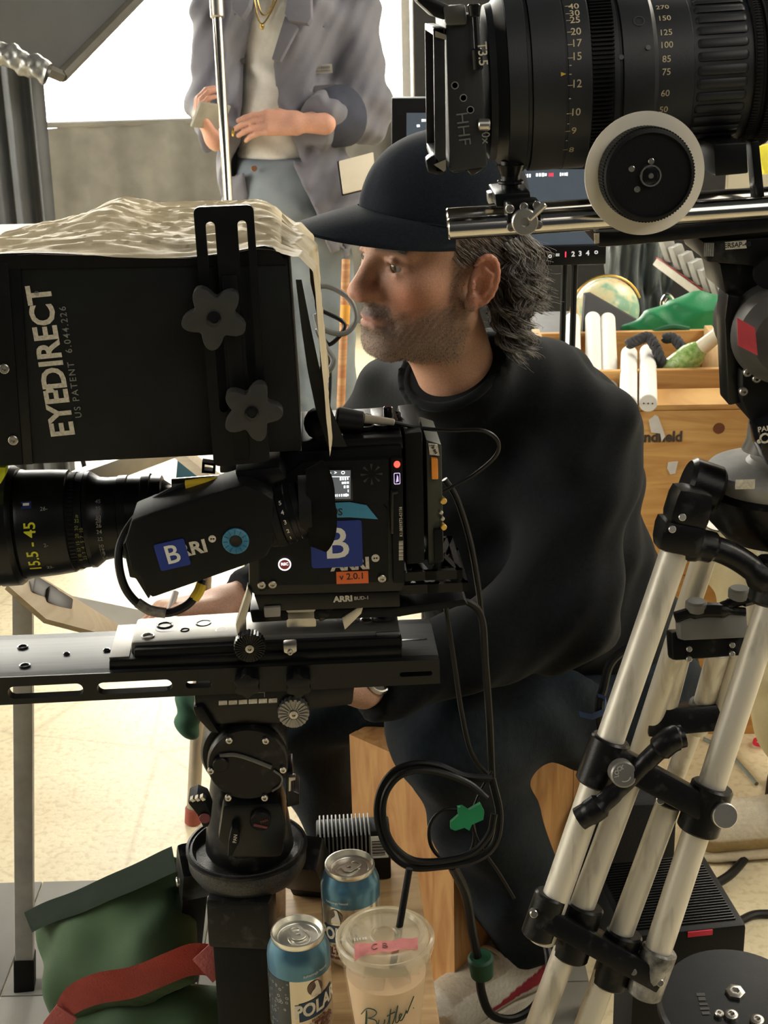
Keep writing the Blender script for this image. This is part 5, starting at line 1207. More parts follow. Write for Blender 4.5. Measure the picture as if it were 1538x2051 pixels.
def hand_sdf(p, HP, wrist_from=None, wr=.026):
    pc, fg = HP; d = None
    for c in pc:
        e = s_cap(p, *c); d = e if d is None else smin(d, e, .012)
    f = None
    for i, c in enumerate(fg):
        e = s_cap(p, *c)
        f = e if f is None else (smin(f, e, .003) if (i % 3 or i >= 12) else np.minimum(f, e))
    d = smin(d, f, .007)
    if wrist_from is not None:
        W = (Vector(pc[1][0]) + Vector(pc[2][0])) / 2; d = smin(d, s_cap(p, wrist_from, W, wr * 1.12, wr * .88), .018)
    return d
def bbox(pts, m):
    a = np.array([[*p] for p in pts]); return a.min(0) - m, a.max(0) + m
def joinVF(*L):
    V, F, k = [], [], 0
    for v, f in L: V.append(v); F.append(f + k); k += len(v)
    return np.concatenate(V), np.concatenate(F)

# ================================================================== the seated man
MH = Matrix.Translation((.069, 1.697, 1.157)) @ Matrix.Rotation(R(120.8), 4, 'Z') @ Matrix.Rotation(R(1.0), 4, 'X') @ Matrix.Rotation(R(-4.0), 4, 'Y')
MHn = np.array(MH); 
def to_w(V, M): return V @ np.array(M)[:3, :3].T + np.array(M)[:3, 3]
J = dict(neck=P(955, 745, 1.845), chest=P(990, 930, 1.96), belly=P(1085, 1180, 2.02), pelvis=P(1185, 1335, 2.07),
         shL=P(1160, 872, 1.82), elL=P(1128, 1222, 1.77), wrL=P(745, 1376, 1.70), shR=P(800, 840, 2.02), elR=P(650, 1135, 1.96), wrR=P(478, 1208, 1.86),
         hipL=P(1225, 1345, 2.03), knL=P(900, 1476, 1.83), anL=Vector((.205, 1.812, .105)), hipR=P(1050, 1295, 2.14), knR=P(598, 1418, 2.2), anR=P(690, 1690, 2.45))
person = thing('person', 'seated man in dark cap and black sweater looking left behind the cameras', 'person', (J['pelvis'].x, J['pelvis'].y, .42))
Vh, Fh = sdf_mesh(head_sdf, (-.105, -.125, -.21), (.105, .135, .135), .0019)
def skin_tint(V):
    x, y, z = np.abs(V[:, 0]), V[:, 1], V[:, 2]; n = vn(V, 260, 3); n2 = vn(V, 900, 5)
    col = np.tile(np.array([.50, .275, .185]), (len(V), 1))
    red = np.exp(-(((x - .045) / .022) ** 2 + ((y - .055) / .04) ** 2 + ((z + .035) / .025) ** 2)) + .5 * np.exp(-((y - .110) / .018) ** 2 - ((z + .036) / .014) ** 2) + .8 * sstep(x, .074, .080) * (z > -.06)
    col += np.clip(red, 0, 1)[:, None] * np.array([.06, -.045, -.035])
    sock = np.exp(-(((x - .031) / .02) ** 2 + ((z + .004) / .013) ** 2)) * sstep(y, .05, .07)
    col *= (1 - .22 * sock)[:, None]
    # beard: jaw, chin, upper lip, sideburn
    lipz = np.exp(-((z + .069) / .0062) ** 2 - (x / .022) ** 2) * sstep(y, .072, .08)
    line = -.036 - .030 * np.clip(1 - np.abs(y - .012) / .06, 0, 1) * 0 - .016 * np.exp(-((x - .04) / .02) ** 2) * sstep(y, .03, .06)
    b = sstep(line - z + .006 * n, 0, .018) * sstep(y, -.022, .004) * sstep(-z, -.5, .02) * (1 - sstep(-z, .112, .128))
    b = np.maximum(b, sstep(-.047 - z + .003 * n, 0, .007) * sstep(y, .07, .08) * (x < .03))
    sb = np.exp(-((y - .010) / .012) ** 2) * sstep(x, .055, .064) * sstep(z, -.06, -.03); b = np.maximum(b, .9 * sb)
    b *= 1 - .92 * np.clip(lipz * 1.3, 0, 1); b = np.clip(b * (.78 + .25 * n2), 0, 1)
    bc_ = np.array([.115, .095, .08]) + (.5 + .5 * np.clip(vn(V, 70, 8), -1, 1))[:, None] * np.array([.10, .095, .085]) * sstep(-z, .075, .10)[:, None]
    stash = sstep(y, .078, .086) * (z > -.064) * (z < -.045); bc_ = bc_ * (1 - .45 * stash)[:, None]
    b = np.clip(b * (1 + .5 * sstep(y, .072, .085)), 0, 1.45)
    b = np.clip(b, 0, 1); col = col * (1 - .74 * b[:, None]) + bc_ * .74 * b[:, None]
    m2 = sstep(y, .070, .079) * sstep(-z, .0445, .0485) * (1 - sstep(-z, .0615, .0655)) * (1 - sstep(x, .022, .032)) * (.75 + .25 * n2)
    m2 = np.maximum(m2, .8 * sstep(y, .066, .074) * np.exp(-((z + .084) / .006) ** 2) * np.exp(-(x / .010) ** 2))
    m2 = np.maximum(m2, .5 * np.exp(-((x - .030) / .008) ** 2 - ((z + .070) / .016) ** 2) * sstep(y, .05, .065)); m2 = np.clip(m2, 0, 1)
    col = col * (1 - .72 * m2[:, None]) + np.array([.055, .042, .036]) * .72 * m2[:, None]
    col = col * (1 - .75 * np.clip(lipz, 0, 1)[:, None]) + np.array([.36, .15, .13]) * .75 * np.clip(lipz, 0, 1)[:, None]
    brow = np.exp(-((z - .020 + .10 * (x - .03) ** 2 * 40) / .0050) ** 2) * sstep(x, .010, .016) * (1 - sstep(x, .046, .054)) * sstep(y, .05, .06)
    col = col * (1 - .85 * brow[:, None]) + np.array([.045, .035, .03]) * .85 * brow[:, None]
    lash = np.exp(-((z - .0025) / .0028) ** 2) * np.exp(-((x - .031) / .013) ** 2) * sstep(y, .068, .074)
    col *= (1 - .45 * lash)[:, None]
    return np.clip(col, .01, 1)
tint = [skin_tint(Vh)]
VFs = [(to_w(Vh, MH), Fh)]
nk = MH @ Vector((0, -.04, -.17))
def body_core(p):
    d = s_cap(p, nk, J['chest'], .028, .06); d = smin(d, s_cap(p, J['chest'], J['belly'], .08, .08), .05); d = smin(d, s_cap(p, J['belly'], J['pelvis'], .08, .07), .05)
    for a, b, c, r in (('shL', 'elL', 'wrL', (.036, .03, .024)), ('shR', 'elR', 'wrR', (.036, .03, .024)), ('hipL', 'knL', 'anL', (.045, .036, .03)), ('hipR', 'knR', 'anR', (.045, .036, .03))):
        d = smin(d, chain(p, [J[a], J[b], J[c]], r, .02), .03)
    return d
lo, hi = bbox(J.values(), .16); Vb, Fb = sdf_mesh(body_core, lo, hi, .011)
VFs.append((Vb, Fb)); tint.append(np.tile(np.array([.50, .28, .19]), (len(Vb), 1)))
# right hand writing on the pad, left hand on the knee
fR = (P(330, 1226, 1.80) - J['wrR']); hpR = hand_parts(J['wrR'] + fR.normalized() * .015, fR, (.05, -.25, -1), -1, (.55, .55, .6, .7), 1.0, (.35, .4))
fL = P(640, 1350, 1.66) - J['wrL']; hpL = hand_parts(J['wrL'] + fL.normalized() * .01, fL, (0, .3, -1), 1, (.35, .4, .4, .4), 1.0)
for hp, wf in ((hpR, J['elR'].lerp(J['wrR'], .78)), (hpL, J['elL'].lerp(J['wrL'], .82))):
    pts = [c[i] for l in hp for c in l for i in (0, 1)] + [wf]; lo, hi = bbox(pts, .035)
    v, f = sdf_mesh(lambda p, hp=hp, wf=wf: hand_sdf(p, hp, wf), lo, hi, .0028); VFs.append((v, f))
    t_ = np.tile(np.array([.56, .32, .22]), (len(v), 1)); tint.append(t_ * (1 + .06 * vn(v, 120, 2))[:, None])
V, F = joinVF(*VFs)
SKIN = vmat('warm_skin', .52, .22, 520, .35, .12)
np_mesh('body', V, F, SKIN, person, True, np.concatenate(tint))
# eyes
EYEW = mat('eye_white', (.40, .36, .33), .2, var=.04); IRIS = mat('brown_iris', (.05, .028, .015), .12)
for sx in (-1, 1):
    bm = nb(); c_ = Vector((sx * .0318, .0688, -.0005)); ball(bm, c_, .0120, 24); 
    o = part('eye', bm, EYEW, person); o.data.transform(frame_of(person).inverted() @ MH)
    bm = nb(); gz = Vector((-sx * 0 - .10, 1, -.12)).normalized(); x_, y_, z_ = basis(gz)
    def iris(u, v, c_=c_, x_=x_, y_=y_, z_=z_): a = 6.2832 * u; t_ = .0001 + .50 * v; return c_ + (z_ * math.cos(t_) + (x_ * math.cos(a) + y_ * math.sin(a)) * math.sin(t_)) * .0123
    sheet(bm, iris, 20, 5, True); i_ = part('iris', bm, IRIS, o); i_.data.transform(frame_of(person).inverted() @ MH)

# ---- cap
NAVY = mat('navy_wool_cap', (.0085, .0125, .020), .88, spec=.2, var=.25, scale=300, bump=.3, bscale=900, sheen=.06)
def cap_z0(a): return .022 + .038 * ((1 + math.cos(a)) / 2) ** .62
def capsurf(u, v):
    a = 2 * math.pi * u; t_ = v * math.pi / 2
    rx, ry = .0830, .107; z0 = cap_z0(a)
    r = math.cos(t_) ** .78; h = math.sin(t_)
    fr = max(0, math.cos(a)) ** 2
    x = rx * math.sin(a) * r; y = ry * math.cos(a) * r - .010 - .016 * h + .006 * fr * math.sin(t_ * 2)
    z = z0 - .005 * (1 - v) ** 8 + (.146 - z0) * h
    seam = .010 * math.exp(-(math.sin(3 * a) / .045) ** 2) * (1 - v)
    k = 1 + .005 * math.sin(5 * a + 9 * v) + .004 * math.sin(11 * a - 7 * v) - seam
    return MH @ Vector((x * k, y * k, z))
bm = nb(); sheet(bm, capsurf, 72, 22, True); bmesh.ops.remove_doubles(bm, verts=bm.verts[:], dist=.0002)
cap = part('cap', bm, NAVY, person, world=True, sharp=70)
bm = nb()
def brim(u, v, dz=0):
    s = (u - .5) * 2; a = s * 1.25
    x0, y0_ = .0825 * math.sin(a), .107 * math.cos(a) - .009
    L = .090 * (max(0, 1 - abs(s) ** 2.4)) ** .6
    x = x0 * (1 + .10 * v * (1 - abs(s))); y = y0_ + L * v
    z = cap_z0(a) + .002 - .014 * v ** 1.3 - .014 * abs(s) ** 1.5 * (.4 + .6 * v) + dz
    return MH @ Vector((x, y, z))
sheet(bm, lambda u, v: brim(u, v), 60, 12); sheet(bm, lambda u, v: brim(u, 1 - v, -.0032), 60, 12)
bmesh.ops.remove_doubles(bm, verts=bm.verts[:], dist=.0001)
edge = [e for e in bm.edges if e.is_boundary]
try: bmesh.ops.bridge_loops(bm, edges=edge)
except Exception: pass
bmesh.ops.recalc_face_normals(bm, faces=bm.faces[:])
part('brim', bm, NAVY, cap, world=True, sharp=60)
bm = nb(); tube(bm, [capsurf((.5 - .5 * (1 - k / 11) if 0 else (k / 22 - .25)) % 1, .015) for k in range(12)], .0013, 6); part('stitch_band', bm, NAVY, cap, world=True)
bm = nb(); ball(bm, MH @ Vector((0, -.026, .146)), (.006, .006, .004)); part('cap_button', bm, NAVY, cap, world=True)

# ---- hair: curled strands at the back and sides, short sideburn hairs, eyebrow hairs
def strands(name, gens, m, r=.00055, parent=person, M=MH):
    V, F = [], []
    for pts in gens:
        n = len(pts); b = len(V)
        for i, p in enumerate(pts):
            d = (Vector(pts[min(i + 1, n - 1)]) - Vector(pts[max(i - 1, 0)])).normalized(); u = d.orthogonal().normalized(); w_ = d.cross(u); rr = r * (1 - .7 * (i / (n - 1)) ** 2)
            for k in range(3):
                a = 2.094 * k; V.append(M @ (Vector(p) + (u * math.cos(a) + w_ * math.sin(a)) * rr))
        for i in range(n - 1):
            for k in range(3): F.append((b + 3 * i + k, b + 3 * i + (k + 1) % 3, b + 3 * i + 3 + (k + 1) % 3, b + 3 * i + 3 + k))
    me = bpy.data.meshes.new(name); me.from_pydata([tuple(v) for v in V], [], F); me.transform(frame_of(parent).inverted())
    for p in me.polygons: p.use_smooth = True
    me.materials.append(m); o = bpy.data.objects.new(name, me); COL.objects.link(o); o.parent = parent; o['kind'] = 'stuff'; return o
rr_ = random.Random(3)
lk = random.Random(11)
LOCKS = [(lk.uniform(1.58, 4.70), lk.uniform(-.075, .036), lk.uniform(.036, .066), lk.uniform(-.6, .6), lk.uniform(.006, .0095), lk.uniform(1.0, 1.35), lk.uniform(.1, 1)) for _ in range(150)]
LOCKS = [(a_, z_, L_, 5 * a_ + 45 * z_ + p_, c_, n_, f_) for a_, z_, L_, p_, c_, n_, f_ in LOCKS]
HD = mat('dark_brown_hair', (.045, .034, .028), .45, var=.3, scale=60); HG = mat('grey_hair', (.27, .25, .23), .42, var=.25, scale=60)
def lock_curve(key, off=(0, 0), n=16):
    a, zr, L, ph_, cr_, nt, flip = key; bx, by = math.sin(a), math.cos(a); low_ = zr < -.02
    p = Vector((.070 * bx * (.84 if low_ else 1), .092 * by * (.80 if low_ else 1) - .012, zr))
    if by > -.38 and zr < .045 and abs(p.x) > .05: p.y -= .036
    side = Vector((-by, bx, 0)); outv = Vector((bx, by * 1.1, 0)).normalized(); pts = []
    for k in range(n):
        t_ = k / (n - 1); g = .25 + 1.15 * t_
        q = p + outv * (.003 + .016 * math.sin(t_ * 1.6) + .010 * flip * t_ ** 2) + Vector((0, 0, -1)) * L * t_ * (1 - .2 * flip * t_) + Vector((0, -.008 * t_, 0))
        q += (side * 1.25 * math.sin(ph_ + nt * 6.28 * t_) + outv * .7 * math.cos(ph_ + nt * 6.28 * t_)) * cr_ * g
        pts.append(q + side * off[0] * (.4 + t_) + outv * off[1] * (.4 + t_))
    return pts
HLK = mat('hair_lock', (.045, .038, .034), .5, col2=(.13, .12, .11), scale=40, bump=.3, bscale=300)
bm = nb()
for key in LOCKS: tube(bm, [MH @ q for q in lock_curve(key)], [.0040, .0046, .0044, .0040, .0034, .0026, .0014], 7, 2, flat=.8)
part('hair_locks', bm, HLK, person, world=True, sharp=80)['kind'] = 'stuff'
def hair_st(n, seed):
    r_ = random.Random(seed); return [lock_curve(r_.choice(LOCKS), (r_.gauss(0, .0038), r_.gauss(.001, .0036)), 14) for _ in range(n)]
def fly(n, seed):
    r_ = random.Random(seed); o = []
    for _ in range(n):
        k = list(r_.choice(LOCKS)); k[3] += r_.uniform(-1, 1); k[4] *= r_.uniform(.8, 1.6); k[2] *= r_.uniform(.7, 1.2); o.append(lock_curve(k, (r_.gauss(0, .006), r_.gauss(.004, .006)), 14))
    return o
def temple(n, seed):
    r_ = random.Random(seed); o = []
    for _ in range(n):
        y = r_.uniform(-.095, .022); sx = r_.choice((-1, 1, -1)); z = r_.uniform(.010, .040); x = .0735 * math.sqrt(max(.1, 1 - ((y + .01) / .097) ** 2)) - .001; p = Vector((sx * x, y, z)); L = r_.uniform(.010, .020)
        o.append([p, p + Vector((sx * .003, -.35 * L, -.45 * L)), p + Vector((sx * .004 + r_.gauss(0, .001), -.85 * L, -.8 * L))])
    return o
strands('hair', hair_st(2300, 1) + temple(700, 9), HD, .00038); strands('grey_hair', hair_st(2100, 2) + temple(500, 10) + fly(520, 3), HG, .00036)
def stubble(n, seed):
    rr = np.random.RandomState(seed); w_ = np.zeros(len(Vh)); x, y, z = np.abs(Vh[:, 0]), Vh[:, 1], Vh[:, 2]
    ok = (((z < -.048) & (y > -.012) & (z > -.125) & (x < .066)) | ((np.abs(y - .008) < .012) & (x > .058) & (z > -.05) & (z < .03))) & ~((np.abs(z + .069) < .0075) & (x < .024) & (y > .075))
    ok &= ~((z > -.056) & (x > .03) & (y > .025)); ok &= (Vh[:, 0] < .04)
    idx = rr.choice(np.nonzero(ok)[0], n); out = []
    for i in idx:
        p = Vector(Vh[i]); nrm_ = Vector((p.x * 1.1, p.y - .005, (p.z + .05) * .6)).normalized(); d = (nrm_ * .7 + Vector((0, .1, -.75)) + Vector(rr.randn(3) * .25)).normalized(); L = rr.uniform(.0012, .0028)
        out.append([p - nrm_ * .0008, p + d * L * .5, p + d * L])
    return out
strands('stubble', stubble(2200, 4), HD, .00017); strands('grey_stubble', stubble(2600, 6), mat('pale_grey_hair', (.42, .39, .35), .5, var=.2), .00017)
def brows(n):
    out = []
    for _ in range(n):
        t_ = rr_.random(); sx = rr_.choice((-1, 1)); x = .012 + .038 * t_; y = .0905 - .55 * (x - .008) ** 1.0 * .42 - 6.5 * max(0, x - .025) ** 2; z = .0175 + .0055 * math.sin(2.3 * t_) + rr_.uniform(-.003, .003)
        p = Vector((sx * x, y, z)); d = Vector((sx * .8, -.25, .35 - .6 * t_)).normalized(); out.append([p, p + d * .0035 + Vector((0, .001, 0)), p + d * .007])
    return out
strands('eyebrows', brows(420), HD, .00035)

# ---- sweater
KNIT = mat('black_wool_knit', (.0042, .0055, .0070), .92, var=.35, scale=220, bump=.25, bscale=1100, sheen=.06, spec=.2)
nkc = MH @ Vector((0, -.031, -.146)); nax = Vector((-.35, -.45, .82)).normalized()
def sweater(p):
    d = s_cap(p, P(960, 800, 1.87), J['chest'], .085, .155); d = smin(d, s_ell(p, P(1030, 930, 1.95), (.175, .15, .16)), .06)
    d = smin(d, s_cap(p, J['chest'], J['belly'], .15, .15), .07); d = smin(d, s_cap(p, J['belly'], J['pelvis'] + Vector((.02, .02, .0)), .15, .135), .07)
    d = smin(d, s_cap(p, P(1020, 770, 1.88), J['shL'], .055, .07), .06); d = smin(d, s_cap(p, P(890, 790, 1.92), J['shR'], .06, .07), .06)
    d = smin(d, chain(p, [J['shL'], J['elL'], J['wrL']], [.076, .064, .042], .04), .035); d = smin(d, chain(p, [J['shR'], J['elR'], J['wrR']], [.078, .062, .040], .04), .035)
    # ribbed collar, open at the neck
    d = smin(d, s_cap(p, P(960, 800, 1.85), nkc, .085, .068), .02)
    q = p - A_(P(1150, 1000, 1.9)); fold = .0045 * np.sin(q @ np.array([38., -20, 26]) + 1.5 * np.sin(p[:, 2] * 21)) + .0035 * np.sin(q @ np.array([-22., 15, 64]) + 2 * np.sin(p[:, 0] * 17)) + .002 * np.sin(q @ np.array([90, 40, -70]))
    d = d + fold
    n_ = A_(nax); rel0 = p - A_(nkc); rad0 = np.sqrt(np.maximum((rel0 ** 2).sum(1) - (rel0 @ n_) ** 2, 0)); d = np.where(rad0 < .10, smax(d, rel0 @ n_ + np.maximum(0, rad0 - .065) * -1.2, .006), d)
    for hp, wf, ww in ((hpR, fR, J['wrR']), (hpL, fL, J['wrL'])):
        n2 = A_(wf.normalized()); rel = p - A_(ww); plane = rel @ n2 + .0; near = np.sqrt((rel ** 2).sum(1)) - .11
        d = np.where(near < 0, smax(d, plane, .006), d)
    return smax(d, A_(J['pelvis'])[2] - .0 - p[:, 2] + .25 * np.minimum(0, A_(J['pelvis'])[0] - .02 - p[:, 0]), .01)
lo, hi = bbox([J[k] for k in ('neck', 'chest', 'belly', 'pelvis', 'shL', 'elL', 'wrL', 'shR', 'elR', 'wrR')], .2)
V, F = sdf_mesh(sweater, lo, hi, .0065); sw = np_mesh('sweater', V, F, KNIT, person, True, smooth_iter=1)
x_, y_, z_ = basis(nax); bm = nb()
tube(bm, [nkc + (x_ * math.cos(a) + y_ * math.sin(a)) * 0.0600 - nax * (.004) for a in [2 * math.pi * k / 36 for k in range(37)]], .0062, 10, 0); part('collar', bm, KNIT, sw, world=True, sharp=80)

# ---- jeans
DEN = mat('dark_indigo_denim', (.0055, .0095, .0145), .88, spec=.2, col2=(.011, .017, .023), scale=160, bump=.4, bscale=900, stretch=(1, 1, .4), sheen=.03)
def jeans(p):
    d = s_ell(p, J['pelvis'] + Vector((-.02, .0, -.02)), (.18, .17, .10))
    d = smin(d, chain(p, [J['hipL'], J['knL'], J['anL'] + Vector((0, 0, .02))], [.102, .074, .072], .03), .04); d = smin(d, chain(p, [J['hipR'], J['knR'], J['anR']], [.085, .066, .06], .03), .04)
    q = p - A_(J['knL']); d = d + .0035 * np.sin(q @ np.array([40., 30, 55]) + 2 * np.sin(p[:, 0] * 25)) + .003 * np.sin(q @ np.array([-60., 50, 20]) + 1.5 * np.sin(p[:, 2] * 30))
    dx = np.sqrt(((p - A_(J['pelvis']))[:, :2] ** 2).sum(1)); return smax(smax(d, .075 - p[:, 2], .008), p[:, 2] - (A_(J['pelvis'])[2] + .06) - 2 * np.maximum(0, dx - .17), .02)
lo, hi = bbox([J[k] for k in ('pelvis', 'hipL', 'knL', 'anL', 'hipR', 'knR', 'anR')], .19); lo[2] = max(lo[2], -.02)
V, F = sdf_mesh(jeans, lo, hi, .0068); jn = np_mesh('jeans', V, F, DEN, person, True, smooth_iter=1)
a, b = J['hipL'] + Vector((-.03, -.085, .035)), J['knL'] + Vector((.03, -.07, -.02))
# ---- shoes
def shoe(T, H, name, swoosh=True):
    """T toe tip, H heel on the floor; toe at +y in its own frame"""
    T, H = Vector(T), Vector(H); L = .285; y = (T - H); y.z = 0; y.normalize(); M = Matrix.Translation(H) @ Matrix((( -y.y * -1, y.x, 0, 0), (-y.x, y.y, 0, 0), (0, 0, 1, 0), (0, 0, 0, 1)))
    x = Vector((y.y, -y.x, 0)); M = Matrix(((x.x, y.x, 0, H.x), (x.y, y.y, 0, H.y), (0, 0, 1, 0), (0, 0, 0, 1)))
    def up(p):
        d = s_cap(p, (0, .04, .055), (0, .20, .045), .038, .040); d = smin(d, s_ell(p, (0, .235, .038), (.047, .055, .036)), .03)
        d = smin(d, s_cap(p, (0, .055, .06), (0, .06, .12), .038, .036), .03); d = smin(d, s_cap(p, (0, .09, .1), (0, .18, .065), .022, .026), .03)
        d = smax(d, .022 - p[:, 2], .004); return smax(smax(d, p[:, 2] - .115 + .12 * np.abs(p[:, 1] - .05), .006), -s_cap(p, (0, .055, .07), (0, .05, .16), .028, .032), .004)
    V, F = sdf_mesh(up, (-.07, -.02, 0), (.07, .31, .15), .004); 
    x_, yy, zz = V[:, 0], V[:, 1], V[:, 2]; n = vn(V, 700, 4)
    t_ = np.tile(np.array([.52, .49, .42]), (len(V), 1)); toe = sstep(yy, .215, .235) * (zz < .07); t_ = t_ * (1 - toe[:, None]) + np.array([.33, .24, .14]) * toe[:, None]
    eye = (np.abs(x_) < .03) * sstep(yy, .10, .12) * (1 - sstep(yy, .21, .225)); t_ = t_ * (1 - .7 * eye[:, None]) + np.array([.30, .24, .16]) * .7 * eye[:, None]
    band = ((zz < .036) * (yy < .16)); t_ = np.where(band[:, None], np.array([.34, .25, .16]), t_)
    if swoosh:
        u = (yy - .03) / .13; top = .045 + .030 * (1 - u) ** 2; hook = (u > 0) & (u < 1) & (zz < top + .018 * (1 - u)) & (zz > top - .006 - .008 * (1 - u)) & (np.abs(x_) > .02)
        hook |= (u > -.12) & (u <= .16) & (zz > .05) & (zz < .09 - .05 * np.abs(u)) & (np.abs(x_) > .02)
        t_ = np.where(hook[:, None], np.array([.26, .015, .03]), t_)
    V2 = to_w(V, M); so = np_mesh(name, V2, F, vmat('shoe_upper', .75, .4, 700), person, True, np.clip(t_ * (1 + .12 * n)[:, None], .01, 1))
    bm = nb()
    def sole(u, v):
        a = 2 * math.pi * u; s_, c_ = math.sin(a), math.cos(a); yy = .1425 + .148 * c_; wd = .041 + .008 * (c_ > 0) * c_ - .004 * math.exp(-((yy - .12) / .04) ** 2)
        return M @ Vector((wd * math.copysign(abs(s_) ** .7, s_), yy, .002 + .024 * v + .010 * v * max(0, c_ - .6)))
    sheet(bm, sole, 40, 4, True)
    for f in bm.faces: pass
    bmesh.ops.holes_fill(bm, edges=[e for e in bm.edges if e.is_boundary]); part('sole', bm, mat('off_white_rubber', (.50, .47, .40), .7, bump=.5, bscale=300), so, world=True)
    LACE = mat('cream_lace', (.48, .40, .29), .8, var=.2, bump=.3)
    for k in range(5):
        yk = .115 + .022 * k; zk = .108 - .0095 * k - (.003 if k > 2 else 0); bm = nb()
        tube(bm, [M @ Vector((-.026, yk - .008, zk - .016)), M @ Vector((-.012, yk, zk + .002)), M @ Vector((.012, yk + .006, zk + .002)), M @ Vector((.026, yk + .012, zk - .018))], .0036, 6); part('lace', bm, LACE, so, world=True)
    return so
shoe(G(876, 2085), G(1100, 1962), 'shoe'); shoe(J['anR'] + Vector((-.17, -.12, 0)) * .9, Vector((J['anR'].x + .05, J['anR'].y + .04, 0)), 'shoe', False)
# ================================================================== person standing by the window
WD = 4.0
def W_(px, py, d=WD): return P(px, py, d)
wp = thing('person', 'standing person in an open blue-grey work jacket holding a phone by the window', 'person', Vector((W_(575, 330).x, W_(575, 330).y, 0)))
K = dict(neck=W_(555, -75), chest=W_(575, 60), waist=W_(562, 330, 4.05), hip=W_(580, 420, 4.05), shR=W_(448, -60, 4.05), elR=W_(428, 200, 4.08), wrR=W_(432, 285, 3.86), shL=W_(690, -55, 4.02), elL=W_(722, 225, 4.0), wrL=W_(606, 247, 3.80))
foot = {}
for k, px in (('L', 660), ('R', 545)):
    h = W_(px - 30, 430, 4.05); foot[k] = Vector((W_(px, 800, 4.05).x, h.y, .09)); K['hip' + k] = h; K['kn' + k] = (h + foot[k]) / 2 + Vector((0, -.02, 0)); K['an' + k] = foot[k]
HW = Matrix.Translation(K['neck'] + Vector((.0, .0, .16))) @ Matrix.Rotation(R(190), 4, 'Z') @ Matrix.Rotation(R(-18), 4, 'X')
Vw, Fw = sdf_mesh(head_sdf, (-.105, -.125, -.2), (.105, .135, .135), .0042)
def core_w(p):
    d = chain(p, [K['neck'] + Vector((0, 0, .04)), K['chest'], K['waist'], K['hip']], [.05, .10, .10, .115], .05)
    for a in 'LR':
        d = smin(d, chain(p, [K['sh' + a], K['el' + a], K['wr' + a]], [.045, .038, .026], .02), .03); d = smin(d, chain(p, [K['hip' + a], K['kn' + a], K['an' + a]], [.07, .05, .035], .02), .03)
        d = smin(d, s_cap(p, K['an' + a] + Vector((0, .03, -.05)), K['an' + a] + Vector((0, -.15, -.06)), .03, .025), .02)
    return d
lo, hi = bbox(list(K.values()), .2); lo[2] = -.02; Vc, Fc = sdf_mesh(core_w, lo, hi, .014)
tw_ = [np.tile(np.array([.60, .35, .26]), (len(Vw), 1)), np.tile(np.array([.60, .35, .26]), (len(Vc), 1))]; L_ = [(to_w(Vw, HW), Fw), (Vc, Fc)]
fl_ = W_(460, 244, 3.77) - K['wrL']; hl = hand_parts(K['wrL'] + fl_.normalized() * .01, fl_, (-.15, .75, -.65), 1, (.20, .24, .28, .34), 1.0, (.35, .2), .02)
fr_w = W_(412, 238, 3.82) - W_(438, 285, 3.86); hr = hand_parts(K['wrR'], (W_(402, 235, 3.82) - K['wrR']), (.6, .2, .35), -1, (.65, .65, .65, .65), 1.0, (.5, .3))
for hp, wf in ((hl, K['wrL'] - fl_.normalized() * .06), (hr, K['elR'].lerp(K['wrR'], .6))):
    pts = [c[i] for l in hp for c in l for i in (0, 1)] + [wf]; lo, hi = bbox(pts, .035)
    v, f = sdf_mesh(lambda p, hp=hp, wf=wf: hand_sdf(p, hp, wf, .026), lo, hi, .0034); L_.append((v, f)); tw_.append(np.tile(np.array([.62, .33, .24]), (len(v), 1)) * (1 + .07 * vn(v, 110, 2))[:, None])
V, F = joinVF(*L_); np_mesh('body', V, F, SKIN, wp, True, np.concatenate(tw_))
def bob(p):
    q = (p - np.array(HW)[:3, 3]) @ np.array(HW)[:3, :3]
    d = smin(s_ell(q, (0, -.02, .04), (.085, .105, .092)), s_ell(q, (0, -.05, -.06), (.085, .06, .12)), .04); return smax(d, -smax(s_ell(q, (0, .09, -.03), (.06, .09, .09)), -.02 + q[:, 2] * 0 - 1, .01), .01) + .003 * np.sin(q[:, 0] * 260 + q[:, 2] * 40)
c_ = HW.translation; V, F = sdf_mesh(bob, A_(c_) - .2, A_(c_) + .2, .006); np_mesh('hair', V, F, mat('brown_hair', (.09, .055, .035), .5, var=.3, scale=40), wp)
TEE = mat('white_tee', (.76, .75, .70), .85, var=.04, scale=80, bump=.25, bscale=400)
def tee(p):
    d = chain(p, [K['neck'] + Vector((0, 0, -.06)), K['chest'], K['waist']], [.075, .128, .122], .05); d = smin(d, s_cap(p, K['shL'].lerp(K['chest'], .2), K['shR'].lerp(K['chest'], .2), .07, .07), .04)
    d = d + .003 * np.sin(p @ np.array([60., 10, 25]) + 2 * np.sin(p[:, 2] * 30)); rel = p - A_(K['neck'] + Vector((0, -.07, .01)))
    d = smax(d, -s_ell(p, K['neck'] + Vector((0, -.08, .01)), (.085, .09, .085)), .01)
    return smax(d, A_(W_(540, 326, 3.9))[2] - p[:, 2], .006)
lo, hi = bbox([K[k] for k in ('neck', 'chest', 'waist', 'shL', 'shR')], .17); V, F = sdf_mesh(tee, lo, hi, .008); np_mesh('tee_shirt', V, F, TEE, wp, smooth_iter=1)
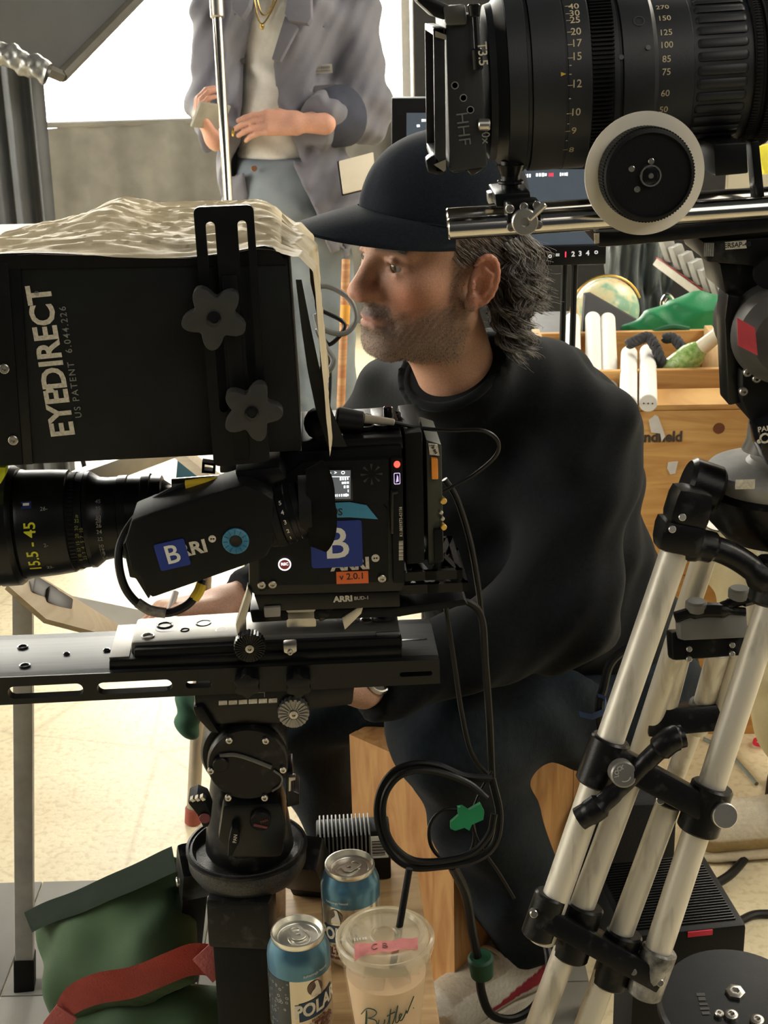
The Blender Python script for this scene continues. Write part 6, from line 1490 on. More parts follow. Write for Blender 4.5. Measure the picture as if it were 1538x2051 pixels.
# open jacket
zz = [A_(W_(500, y, 3.85))[2] for y in (560, 430, 350, 260, 130, 0, -80)]
xl = [A_(W_(x, y, 3.85))[0] for x, y in ((505, 560), (494, 430), (486, 350), (478, 260), (484, 130), (512, 0), (530, -80))]
xr = [A_(W_(x, y, 3.85))[0] for x, y in ((670, 560), (632, 430), (592, 350), (556, 260), (545, 130), (585, 0), (592, -80))]
JK = mat('blue_grey_cotton', (.155, .155, .185), .85, col2=(.172, .17, .20), scale=25, bump=.35, bscale=500, sheen=.1)
def jacket(p):
    d = chain(p, [K['neck'] + Vector((0, .02, -.02)), K['chest'], K['waist'], K['hip'] + Vector((.06, 0, -.03))], [.09, .155, .165, .20], .06)
    d = smin(d, s_cap(p, K['shL'], K['shR'], .075, .075), .05)
    for a, r in (('L', (.088, .088, .062)), ('R', (.082, .075, .055))): d = smin(d, chain(p, [K['sh' + a], K['el' + a], K['wr' + a].lerp(K['el' + a], .18)], r, .03), .03)
    q = p - A_(K['elL']); d = d + .006 * np.sin(q @ np.array([34., 8, 30]) + 1.6 * np.sin(p[:, 2] * 17)) + .004 * np.sin(q @ np.array([-52., 20, 44]) + 2 * np.sin(p[:, 0] * 21)) + .002 * np.sin(p @ np.array([140., 30, -90]))
    for a, hp in (('L', hl), ('R', hr)):
        n2 = A_((K['wr' + a] - K['el' + a]).normalized()); rel = p - A_(K['wr' + a].lerp(K['el' + a], .16)); d = np.where(np.sqrt((rel ** 2).sum(1)) < .12, smax(d, rel @ n2, .008), d)
    front = p[:, 1] - (A_(K['chest'])[1] - .02); a_ = np.interp(p[:, 2], zz, xl); b_ = np.interp(p[:, 2], zz, xr)
    wedge = np.maximum(np.maximum(a_ - p[:, 0], p[:, 0] - b_) * .9, front)
    arm = chain(p, [K['elL'], K['wrL'].lerp(K['elL'], .2)], [.085, .065], .02); wedge = np.maximum(wedge, -arm)
    d = smax(d, -wedge, .012); inner = chain(p, [K['neck'] + Vector((0, .02, .1)), K['chest'], K['waist'], K['hip'] + Vector((.06, 0, -.12))], [.075, .135, .145, .185], .06); d = smax(d, -inner, .01)
    hem = A_(W_(600, 520, 3.9))[2] + .10 * np.clip((A_(W_(600, 500))[0] - p[:, 0]) / .3, -.5, 1); return smax(d, hem - p[:, 2], .008)
lo, hi = bbox([K[k] for k in ('neck', 'chest', 'waist', 'hip', 'shL', 'shR', 'elL', 'elR', 'wrL', 'wrR')], .25); V, F = sdf_mesh(jacket, lo, hi, .0075); jk = np_mesh('jacket', V, F, JK, wp, smooth_iter=1)
def lapel(pts, name='collar_flap'):
    bm = nb(); c = [W_(x, y, d) for x, y, d in pts]; n = (c[1] - c[0]).cross(c[2] - c[0]).normalized(); n = n if n.y < 0 else -n
    lo = [bm.verts.new(p + n * .008) for p in c]; hi = [bm.verts.new(p - n * .010) for p in c]; bm.faces.new(lo); bm.faces.new(hi[::-1])
    for i in range(len(c)): bm.faces.new((lo[i], hi[i], hi[(i + 1) % len(c)], lo[(i + 1) % len(c)]))
    bmesh.ops.recalc_face_normals(bm, faces=bm.faces[:]); _bev(bm, bm.edges[:], .004); part(name, bm, JK, jk, world=True)
lapel([(585, -40, 3.83), (572, 30, 3.81), (580, 44, 3.80), (618, 50, 3.80), (625, 38, 3.80), (624, -40, 3.83)]); lapel([(515, -40, 3.83), (500, 16, 3.81), (486, 40, 3.81), (468, 22, 3.81), (462, -40, 3.84)]); lapel([(572, 32, 3.815), (545, 120, 3.825), (562, 124, 3.82), (598, 56, 3.81)], 'lapel')
def ws(px, py, lift=.004):
    """the point of the jacket surface seen at a photo position"""
    lo, hi = 3.5, 4.2; r = ray(px, py)
    for k in range(140):
        d = 3.5 + .005 * k
        if jacket(np.array([A_(CAM + r * d)]))[0] < 0: return CAM + r * (d - lift)
    return P(px, py, 3.85)
bm = nb(); d0 = (ws(642, 138, .014) - CAM).dot(_f); c = [P(618, 131, d0), P(665, 128, d0), P(666, 146, d0), P(619, 149, d0)]; vs = [bm.verts.new(q) for q in c]; bm.faces.new(vs); bmesh.ops.solidify(bm, geom=bm.faces[:], thickness=.002); tg = part('chest_tag', bm, mat('cream_tag', (.62, .58, .50), .8), jk, world=True)
e1, e2 = (c[1] - c[0]).normalized(), (c[0] - c[3]).normalized(); cc = (c[0] + c[1] + c[2] + c[3]) / 4 - _f * .0035
bm = nb(); marks_into(bm, .054, .008, lambda s, t_: cc + e1 * s + e2 * (t_ + .003), 10, 3); marks_into(bm, .054, .004, lambda s, t_: cc + e1 * s + e2 * (t_ - .006), 16, 4); part('lettering', bm, mat('grey_print', (.12, .12, .13), .7), tg, world=True)
for px_, py_ in ((486, 122), (536, 140)):
    bm = nb(); q = ws(px_, py_); cyl(bm, q + _f * .004, q - _f * .002, .008, n=16, bev=.001); part('button', bm, mat('dark_button', (.05, .05, .055), .3), jk, world=True)
bm = nb(); c = [ws(628, 172, .003), ws(672, 168, .003), ws(676, 182, .003), ws(630, 186, .003)]; bm.faces.new([bm.verts.new(q) for q in c]); bmesh.ops.solidify(bm, geom=bm.faces[:], thickness=.003); part('pocket_flap', bm, JK, jk, world=True)
CUFF = mat('dark_cuff_cotton', (.045, .05, .075), .85, var=.15, scale=30, bump=.3, bscale=400)
bm = nb(); a, b = K['elL'].lerp(K['wrL'], .25), K['elL'].lerp(K['wrL'], .84); L = (b - a).length; lathe(bm, [(.070, 0), (.084, .02), (.080, L * .5), (.062, L * .82), (.048, L * .95), (.030, L)], a, b - a, 30, False); part('cuff', bm, CUFF, jk, world=True)
# jeans
LD = mat('washed_blue_denim', (.13, .165, .20), .85, col2=(.24, .275, .30), scale=7, bump=.35, bscale=700, detail=8)
def jeansw(p):
    d = s_ell(p, K['hip'] + Vector((0, 0, .02)), (.165, .125, .15)); d = smin(d, s_cap(p, K['waist'], K['hip'], .118, .13), .05)
    for a in 'LR': d = smin(d, chain(p, [K['hip' + a], K['kn' + a], K['an' + a] - Vector((0, 0, .03))], [.105, .088, .09], .02), .03)
    d = d + .004 * np.sin(p @ np.array([40., 10, 60]) + 2 * np.sin(p[:, 2] * 22)); return smax(smax(d, p[:, 2] - A_(W_(540, 322, 3.9))[2], .006), .03 - p[:, 2], .01)
lo, hi = bbox([K[k] for k in ('waist', 'hip', 'hipL', 'hipR', 'anL', 'anR')], .19); lo[2] = -.02; V, F = sdf_mesh(jeansw, lo, hi, .0095); jw = np_mesh('jeans', V, F, LD, wp, smooth_iter=1)
bm = nb(); q = W_(509, 338, 3.91); cyl(bm, q, q - _f * .004, .0085, n=16, bev=.001); part('jeans_button', bm, mat('copper_button', (.35, .18, .10), .35, .8), jw, world=True)
# necklaces
GLD = mat('gold_chain', (.75, .52, .16), .25, .95)
for pts in ([(512, -20), (518, 12), (527, 30), (540, 20), (556, -20)], [(505, -30), (514, 25), (525, 48), (545, 20), (566, -30)]):
    bm = nb(); tube(bm, [W_(x, y, 3.855) for x, y in pts], .0022, 6); part('necklace', bm, GLD, wp, world=True)
bm = nb(); ball(bm, W_(525, 53, 3.853), (.006, .004, .009)); part('pendant', bm, GLD, wp, world=True)
bm = nb(); q = W_(469, 265, 3.775); lathe(bm, [(.0105, 0), (.0118, .001), (.0118, .005), (.0105, .006)], q, (W_(430, 262, 3.77) - q), 16, False); part('ring', bm, GLD, wp, world=True)
for a in 'LR':
    f = K['an' + a]
    def wsh(p, f=f): return smax(smin(s_cap(p, f + Vector((0, .04, -.05)), f + Vector((0, -.16, -.06)), .045, .04), s_cap(p, f, f + Vector((0, .02, -.05)), .05, .045), .03), .004 - p[:, 2], .004)
    lo, hi = A_(f) - .25, A_(f) + .12; V, F = sdf_mesh(wsh, lo, hi, .009); np_mesh('shoe', V, F, mat('white_leather_shoe', (.55, .54, .5), .5), wp)
# things the standing person carries
t = thing('phone', 'pale grey phone held in both hands by the standing person', 'phone', W_(415, 232, 3.80))
bm = nb(); bar(bm, W_(391, 229, 3.76), W_(452, 236, 3.84), .072, .072, .009, .009, (0, -.55, .8), .003); ph_o = part('phone_case', bm, mat('translucent_grey_case', (.36, .35, .30), .35), t, world=True)
t = thing('notebook', 'cream notepad sticking out of the standing person jacket pocket', 'notebook', W_(715, 385, 3.86))
c = [W_(679, 322, 3.82), W_(748, 304, 3.84), W_(754, 372, 3.84), W_(688, 388, 3.82)]; n = (c[1] - c[0]).cross(c[3] - c[0]).normalized(); n = n if n.y > 0 else -n
for nm, o0, o1, mm, sc_ in (('pages', 0, .010, mat('cream_paper', (.72, .66, .54), .8, var=.03), 1.0), ('cover', .010, .016, BLK2, 1.06)):
    bm = nb(); cc = sum(c, Vector()) / 4; A = [bm.verts.new(cc + (q - cc) * sc_ + n * o0) for q in c]; B = [bm.verts.new(cc + (q - cc) * sc_ + n * o1) for q in c]; bm.faces.new(A); bm.faces.new(B[::-1])
    for i in range(4): bm.faces.new((A[i], B[i], B[(i + 1) % 4], A[(i + 1) % 4]))
    bmesh.ops.recalc_face_normals(bm, faces=bm.faces[:]); _bev(bm, bm.edges[:], .003); part(nm, bm, mm, t, world=True)

# ================================================================== person in olive trousers at the right edge
kn = P(1524, 1126, 2.55); hp_ = P(1740, 1085, 2.85); an = G(1650, 1590, .10); kn2 = P(1690, 1140, 2.45); an2 = Vector((kn2.x + .12, kn2.y + .02, .10)); hp2 = P(1790, 1100, 2.72)
hp_.z = hp2.z = .53; pel = (hp_ + hp2) / 2
p3 = thing('person', 'person in baggy olive trousers seated at the right edge of the frame', 'person', Vector((pel.x, pel.y, .42)))
ch = pel + Vector((.02, .05, .32)); nk3 = pel + Vector((-.03, .0, .50)); H3 = Matrix.Translation(nk3 + Vector((-.02, -.02, .16))) @ Matrix.Rotation(R(100), 4, 'Z')
arms3 = []
for sg, kk, hh in ((1, kn, hp_), (-1, kn2, hp2)):
    sh_ = ch + Vector((.0, .17 * sg, .08)); wr_ = hh.lerp(kk, .62) + Vector((0, 0, .13)); arms3.append((sh_, (sh_ + wr_) / 2 + Vector((.06, .05 * sg, -.08)), wr_, kk))
def core3(p):
    d = chain(p, [nk3 + Vector((0, 0, .05)), ch, pel], [.05, .11, .11], .05)
    for a, b, c in ((hp_, kn, an), (hp2, kn2, an2)): d = smin(d, chain(p, [a, b, c], [.07, .05, .035], .02), .03)
    for a in arms3: d = smin(d, chain(p, a[:3], [.045, .036, .026], .02), .03)
    return d
lo, hi = bbox([nk3, ch, pel, kn, an, kn2, an2] + [q for a in arms3 for q in a], .16); Va, Fa = sdf_mesh(core3, lo, hi, .014)
h3 = []
for sg, a in zip((1, -1), arms3):
    fd = a[3] - a[2]; hp = hand_parts(a[2], fd, (0, 0, -1), -sg, (.3, .3, .3, .3)); l_, h_ = bbox([c[i] for l in hp for c in l for i in (0, 1)], .03); h3.append(sdf_mesh(lambda p, hp=hp: hand_sdf(p, hp), l_, h_, .004))
V, F = joinVF((to_w(Vw, H3), Fw), (Va, Fa), *h3); np_mesh('body', V, F, SKIN, p3, True, np.tile(np.array([.55, .32, .23]), (len(V), 1)))
def tro(p):
    d = s_ell(p, pel, (.18, .19, .12))
    for a, b, c in ((hp_, kn, an), (hp2, kn2, an2)): d = smin(d, chain(p, [a, b, c + Vector((0, 0, .03))], [.115, .098, .085], .03), .03)
    d = d + .006 * np.sin(p @ np.array([30., 42, 25]) + 2 * np.sin(p[:, 0] * 16)) + .004 * np.sin(p @ np.array([-60., 30, 50]) + 2 * np.sin(p[:, 2] * 19)); return smax(smax(d, .09 - p[:, 2], .01), p[:, 2] - pel.z - .07, .02)
lo, hi = bbox([pel, kn, an, kn2, an2, hp_, hp2], .2); V, F = sdf_mesh(tro, lo, hi, .009); np_mesh('trousers', V, F, mat('olive_cotton', (.34, .29, .16), .85, var=.15, scale=12, bump=.3, bscale=400), p3, smooth_iter=1)
def swe3(p):
    d = chain(p, [nk3 + Vector((0, 0, -.03)), ch, pel + Vector((0, 0, .06))], [.09, .16, .16], .06)
    for a in arms3: d = smin(d, chain(p, [a[0], a[1], a[2].lerp(a[1], .1)], [.07, .058, .046], .03), .03)
    return smax(d + .004 * np.sin(p @ np.array([40., 20, 30])), pel.z + .02 - p[:, 2], .01)
lo, hi = bbox([nk3, ch, pel] + [q for a in arms3 for q in a[:3]], .18); V, F = sdf_mesh(swe3, lo, hi, .011); np_mesh('sweatshirt', V, F, mat('grey_sweatshirt', (.12, .12, .12), .9), p3, smooth_iter=1)
def shoe3(A, toe, nm):
    def f(p):
        t_ = A + (toe - A).normalized() * .20; t_.z = .05; h = A.copy(); h.z = .055; d = s_cap(p, h, t_, .048, .046); d = smin(d, s_cap(p, A, h, .05, .05), .03); return smax(d, .016 - p[:, 2], .006)
    lo, hi = A_(A) - .3, A_(A) + .3; lo[2] = -.01; hi[2] = .2; V, F = sdf_mesh(f, lo, hi, .006); n = vn(V, 600, 3); lowb = V[:, 2] < .05
    t_ = np.where(lowb[:, None], np.array([.36, .26, .12]), np.array([.58, .52, .40])); so = np_mesh(nm, V, F, vmat('shoe_upper', .75, .4, 700), p3, True, np.clip(t_ * (1 + .1 * n)[:, None], .01, 1))
    def f2(p): t_ = A + (toe - A).normalized() * .20; t_.z = .012; h = A - (toe - A).normalized() * .02; h.z = .012; q = p.copy(); q[:, 2] = (q[:, 2] - .012) * 4 + .012; return s_cap(q, h, t_, .052, .05) * .5
    lo[2] = -.02; hi[2] = .06; V, F = sdf_mesh(f2, lo, hi, .006, 4); np_mesh('sole', V, F, mat('gum_sole', (.50, .42, .28), .7, bump=.6, bscale=150), so)
shoe3(an, an + Vector((-.2, -.02, 0)), 'shoe'); shoe3(an2, an2 + Vector((.05, -.2, 0)), 'shoe')
# ================================================================== props behind the man, upper right
ORW = wood('orange_plywood', (.50, .25, .07), (.66, .39, .13), 5, (1, 1, 9)); ORW2 = wood('pale_ply_edge', (.55, .36, .16), (.66, .46, .24), 9, (3, 3, 3))
def crate(name, label, c, w_, dpt, z0, z1, yaw=0, open_top=False, th=.018):
    M = Matrix.Translation((c[0], c[1], z0)) @ Matrix.Rotation(R(yaw), 4, 'Z'); t = thing(name, label, 'wooden box', M); h = z1 - z0
    bm = nb(); box(bm, -w_ / 2, w_ / 2, 0, th, 0, h, .003); part('front_panel', bm, ORW, t)
    bm = nb(); box(bm, -w_ / 2, w_ / 2, dpt - th, dpt, 0, h, .003); part('back_panel', bm, ORW, t)
    for s_ in (-1, 1):
        bm = nb(); x0 = s_ * (w_ / 2) - (th if s_ > 0 else 0); box(bm, x0, x0 + th, th + .0005, dpt - th - .0005, 0, h + (.012 if open_top else 0), .003); part('end_panel', bm, ORW2 if open_top else ORW, t)
    bm = nb(); box(bm, -w_ / 2 + th, w_ / 2 - th, th, dpt - th, 0, .012); part('bottom_panel', bm, ORW, t)
    if not open_top:
        bm = nb(); box(bm, -w_ / 2 + .001, w_ / 2 - .001, .001, dpt - .001, h + .0005, h + .012, .003); part('top_panel', bm, ORW, t)
    return t
f0 = P(1310, 812, 2.70); c1 = crate('wooden_crate', 'orange plywood crate with stencilled black lettering behind the man', (f0.x + .03, f0.y), .52, .12, .36, f0.z - .012, -2)
I1 = frame_of(c1).inverted()
def onc(px, py, lift=.001):
    r = ray(px, py); a, d = I1 @ CAM, I1.to_3x3() @ r; t_ = (-lift - a.y) / d.y; return a + d * t_
q = onc(1367, 875); bm = nb(); text_into(bm, 'handheld', .029, flat_map(q, (1, 0, .0), (.0, 0, 1)), .035, ax='RIGHT', sx=.93); part('stencil_lettering', bm, mat('stencil_ink', (.06, .045, .035), .8), c1)
PT = mat('torn_white_tape', (.66, .64, .60), .8, var=.08)
for pts in (((1299, 842), (1312, 831), (1318, 834), (1326, 856), (1332, 874), (1325, 884), (1322, 868), (1304, 866)), ((1338, 926), (1358, 924), (1352, 948), (1342, 950), (1336, 938))):
    bm = nb(); prism(bm, [(onc(*p_).x, onc(*p_).z) for p_ in pts], -.0022, -.0006); part('tape_scrap', bm, PT, c1)
bm = nb(); q = onc(1440, 858); prism(bm, circ(q.x, q.z, .011, 14), -.0008, -.0002); part('wood_knot', bm, mat('dark_knot', (.16, .05, .02), .6), c1)
crate('wooden_crate', 'lower plywood crate carrying the lettered crate behind the man', (f0.x + .03, f0.y - .005), .54, .118, .0, .355, -2)
f1 = P(1295, 742, 2.84); c2 = crate('wooden_crate', 'open orange wooden crate with rope and bottle inside', (f1.x + .0, f1.y), .40, .36, f1.z - .30, f1.z, -1, True)
crate('wooden_crate', 'plywood crate under the open crate of rope', (f1.x, f1.y + .01), .42, .34, .0, f1.z - .303, -1)
# white tubes lying across the crates
WT = mat('white_tube_paint', (.80, .78, .72), .6, var=.03); HOLE = mat('dark_hole', (.05, .045, .04), .8)
for nx, ny, fx, fy, zn, zf, lab in ((1298, 808, 1297, 705, 2.655, 2.99, 'right white tube with a capped end on the crates'), (1258, 810, 1260, 708, 2.66, 2.99, 'white tube with a capped end left of its twin'),
                           (1222, 800, 1217, 640, 2.80, 3.25, 'longest upright white tube nearest the crate middle'), (1190, 800, 1187, 638, 2.80, 3.25, 'middle one of the upper white tubes'), (1148, 780, 1146, 640, 2.80, 3.25, 'leftmost white tube beside the man shoulder')):
    a, b = P(nx, ny, zn), P(fx, fy, zf); r = .0172; t = thing('white_tube', lab, 'tube', a, 'white tubes on the crates')
    bm = nb(); cyl(bm, a, b, r, n=28, bev=.0015); tb_ = part('tube_body', bm, WT, t, world=True)
    d = (a - b).normalized(); x_, y_, z_ = basis(d)
    for k in range(3):
        bm = nb(); q = a + d * .0004 + x_ * (.008 * (k - 1)); cyl(bm, q, q + d * .0004, .0016, n=8); part('end_hole', bm, HOLE, tb_, world=True)
# globe
gc = P(1214, 622, 3.55); t = thing('globe', 'small green and tan world globe behind the white tubes', 'globe', gc - Vector((0, 0, .1)))
m = bpy.data.materials.new('globe_map'); m.use_nodes = True; nt = m.node_tree; b = nt.nodes['Principled BSDF']; tcn = nt.nodes.new('ShaderNodeTexCoord'); no = nt.nodes.new('ShaderNodeTexNoise'); no.inputs['Scale'].default_value = 14; no.inputs['Detail'].default_value = 8
nt.links.new(tcn.outputs['Object'], no.inputs['Vector']); cr = nt.nodes.new('ShaderNodeValToRGB'); E = cr.color_ramp.elements; E[0].position = .42; E[0].color = (.22, .42, .30, 1); E[1].position = .62; E[1].color = (.60, .38, .18, 1); e = E.new(.48); e.color = (.55, .58, .36, 1); e = E.new(.54); e.color = (.68, .62, .38, 1)
nt.links.new(no.outputs[0], cr.inputs[0]); nt.links.new(cr.outputs[0], b.inputs['Base Color']); b.inputs['Roughness'].default_value = .3
bm = nb(); ball(bm, gc, .082, 40); part('globe_ball', bm, m, t, world=True)
bm = nb(); tube(bm, [gc + Vector((.088 * math.cos(a), .0, .088 * math.sin(a))) for a in [R(20) + R(190) * k / 20 for k in range(21)]], .003, 6, 0); part('meridian', bm, BRASS, t, world=True)
bm = nb(); cyl(bm, gc - Vector((0, 0, .105)), gc - Vector((0, 0, .082)), .012, n=16); lathe(bm, [(.05, 0), (.045, .01), (.012, .02)], gc - Vector((0, 0, .125)), (0, 0, 1), 24); part('globe_base', bm, BLK2, t, world=True)
# dark panel and black boards beside the globe
bm = nb(); c = [P(1172, 592, 3.3), P(1185, 590, 3.3), P(1300, 656, 3.25), P(1300, 690, 3.2), P(1165, 690, 3.2)]; A = [bm.verts.new(q) for q in c]; B = [bm.verts.new(q + Vector((0, .03, 0))) for q in c]; bm.faces.new(A); bm.faces.new(B[::-1])
for i in range(5): bm.faces.new((A[i], B[i], B[(i + 1) % 5], A[(i + 1) % 5]))
bmesh.ops.recalc_face_normals(bm, faces=bm.faces[:]); solo('black_board', bm, mat('black_card', (.02, .02, .022), .7), 'black angled board leaning in front of the globe', 'board')
tb_z = P(1200, 700, 3.5).z - .02
t = thing('prop_table', 'dark table holding the globe and green bag behind the crates', 'table', Vector((P(1290, 700, 3.6).x, 3.7, 0)))
tz = gc.z - .127; x0, x1 = P(1120, 690, 3.5).x, P(1480, 690, 3.5).x
bm = nb(); box(bm, x0, x1, 3.36, 4.1, tz - .025, tz, .003); part('table_top', bm, mat('grey_table', (.10, .10, .10), .6), t, world=True)
for xx in (x0 + .03, x1 - .03):
    for yy in (3.40, 4.06): bm = nb(); cyl(bm, (xx, yy, 0), (xx, yy, tz - .026), .014); part('leg', bm, BLK2, t, world=True)
# green bag
def gbag(p):
    d = chain(p, [P(1250, 668, 3.25), P(1320, 650, 3.25), P(1390, 632, 3.25), P(1425, 632, 3.25)], [.02, .040, .052, .058], .03)
    return d + .008 * np.abs(np.sin(p @ np.array([14., 10, 55]) + 1.2 * np.sin(p[:, 0] * 20))) + .002 * np.sin(p @ np.array([-60., 20, 130]))
lo, hi = bbox([P(1230, 690, 3.25), P(1450, 590, 3.25)], .09); V, F = sdf_mesh(gbag, lo, hi, .0055)
t = thing('green_bag', 'crumpled bright green nylon bag lying behind the open crate', 'bag', P(1340, 690, 3.25)); gb = np_mesh('bag_cloth', V, F, mat('green_nylon', (.012, .20, .07), .5, var=.2, scale=12, bump=.2, bscale=200), t, smooth_iter=1)
bm = nb(); tube(bm, [P(1300, 682, 3.18), P(1312, 665, 3.17), P(1345, 655, 3.17), P(1380, 660, 3.17)], .007, 8); part('strap', bm, mat('dark_green_strap', (.01, .10, .04), .7), t, world=True)
bm = nb(); q = P(1442, 640, 3.22); cyl(bm, P(1432, 640, 3.24), P(1448, 634, 3.24), .045, .04, n=28, bev=.008); part('bag_end', bm, mat('grey_end', (.42, .42, .40), .6), t, world=True)
# ropes
RP = mat('dark_grey_rope', (.055, .055, .06), .9, var=.3, scale=90, bump=.8, bscale=160)
def rope(pts, lab):
    t = thing('rope', lab, 'rope', Vector(pts[len(pts) // 2]) - Vector((0, 0, .02)), 'dark ropes in the open crate'); sp_ = spline(pts, 14)
    for s_ in range(3):
        out = []
        for i, p_ in enumerate(sp_):
            d = (sp_[min(i + 1, len(sp_) - 1)] - sp_[max(i - 1, 0)]).normalized(); u = d.orthogonal().normalized(); v = d.cross(u); a = i * .55 + s_ * 2.094; out.append(p_ + (u * math.cos(a) + v * math.sin(a)) * .0058)
        bm = nb(); tube(bm, out, .0062, 7, 0); part('strand', bm, RP, t, world=True)
rope([P(1258, 690, 2.93), P(1280, 680, 2.92), P(1300, 676, 2.92), P(1315, 700, 2.90), P(1330, 738, 2.90), P(1345, 760, 2.95)], 'dark braided rope over the left of the open crate')
rope([P(1330, 678, 2.93), P(1350, 678, 2.92), P(1368, 700, 2.90), P(1385, 730, 2.90), P(1400, 758, 2.95)], 'dark braided rope crossing the green bottle')
# bottle lying in the crate
bt = thing('bottle', 'green sparkling glass bottle with a cream neck lying in the crate', 'bottle', P(1385, 735, 2.99)); a, b = P(1352, 738, 2.90), P(1446, 664, 2.84)
L = (b - a).length; BOTG = mat('green_glitter_glass', (.16, .32, .06), .22, col2=(.42, .55, .22), scale=120, bump=.6, bscale=220)
bm = nb(); lathe(bm, [(.02, -.06), (.027, -.05), (.027, L * .35), (.022, L * .48), (.0155, L * .58)], a, b - a, 24); part('bottle_body', bm, BOTG, bt, world=True)
bm = nb(); lathe(bm, [(.0162, L * .56), (.0145, L * .9), (.0165, L * .92), (.0165, L), (.01, L)], a, b - a, 24); part('neck_foil', bm, mat('cream_foil', (.66, .60, .44), .4), bt, world=True)
# hanging clear plastic sheet
bm = nb(); s0, s1, s2, s3 = P(1208, 470, 3.9), P(1345, 470, 3.9), P(1345, 690, 3.9), P(1225, 690, 3.9)
def plas(u, v): return s0.lerp(s1, u).lerp(s3.lerp(s2, u), v) + Vector((0, .03 * math.sin(u * 21 + 2 * math.sin(v * 5)) + .015 * math.sin(u * 47 + v * 9), 0))
sheet(bm, plas, 90, 30); bmesh.ops.solidify(bm, geom=bm.faces[:], thickness=.001); solo('plastic_sheet', bm, mat('smeared_plastic', (.34, .36, .34), .35, col2=(.10, .12, .13), scale=7, stretch=(3, 3, .5), bump=.4, bscale=40), 'smeared translucent plastic sheet hanging behind the globe', 'plastic sheet', sharp=80)
# rack rail with grey blocks
rk0, rk1 = P(1322, 500, 3.7), P(1490, 640, 3.5); t = thing('rail_rack', 'pale sloping rack rail with a row of grey plastic blocks', 'rack', rk1)
bm = nb(); bar(bm, P(1318, 528, 3.7), P(1470, 640, 3.5), .035, .035, .02, .02, (0, 1, 0), .003); part('rail', bm, mat('cream_rail', (.62, .58, .48), .6), t, world=True)
bm = nb(); bar(bm, P(1318, 520, 3.72), P(1470, 628, 3.52), .02, .02, .008, .008, (0, 1, 0), .002); part('red_strip', bm, mat('red_plastic', (.6, .05, .04), .5), t, world=True)
for i in range(7):
    u = i / 6; q = P(1340 + 118 * u, 498 + 90 * u, 3.68 - .17 * u); bm = nb(); bar(bm, q + Vector((-.012, 0, .028)), q + Vector((.010, 0, -.03)), .03, .03, .03, .03, (.9, .3, .3), .004); part('grey_block', bm, mat('grey_block_plastic', (.34, .34, .31), .5), t, world=True)
bm = nb(); cyl(bm, P(1470, 640, 3.5), Vector((P(1470, 640, 3.5).x, P(1470, 640, 3.5).y, 0)), .015); part('rack_post', bm, SIL, t, world=True)
t = thing('metal_handle', 'small chrome loop handle with pink wrap beside the green bag', 'handle', P(1340, 632, 3.45))
bm = nb(); tube(bm, [Vector((P(1327, 632, 3.45).x, P(1327, 632, 3.45).y, tz)), P(1327, 632, 3.45), P(1327, 605, 3.45), P(1337, 592, 3.45), P(1348, 605, 3.45), P(1348, 632, 3.45), Vector((P(1348, 632, 3.45).x, P(1348, 632, 3.45).y, tz))], .006, 8); part('loop', bm, CHROME, t, world=True)
bm = nb(); cyl(bm, P(1327, 620, 3.45), P(1327, 634, 3.45), .012, n=14); part('pink_wrap', bm, mat('hot_pink', (.75, .08, .25), .5), t, world=True)
# monitors
SCRD = mat('dim_monitor_screen', (.03, .035, .04), .3, emit=(.10, .13, .16), es=.55)
def monitor(name, label, px0, py0, px1, py1, d, bez=14, bot=40):
    c = P((px0 + px1) / 2, (py0 + py1) / 2, d); t = thing(name, label, 'monitor', P((px0 + px1) / 2, py1, d)); Rg = Rig(frame(c)); 
    bm = nb(); prism(bm, Rg.poly([(px0, py0), (px1, py0), (px1, py1), (px0, py1)]), 0, .045, bev=.005); o = part('housing', bm, BLK2, t); o.data.transform(frame_of(t).inverted() @ Rg.M)
    bm = nb(); prism(bm, Rg.poly([(px0 + bez, py0 + bez), (px1 - bez, py0 + bez), (px1 - bez, py1 - bot), (px0 + bez, py1 - bot)]), -.0015, .001); s_ = part('screen', bm, SCRD, t); s_.data.transform(frame_of(t).inverted() @ Rg.M)
    return t, Rg, s_
t, Rg, s_ = monitor('field_monitor', 'large dark monitor with a row of lit buttons behind the man', 905, 325, 1212, 532, 2.45)
def mtext(t, Rg, items, m, name):
    bm = nb()
    for a, b, tx, sz in items:
        if tx: text_into(bm, tx, sz, on(Rg, a, b, -.0025), .03)
        else: marks_into(bm, sz, .006, on(Rg, a, b, -.0025), 4, int(a))
    o = part(name, bm, m, t); o.data.transform(frame_of(t).inverted() @ Rg.M)
mtext(t, Rg, [(1055, 352, None, .015), (1085, 350, None, .020), (1130, 349, None, .015)], LIT, 'screen_text'); mtext(t, Rg, [(1104, 350, None, .009)], mat('lit_red', (.7, .02, .05), .4, emit=(1, .05, .12), es=1.2), 'record_text')
BTN = mat('dim_white_button', (.5, .5, .5), .5, emit=(.8, .8, .8), es=.5)
for a, b, tx in ((1100, 510, 'o'), (1115, 509, '='), (1146, 507, '2'), (1160, 506, '3'), (1175, 505, '4'), (1192, 502, 'o')): mtext(t, Rg, [(a, b, tx, .012)], BTN, 'button_icon')
mtext(t, Rg, [(1131, 508, '1', .013)], MT['lit_red'], 'active_button_icon')
bm = nb(); box(bm, *sorted((Rg.at(1070, 505).x, Rg.at(1212, 505).x)), -.012, -.0005, Rg.at(1100, 530).z, Rg.at(1100, 490).z, .003); o = part('button_panel', bm, BLK, t); o.data.transform(frame_of(t).inverted() @ Rg.M)
for o_ in t.children:
    if 'icon' in o_.name: o_.data.transform(Matrix.Translation((0, -.0115, 0)))
q = P(1135, 532, 2.46)
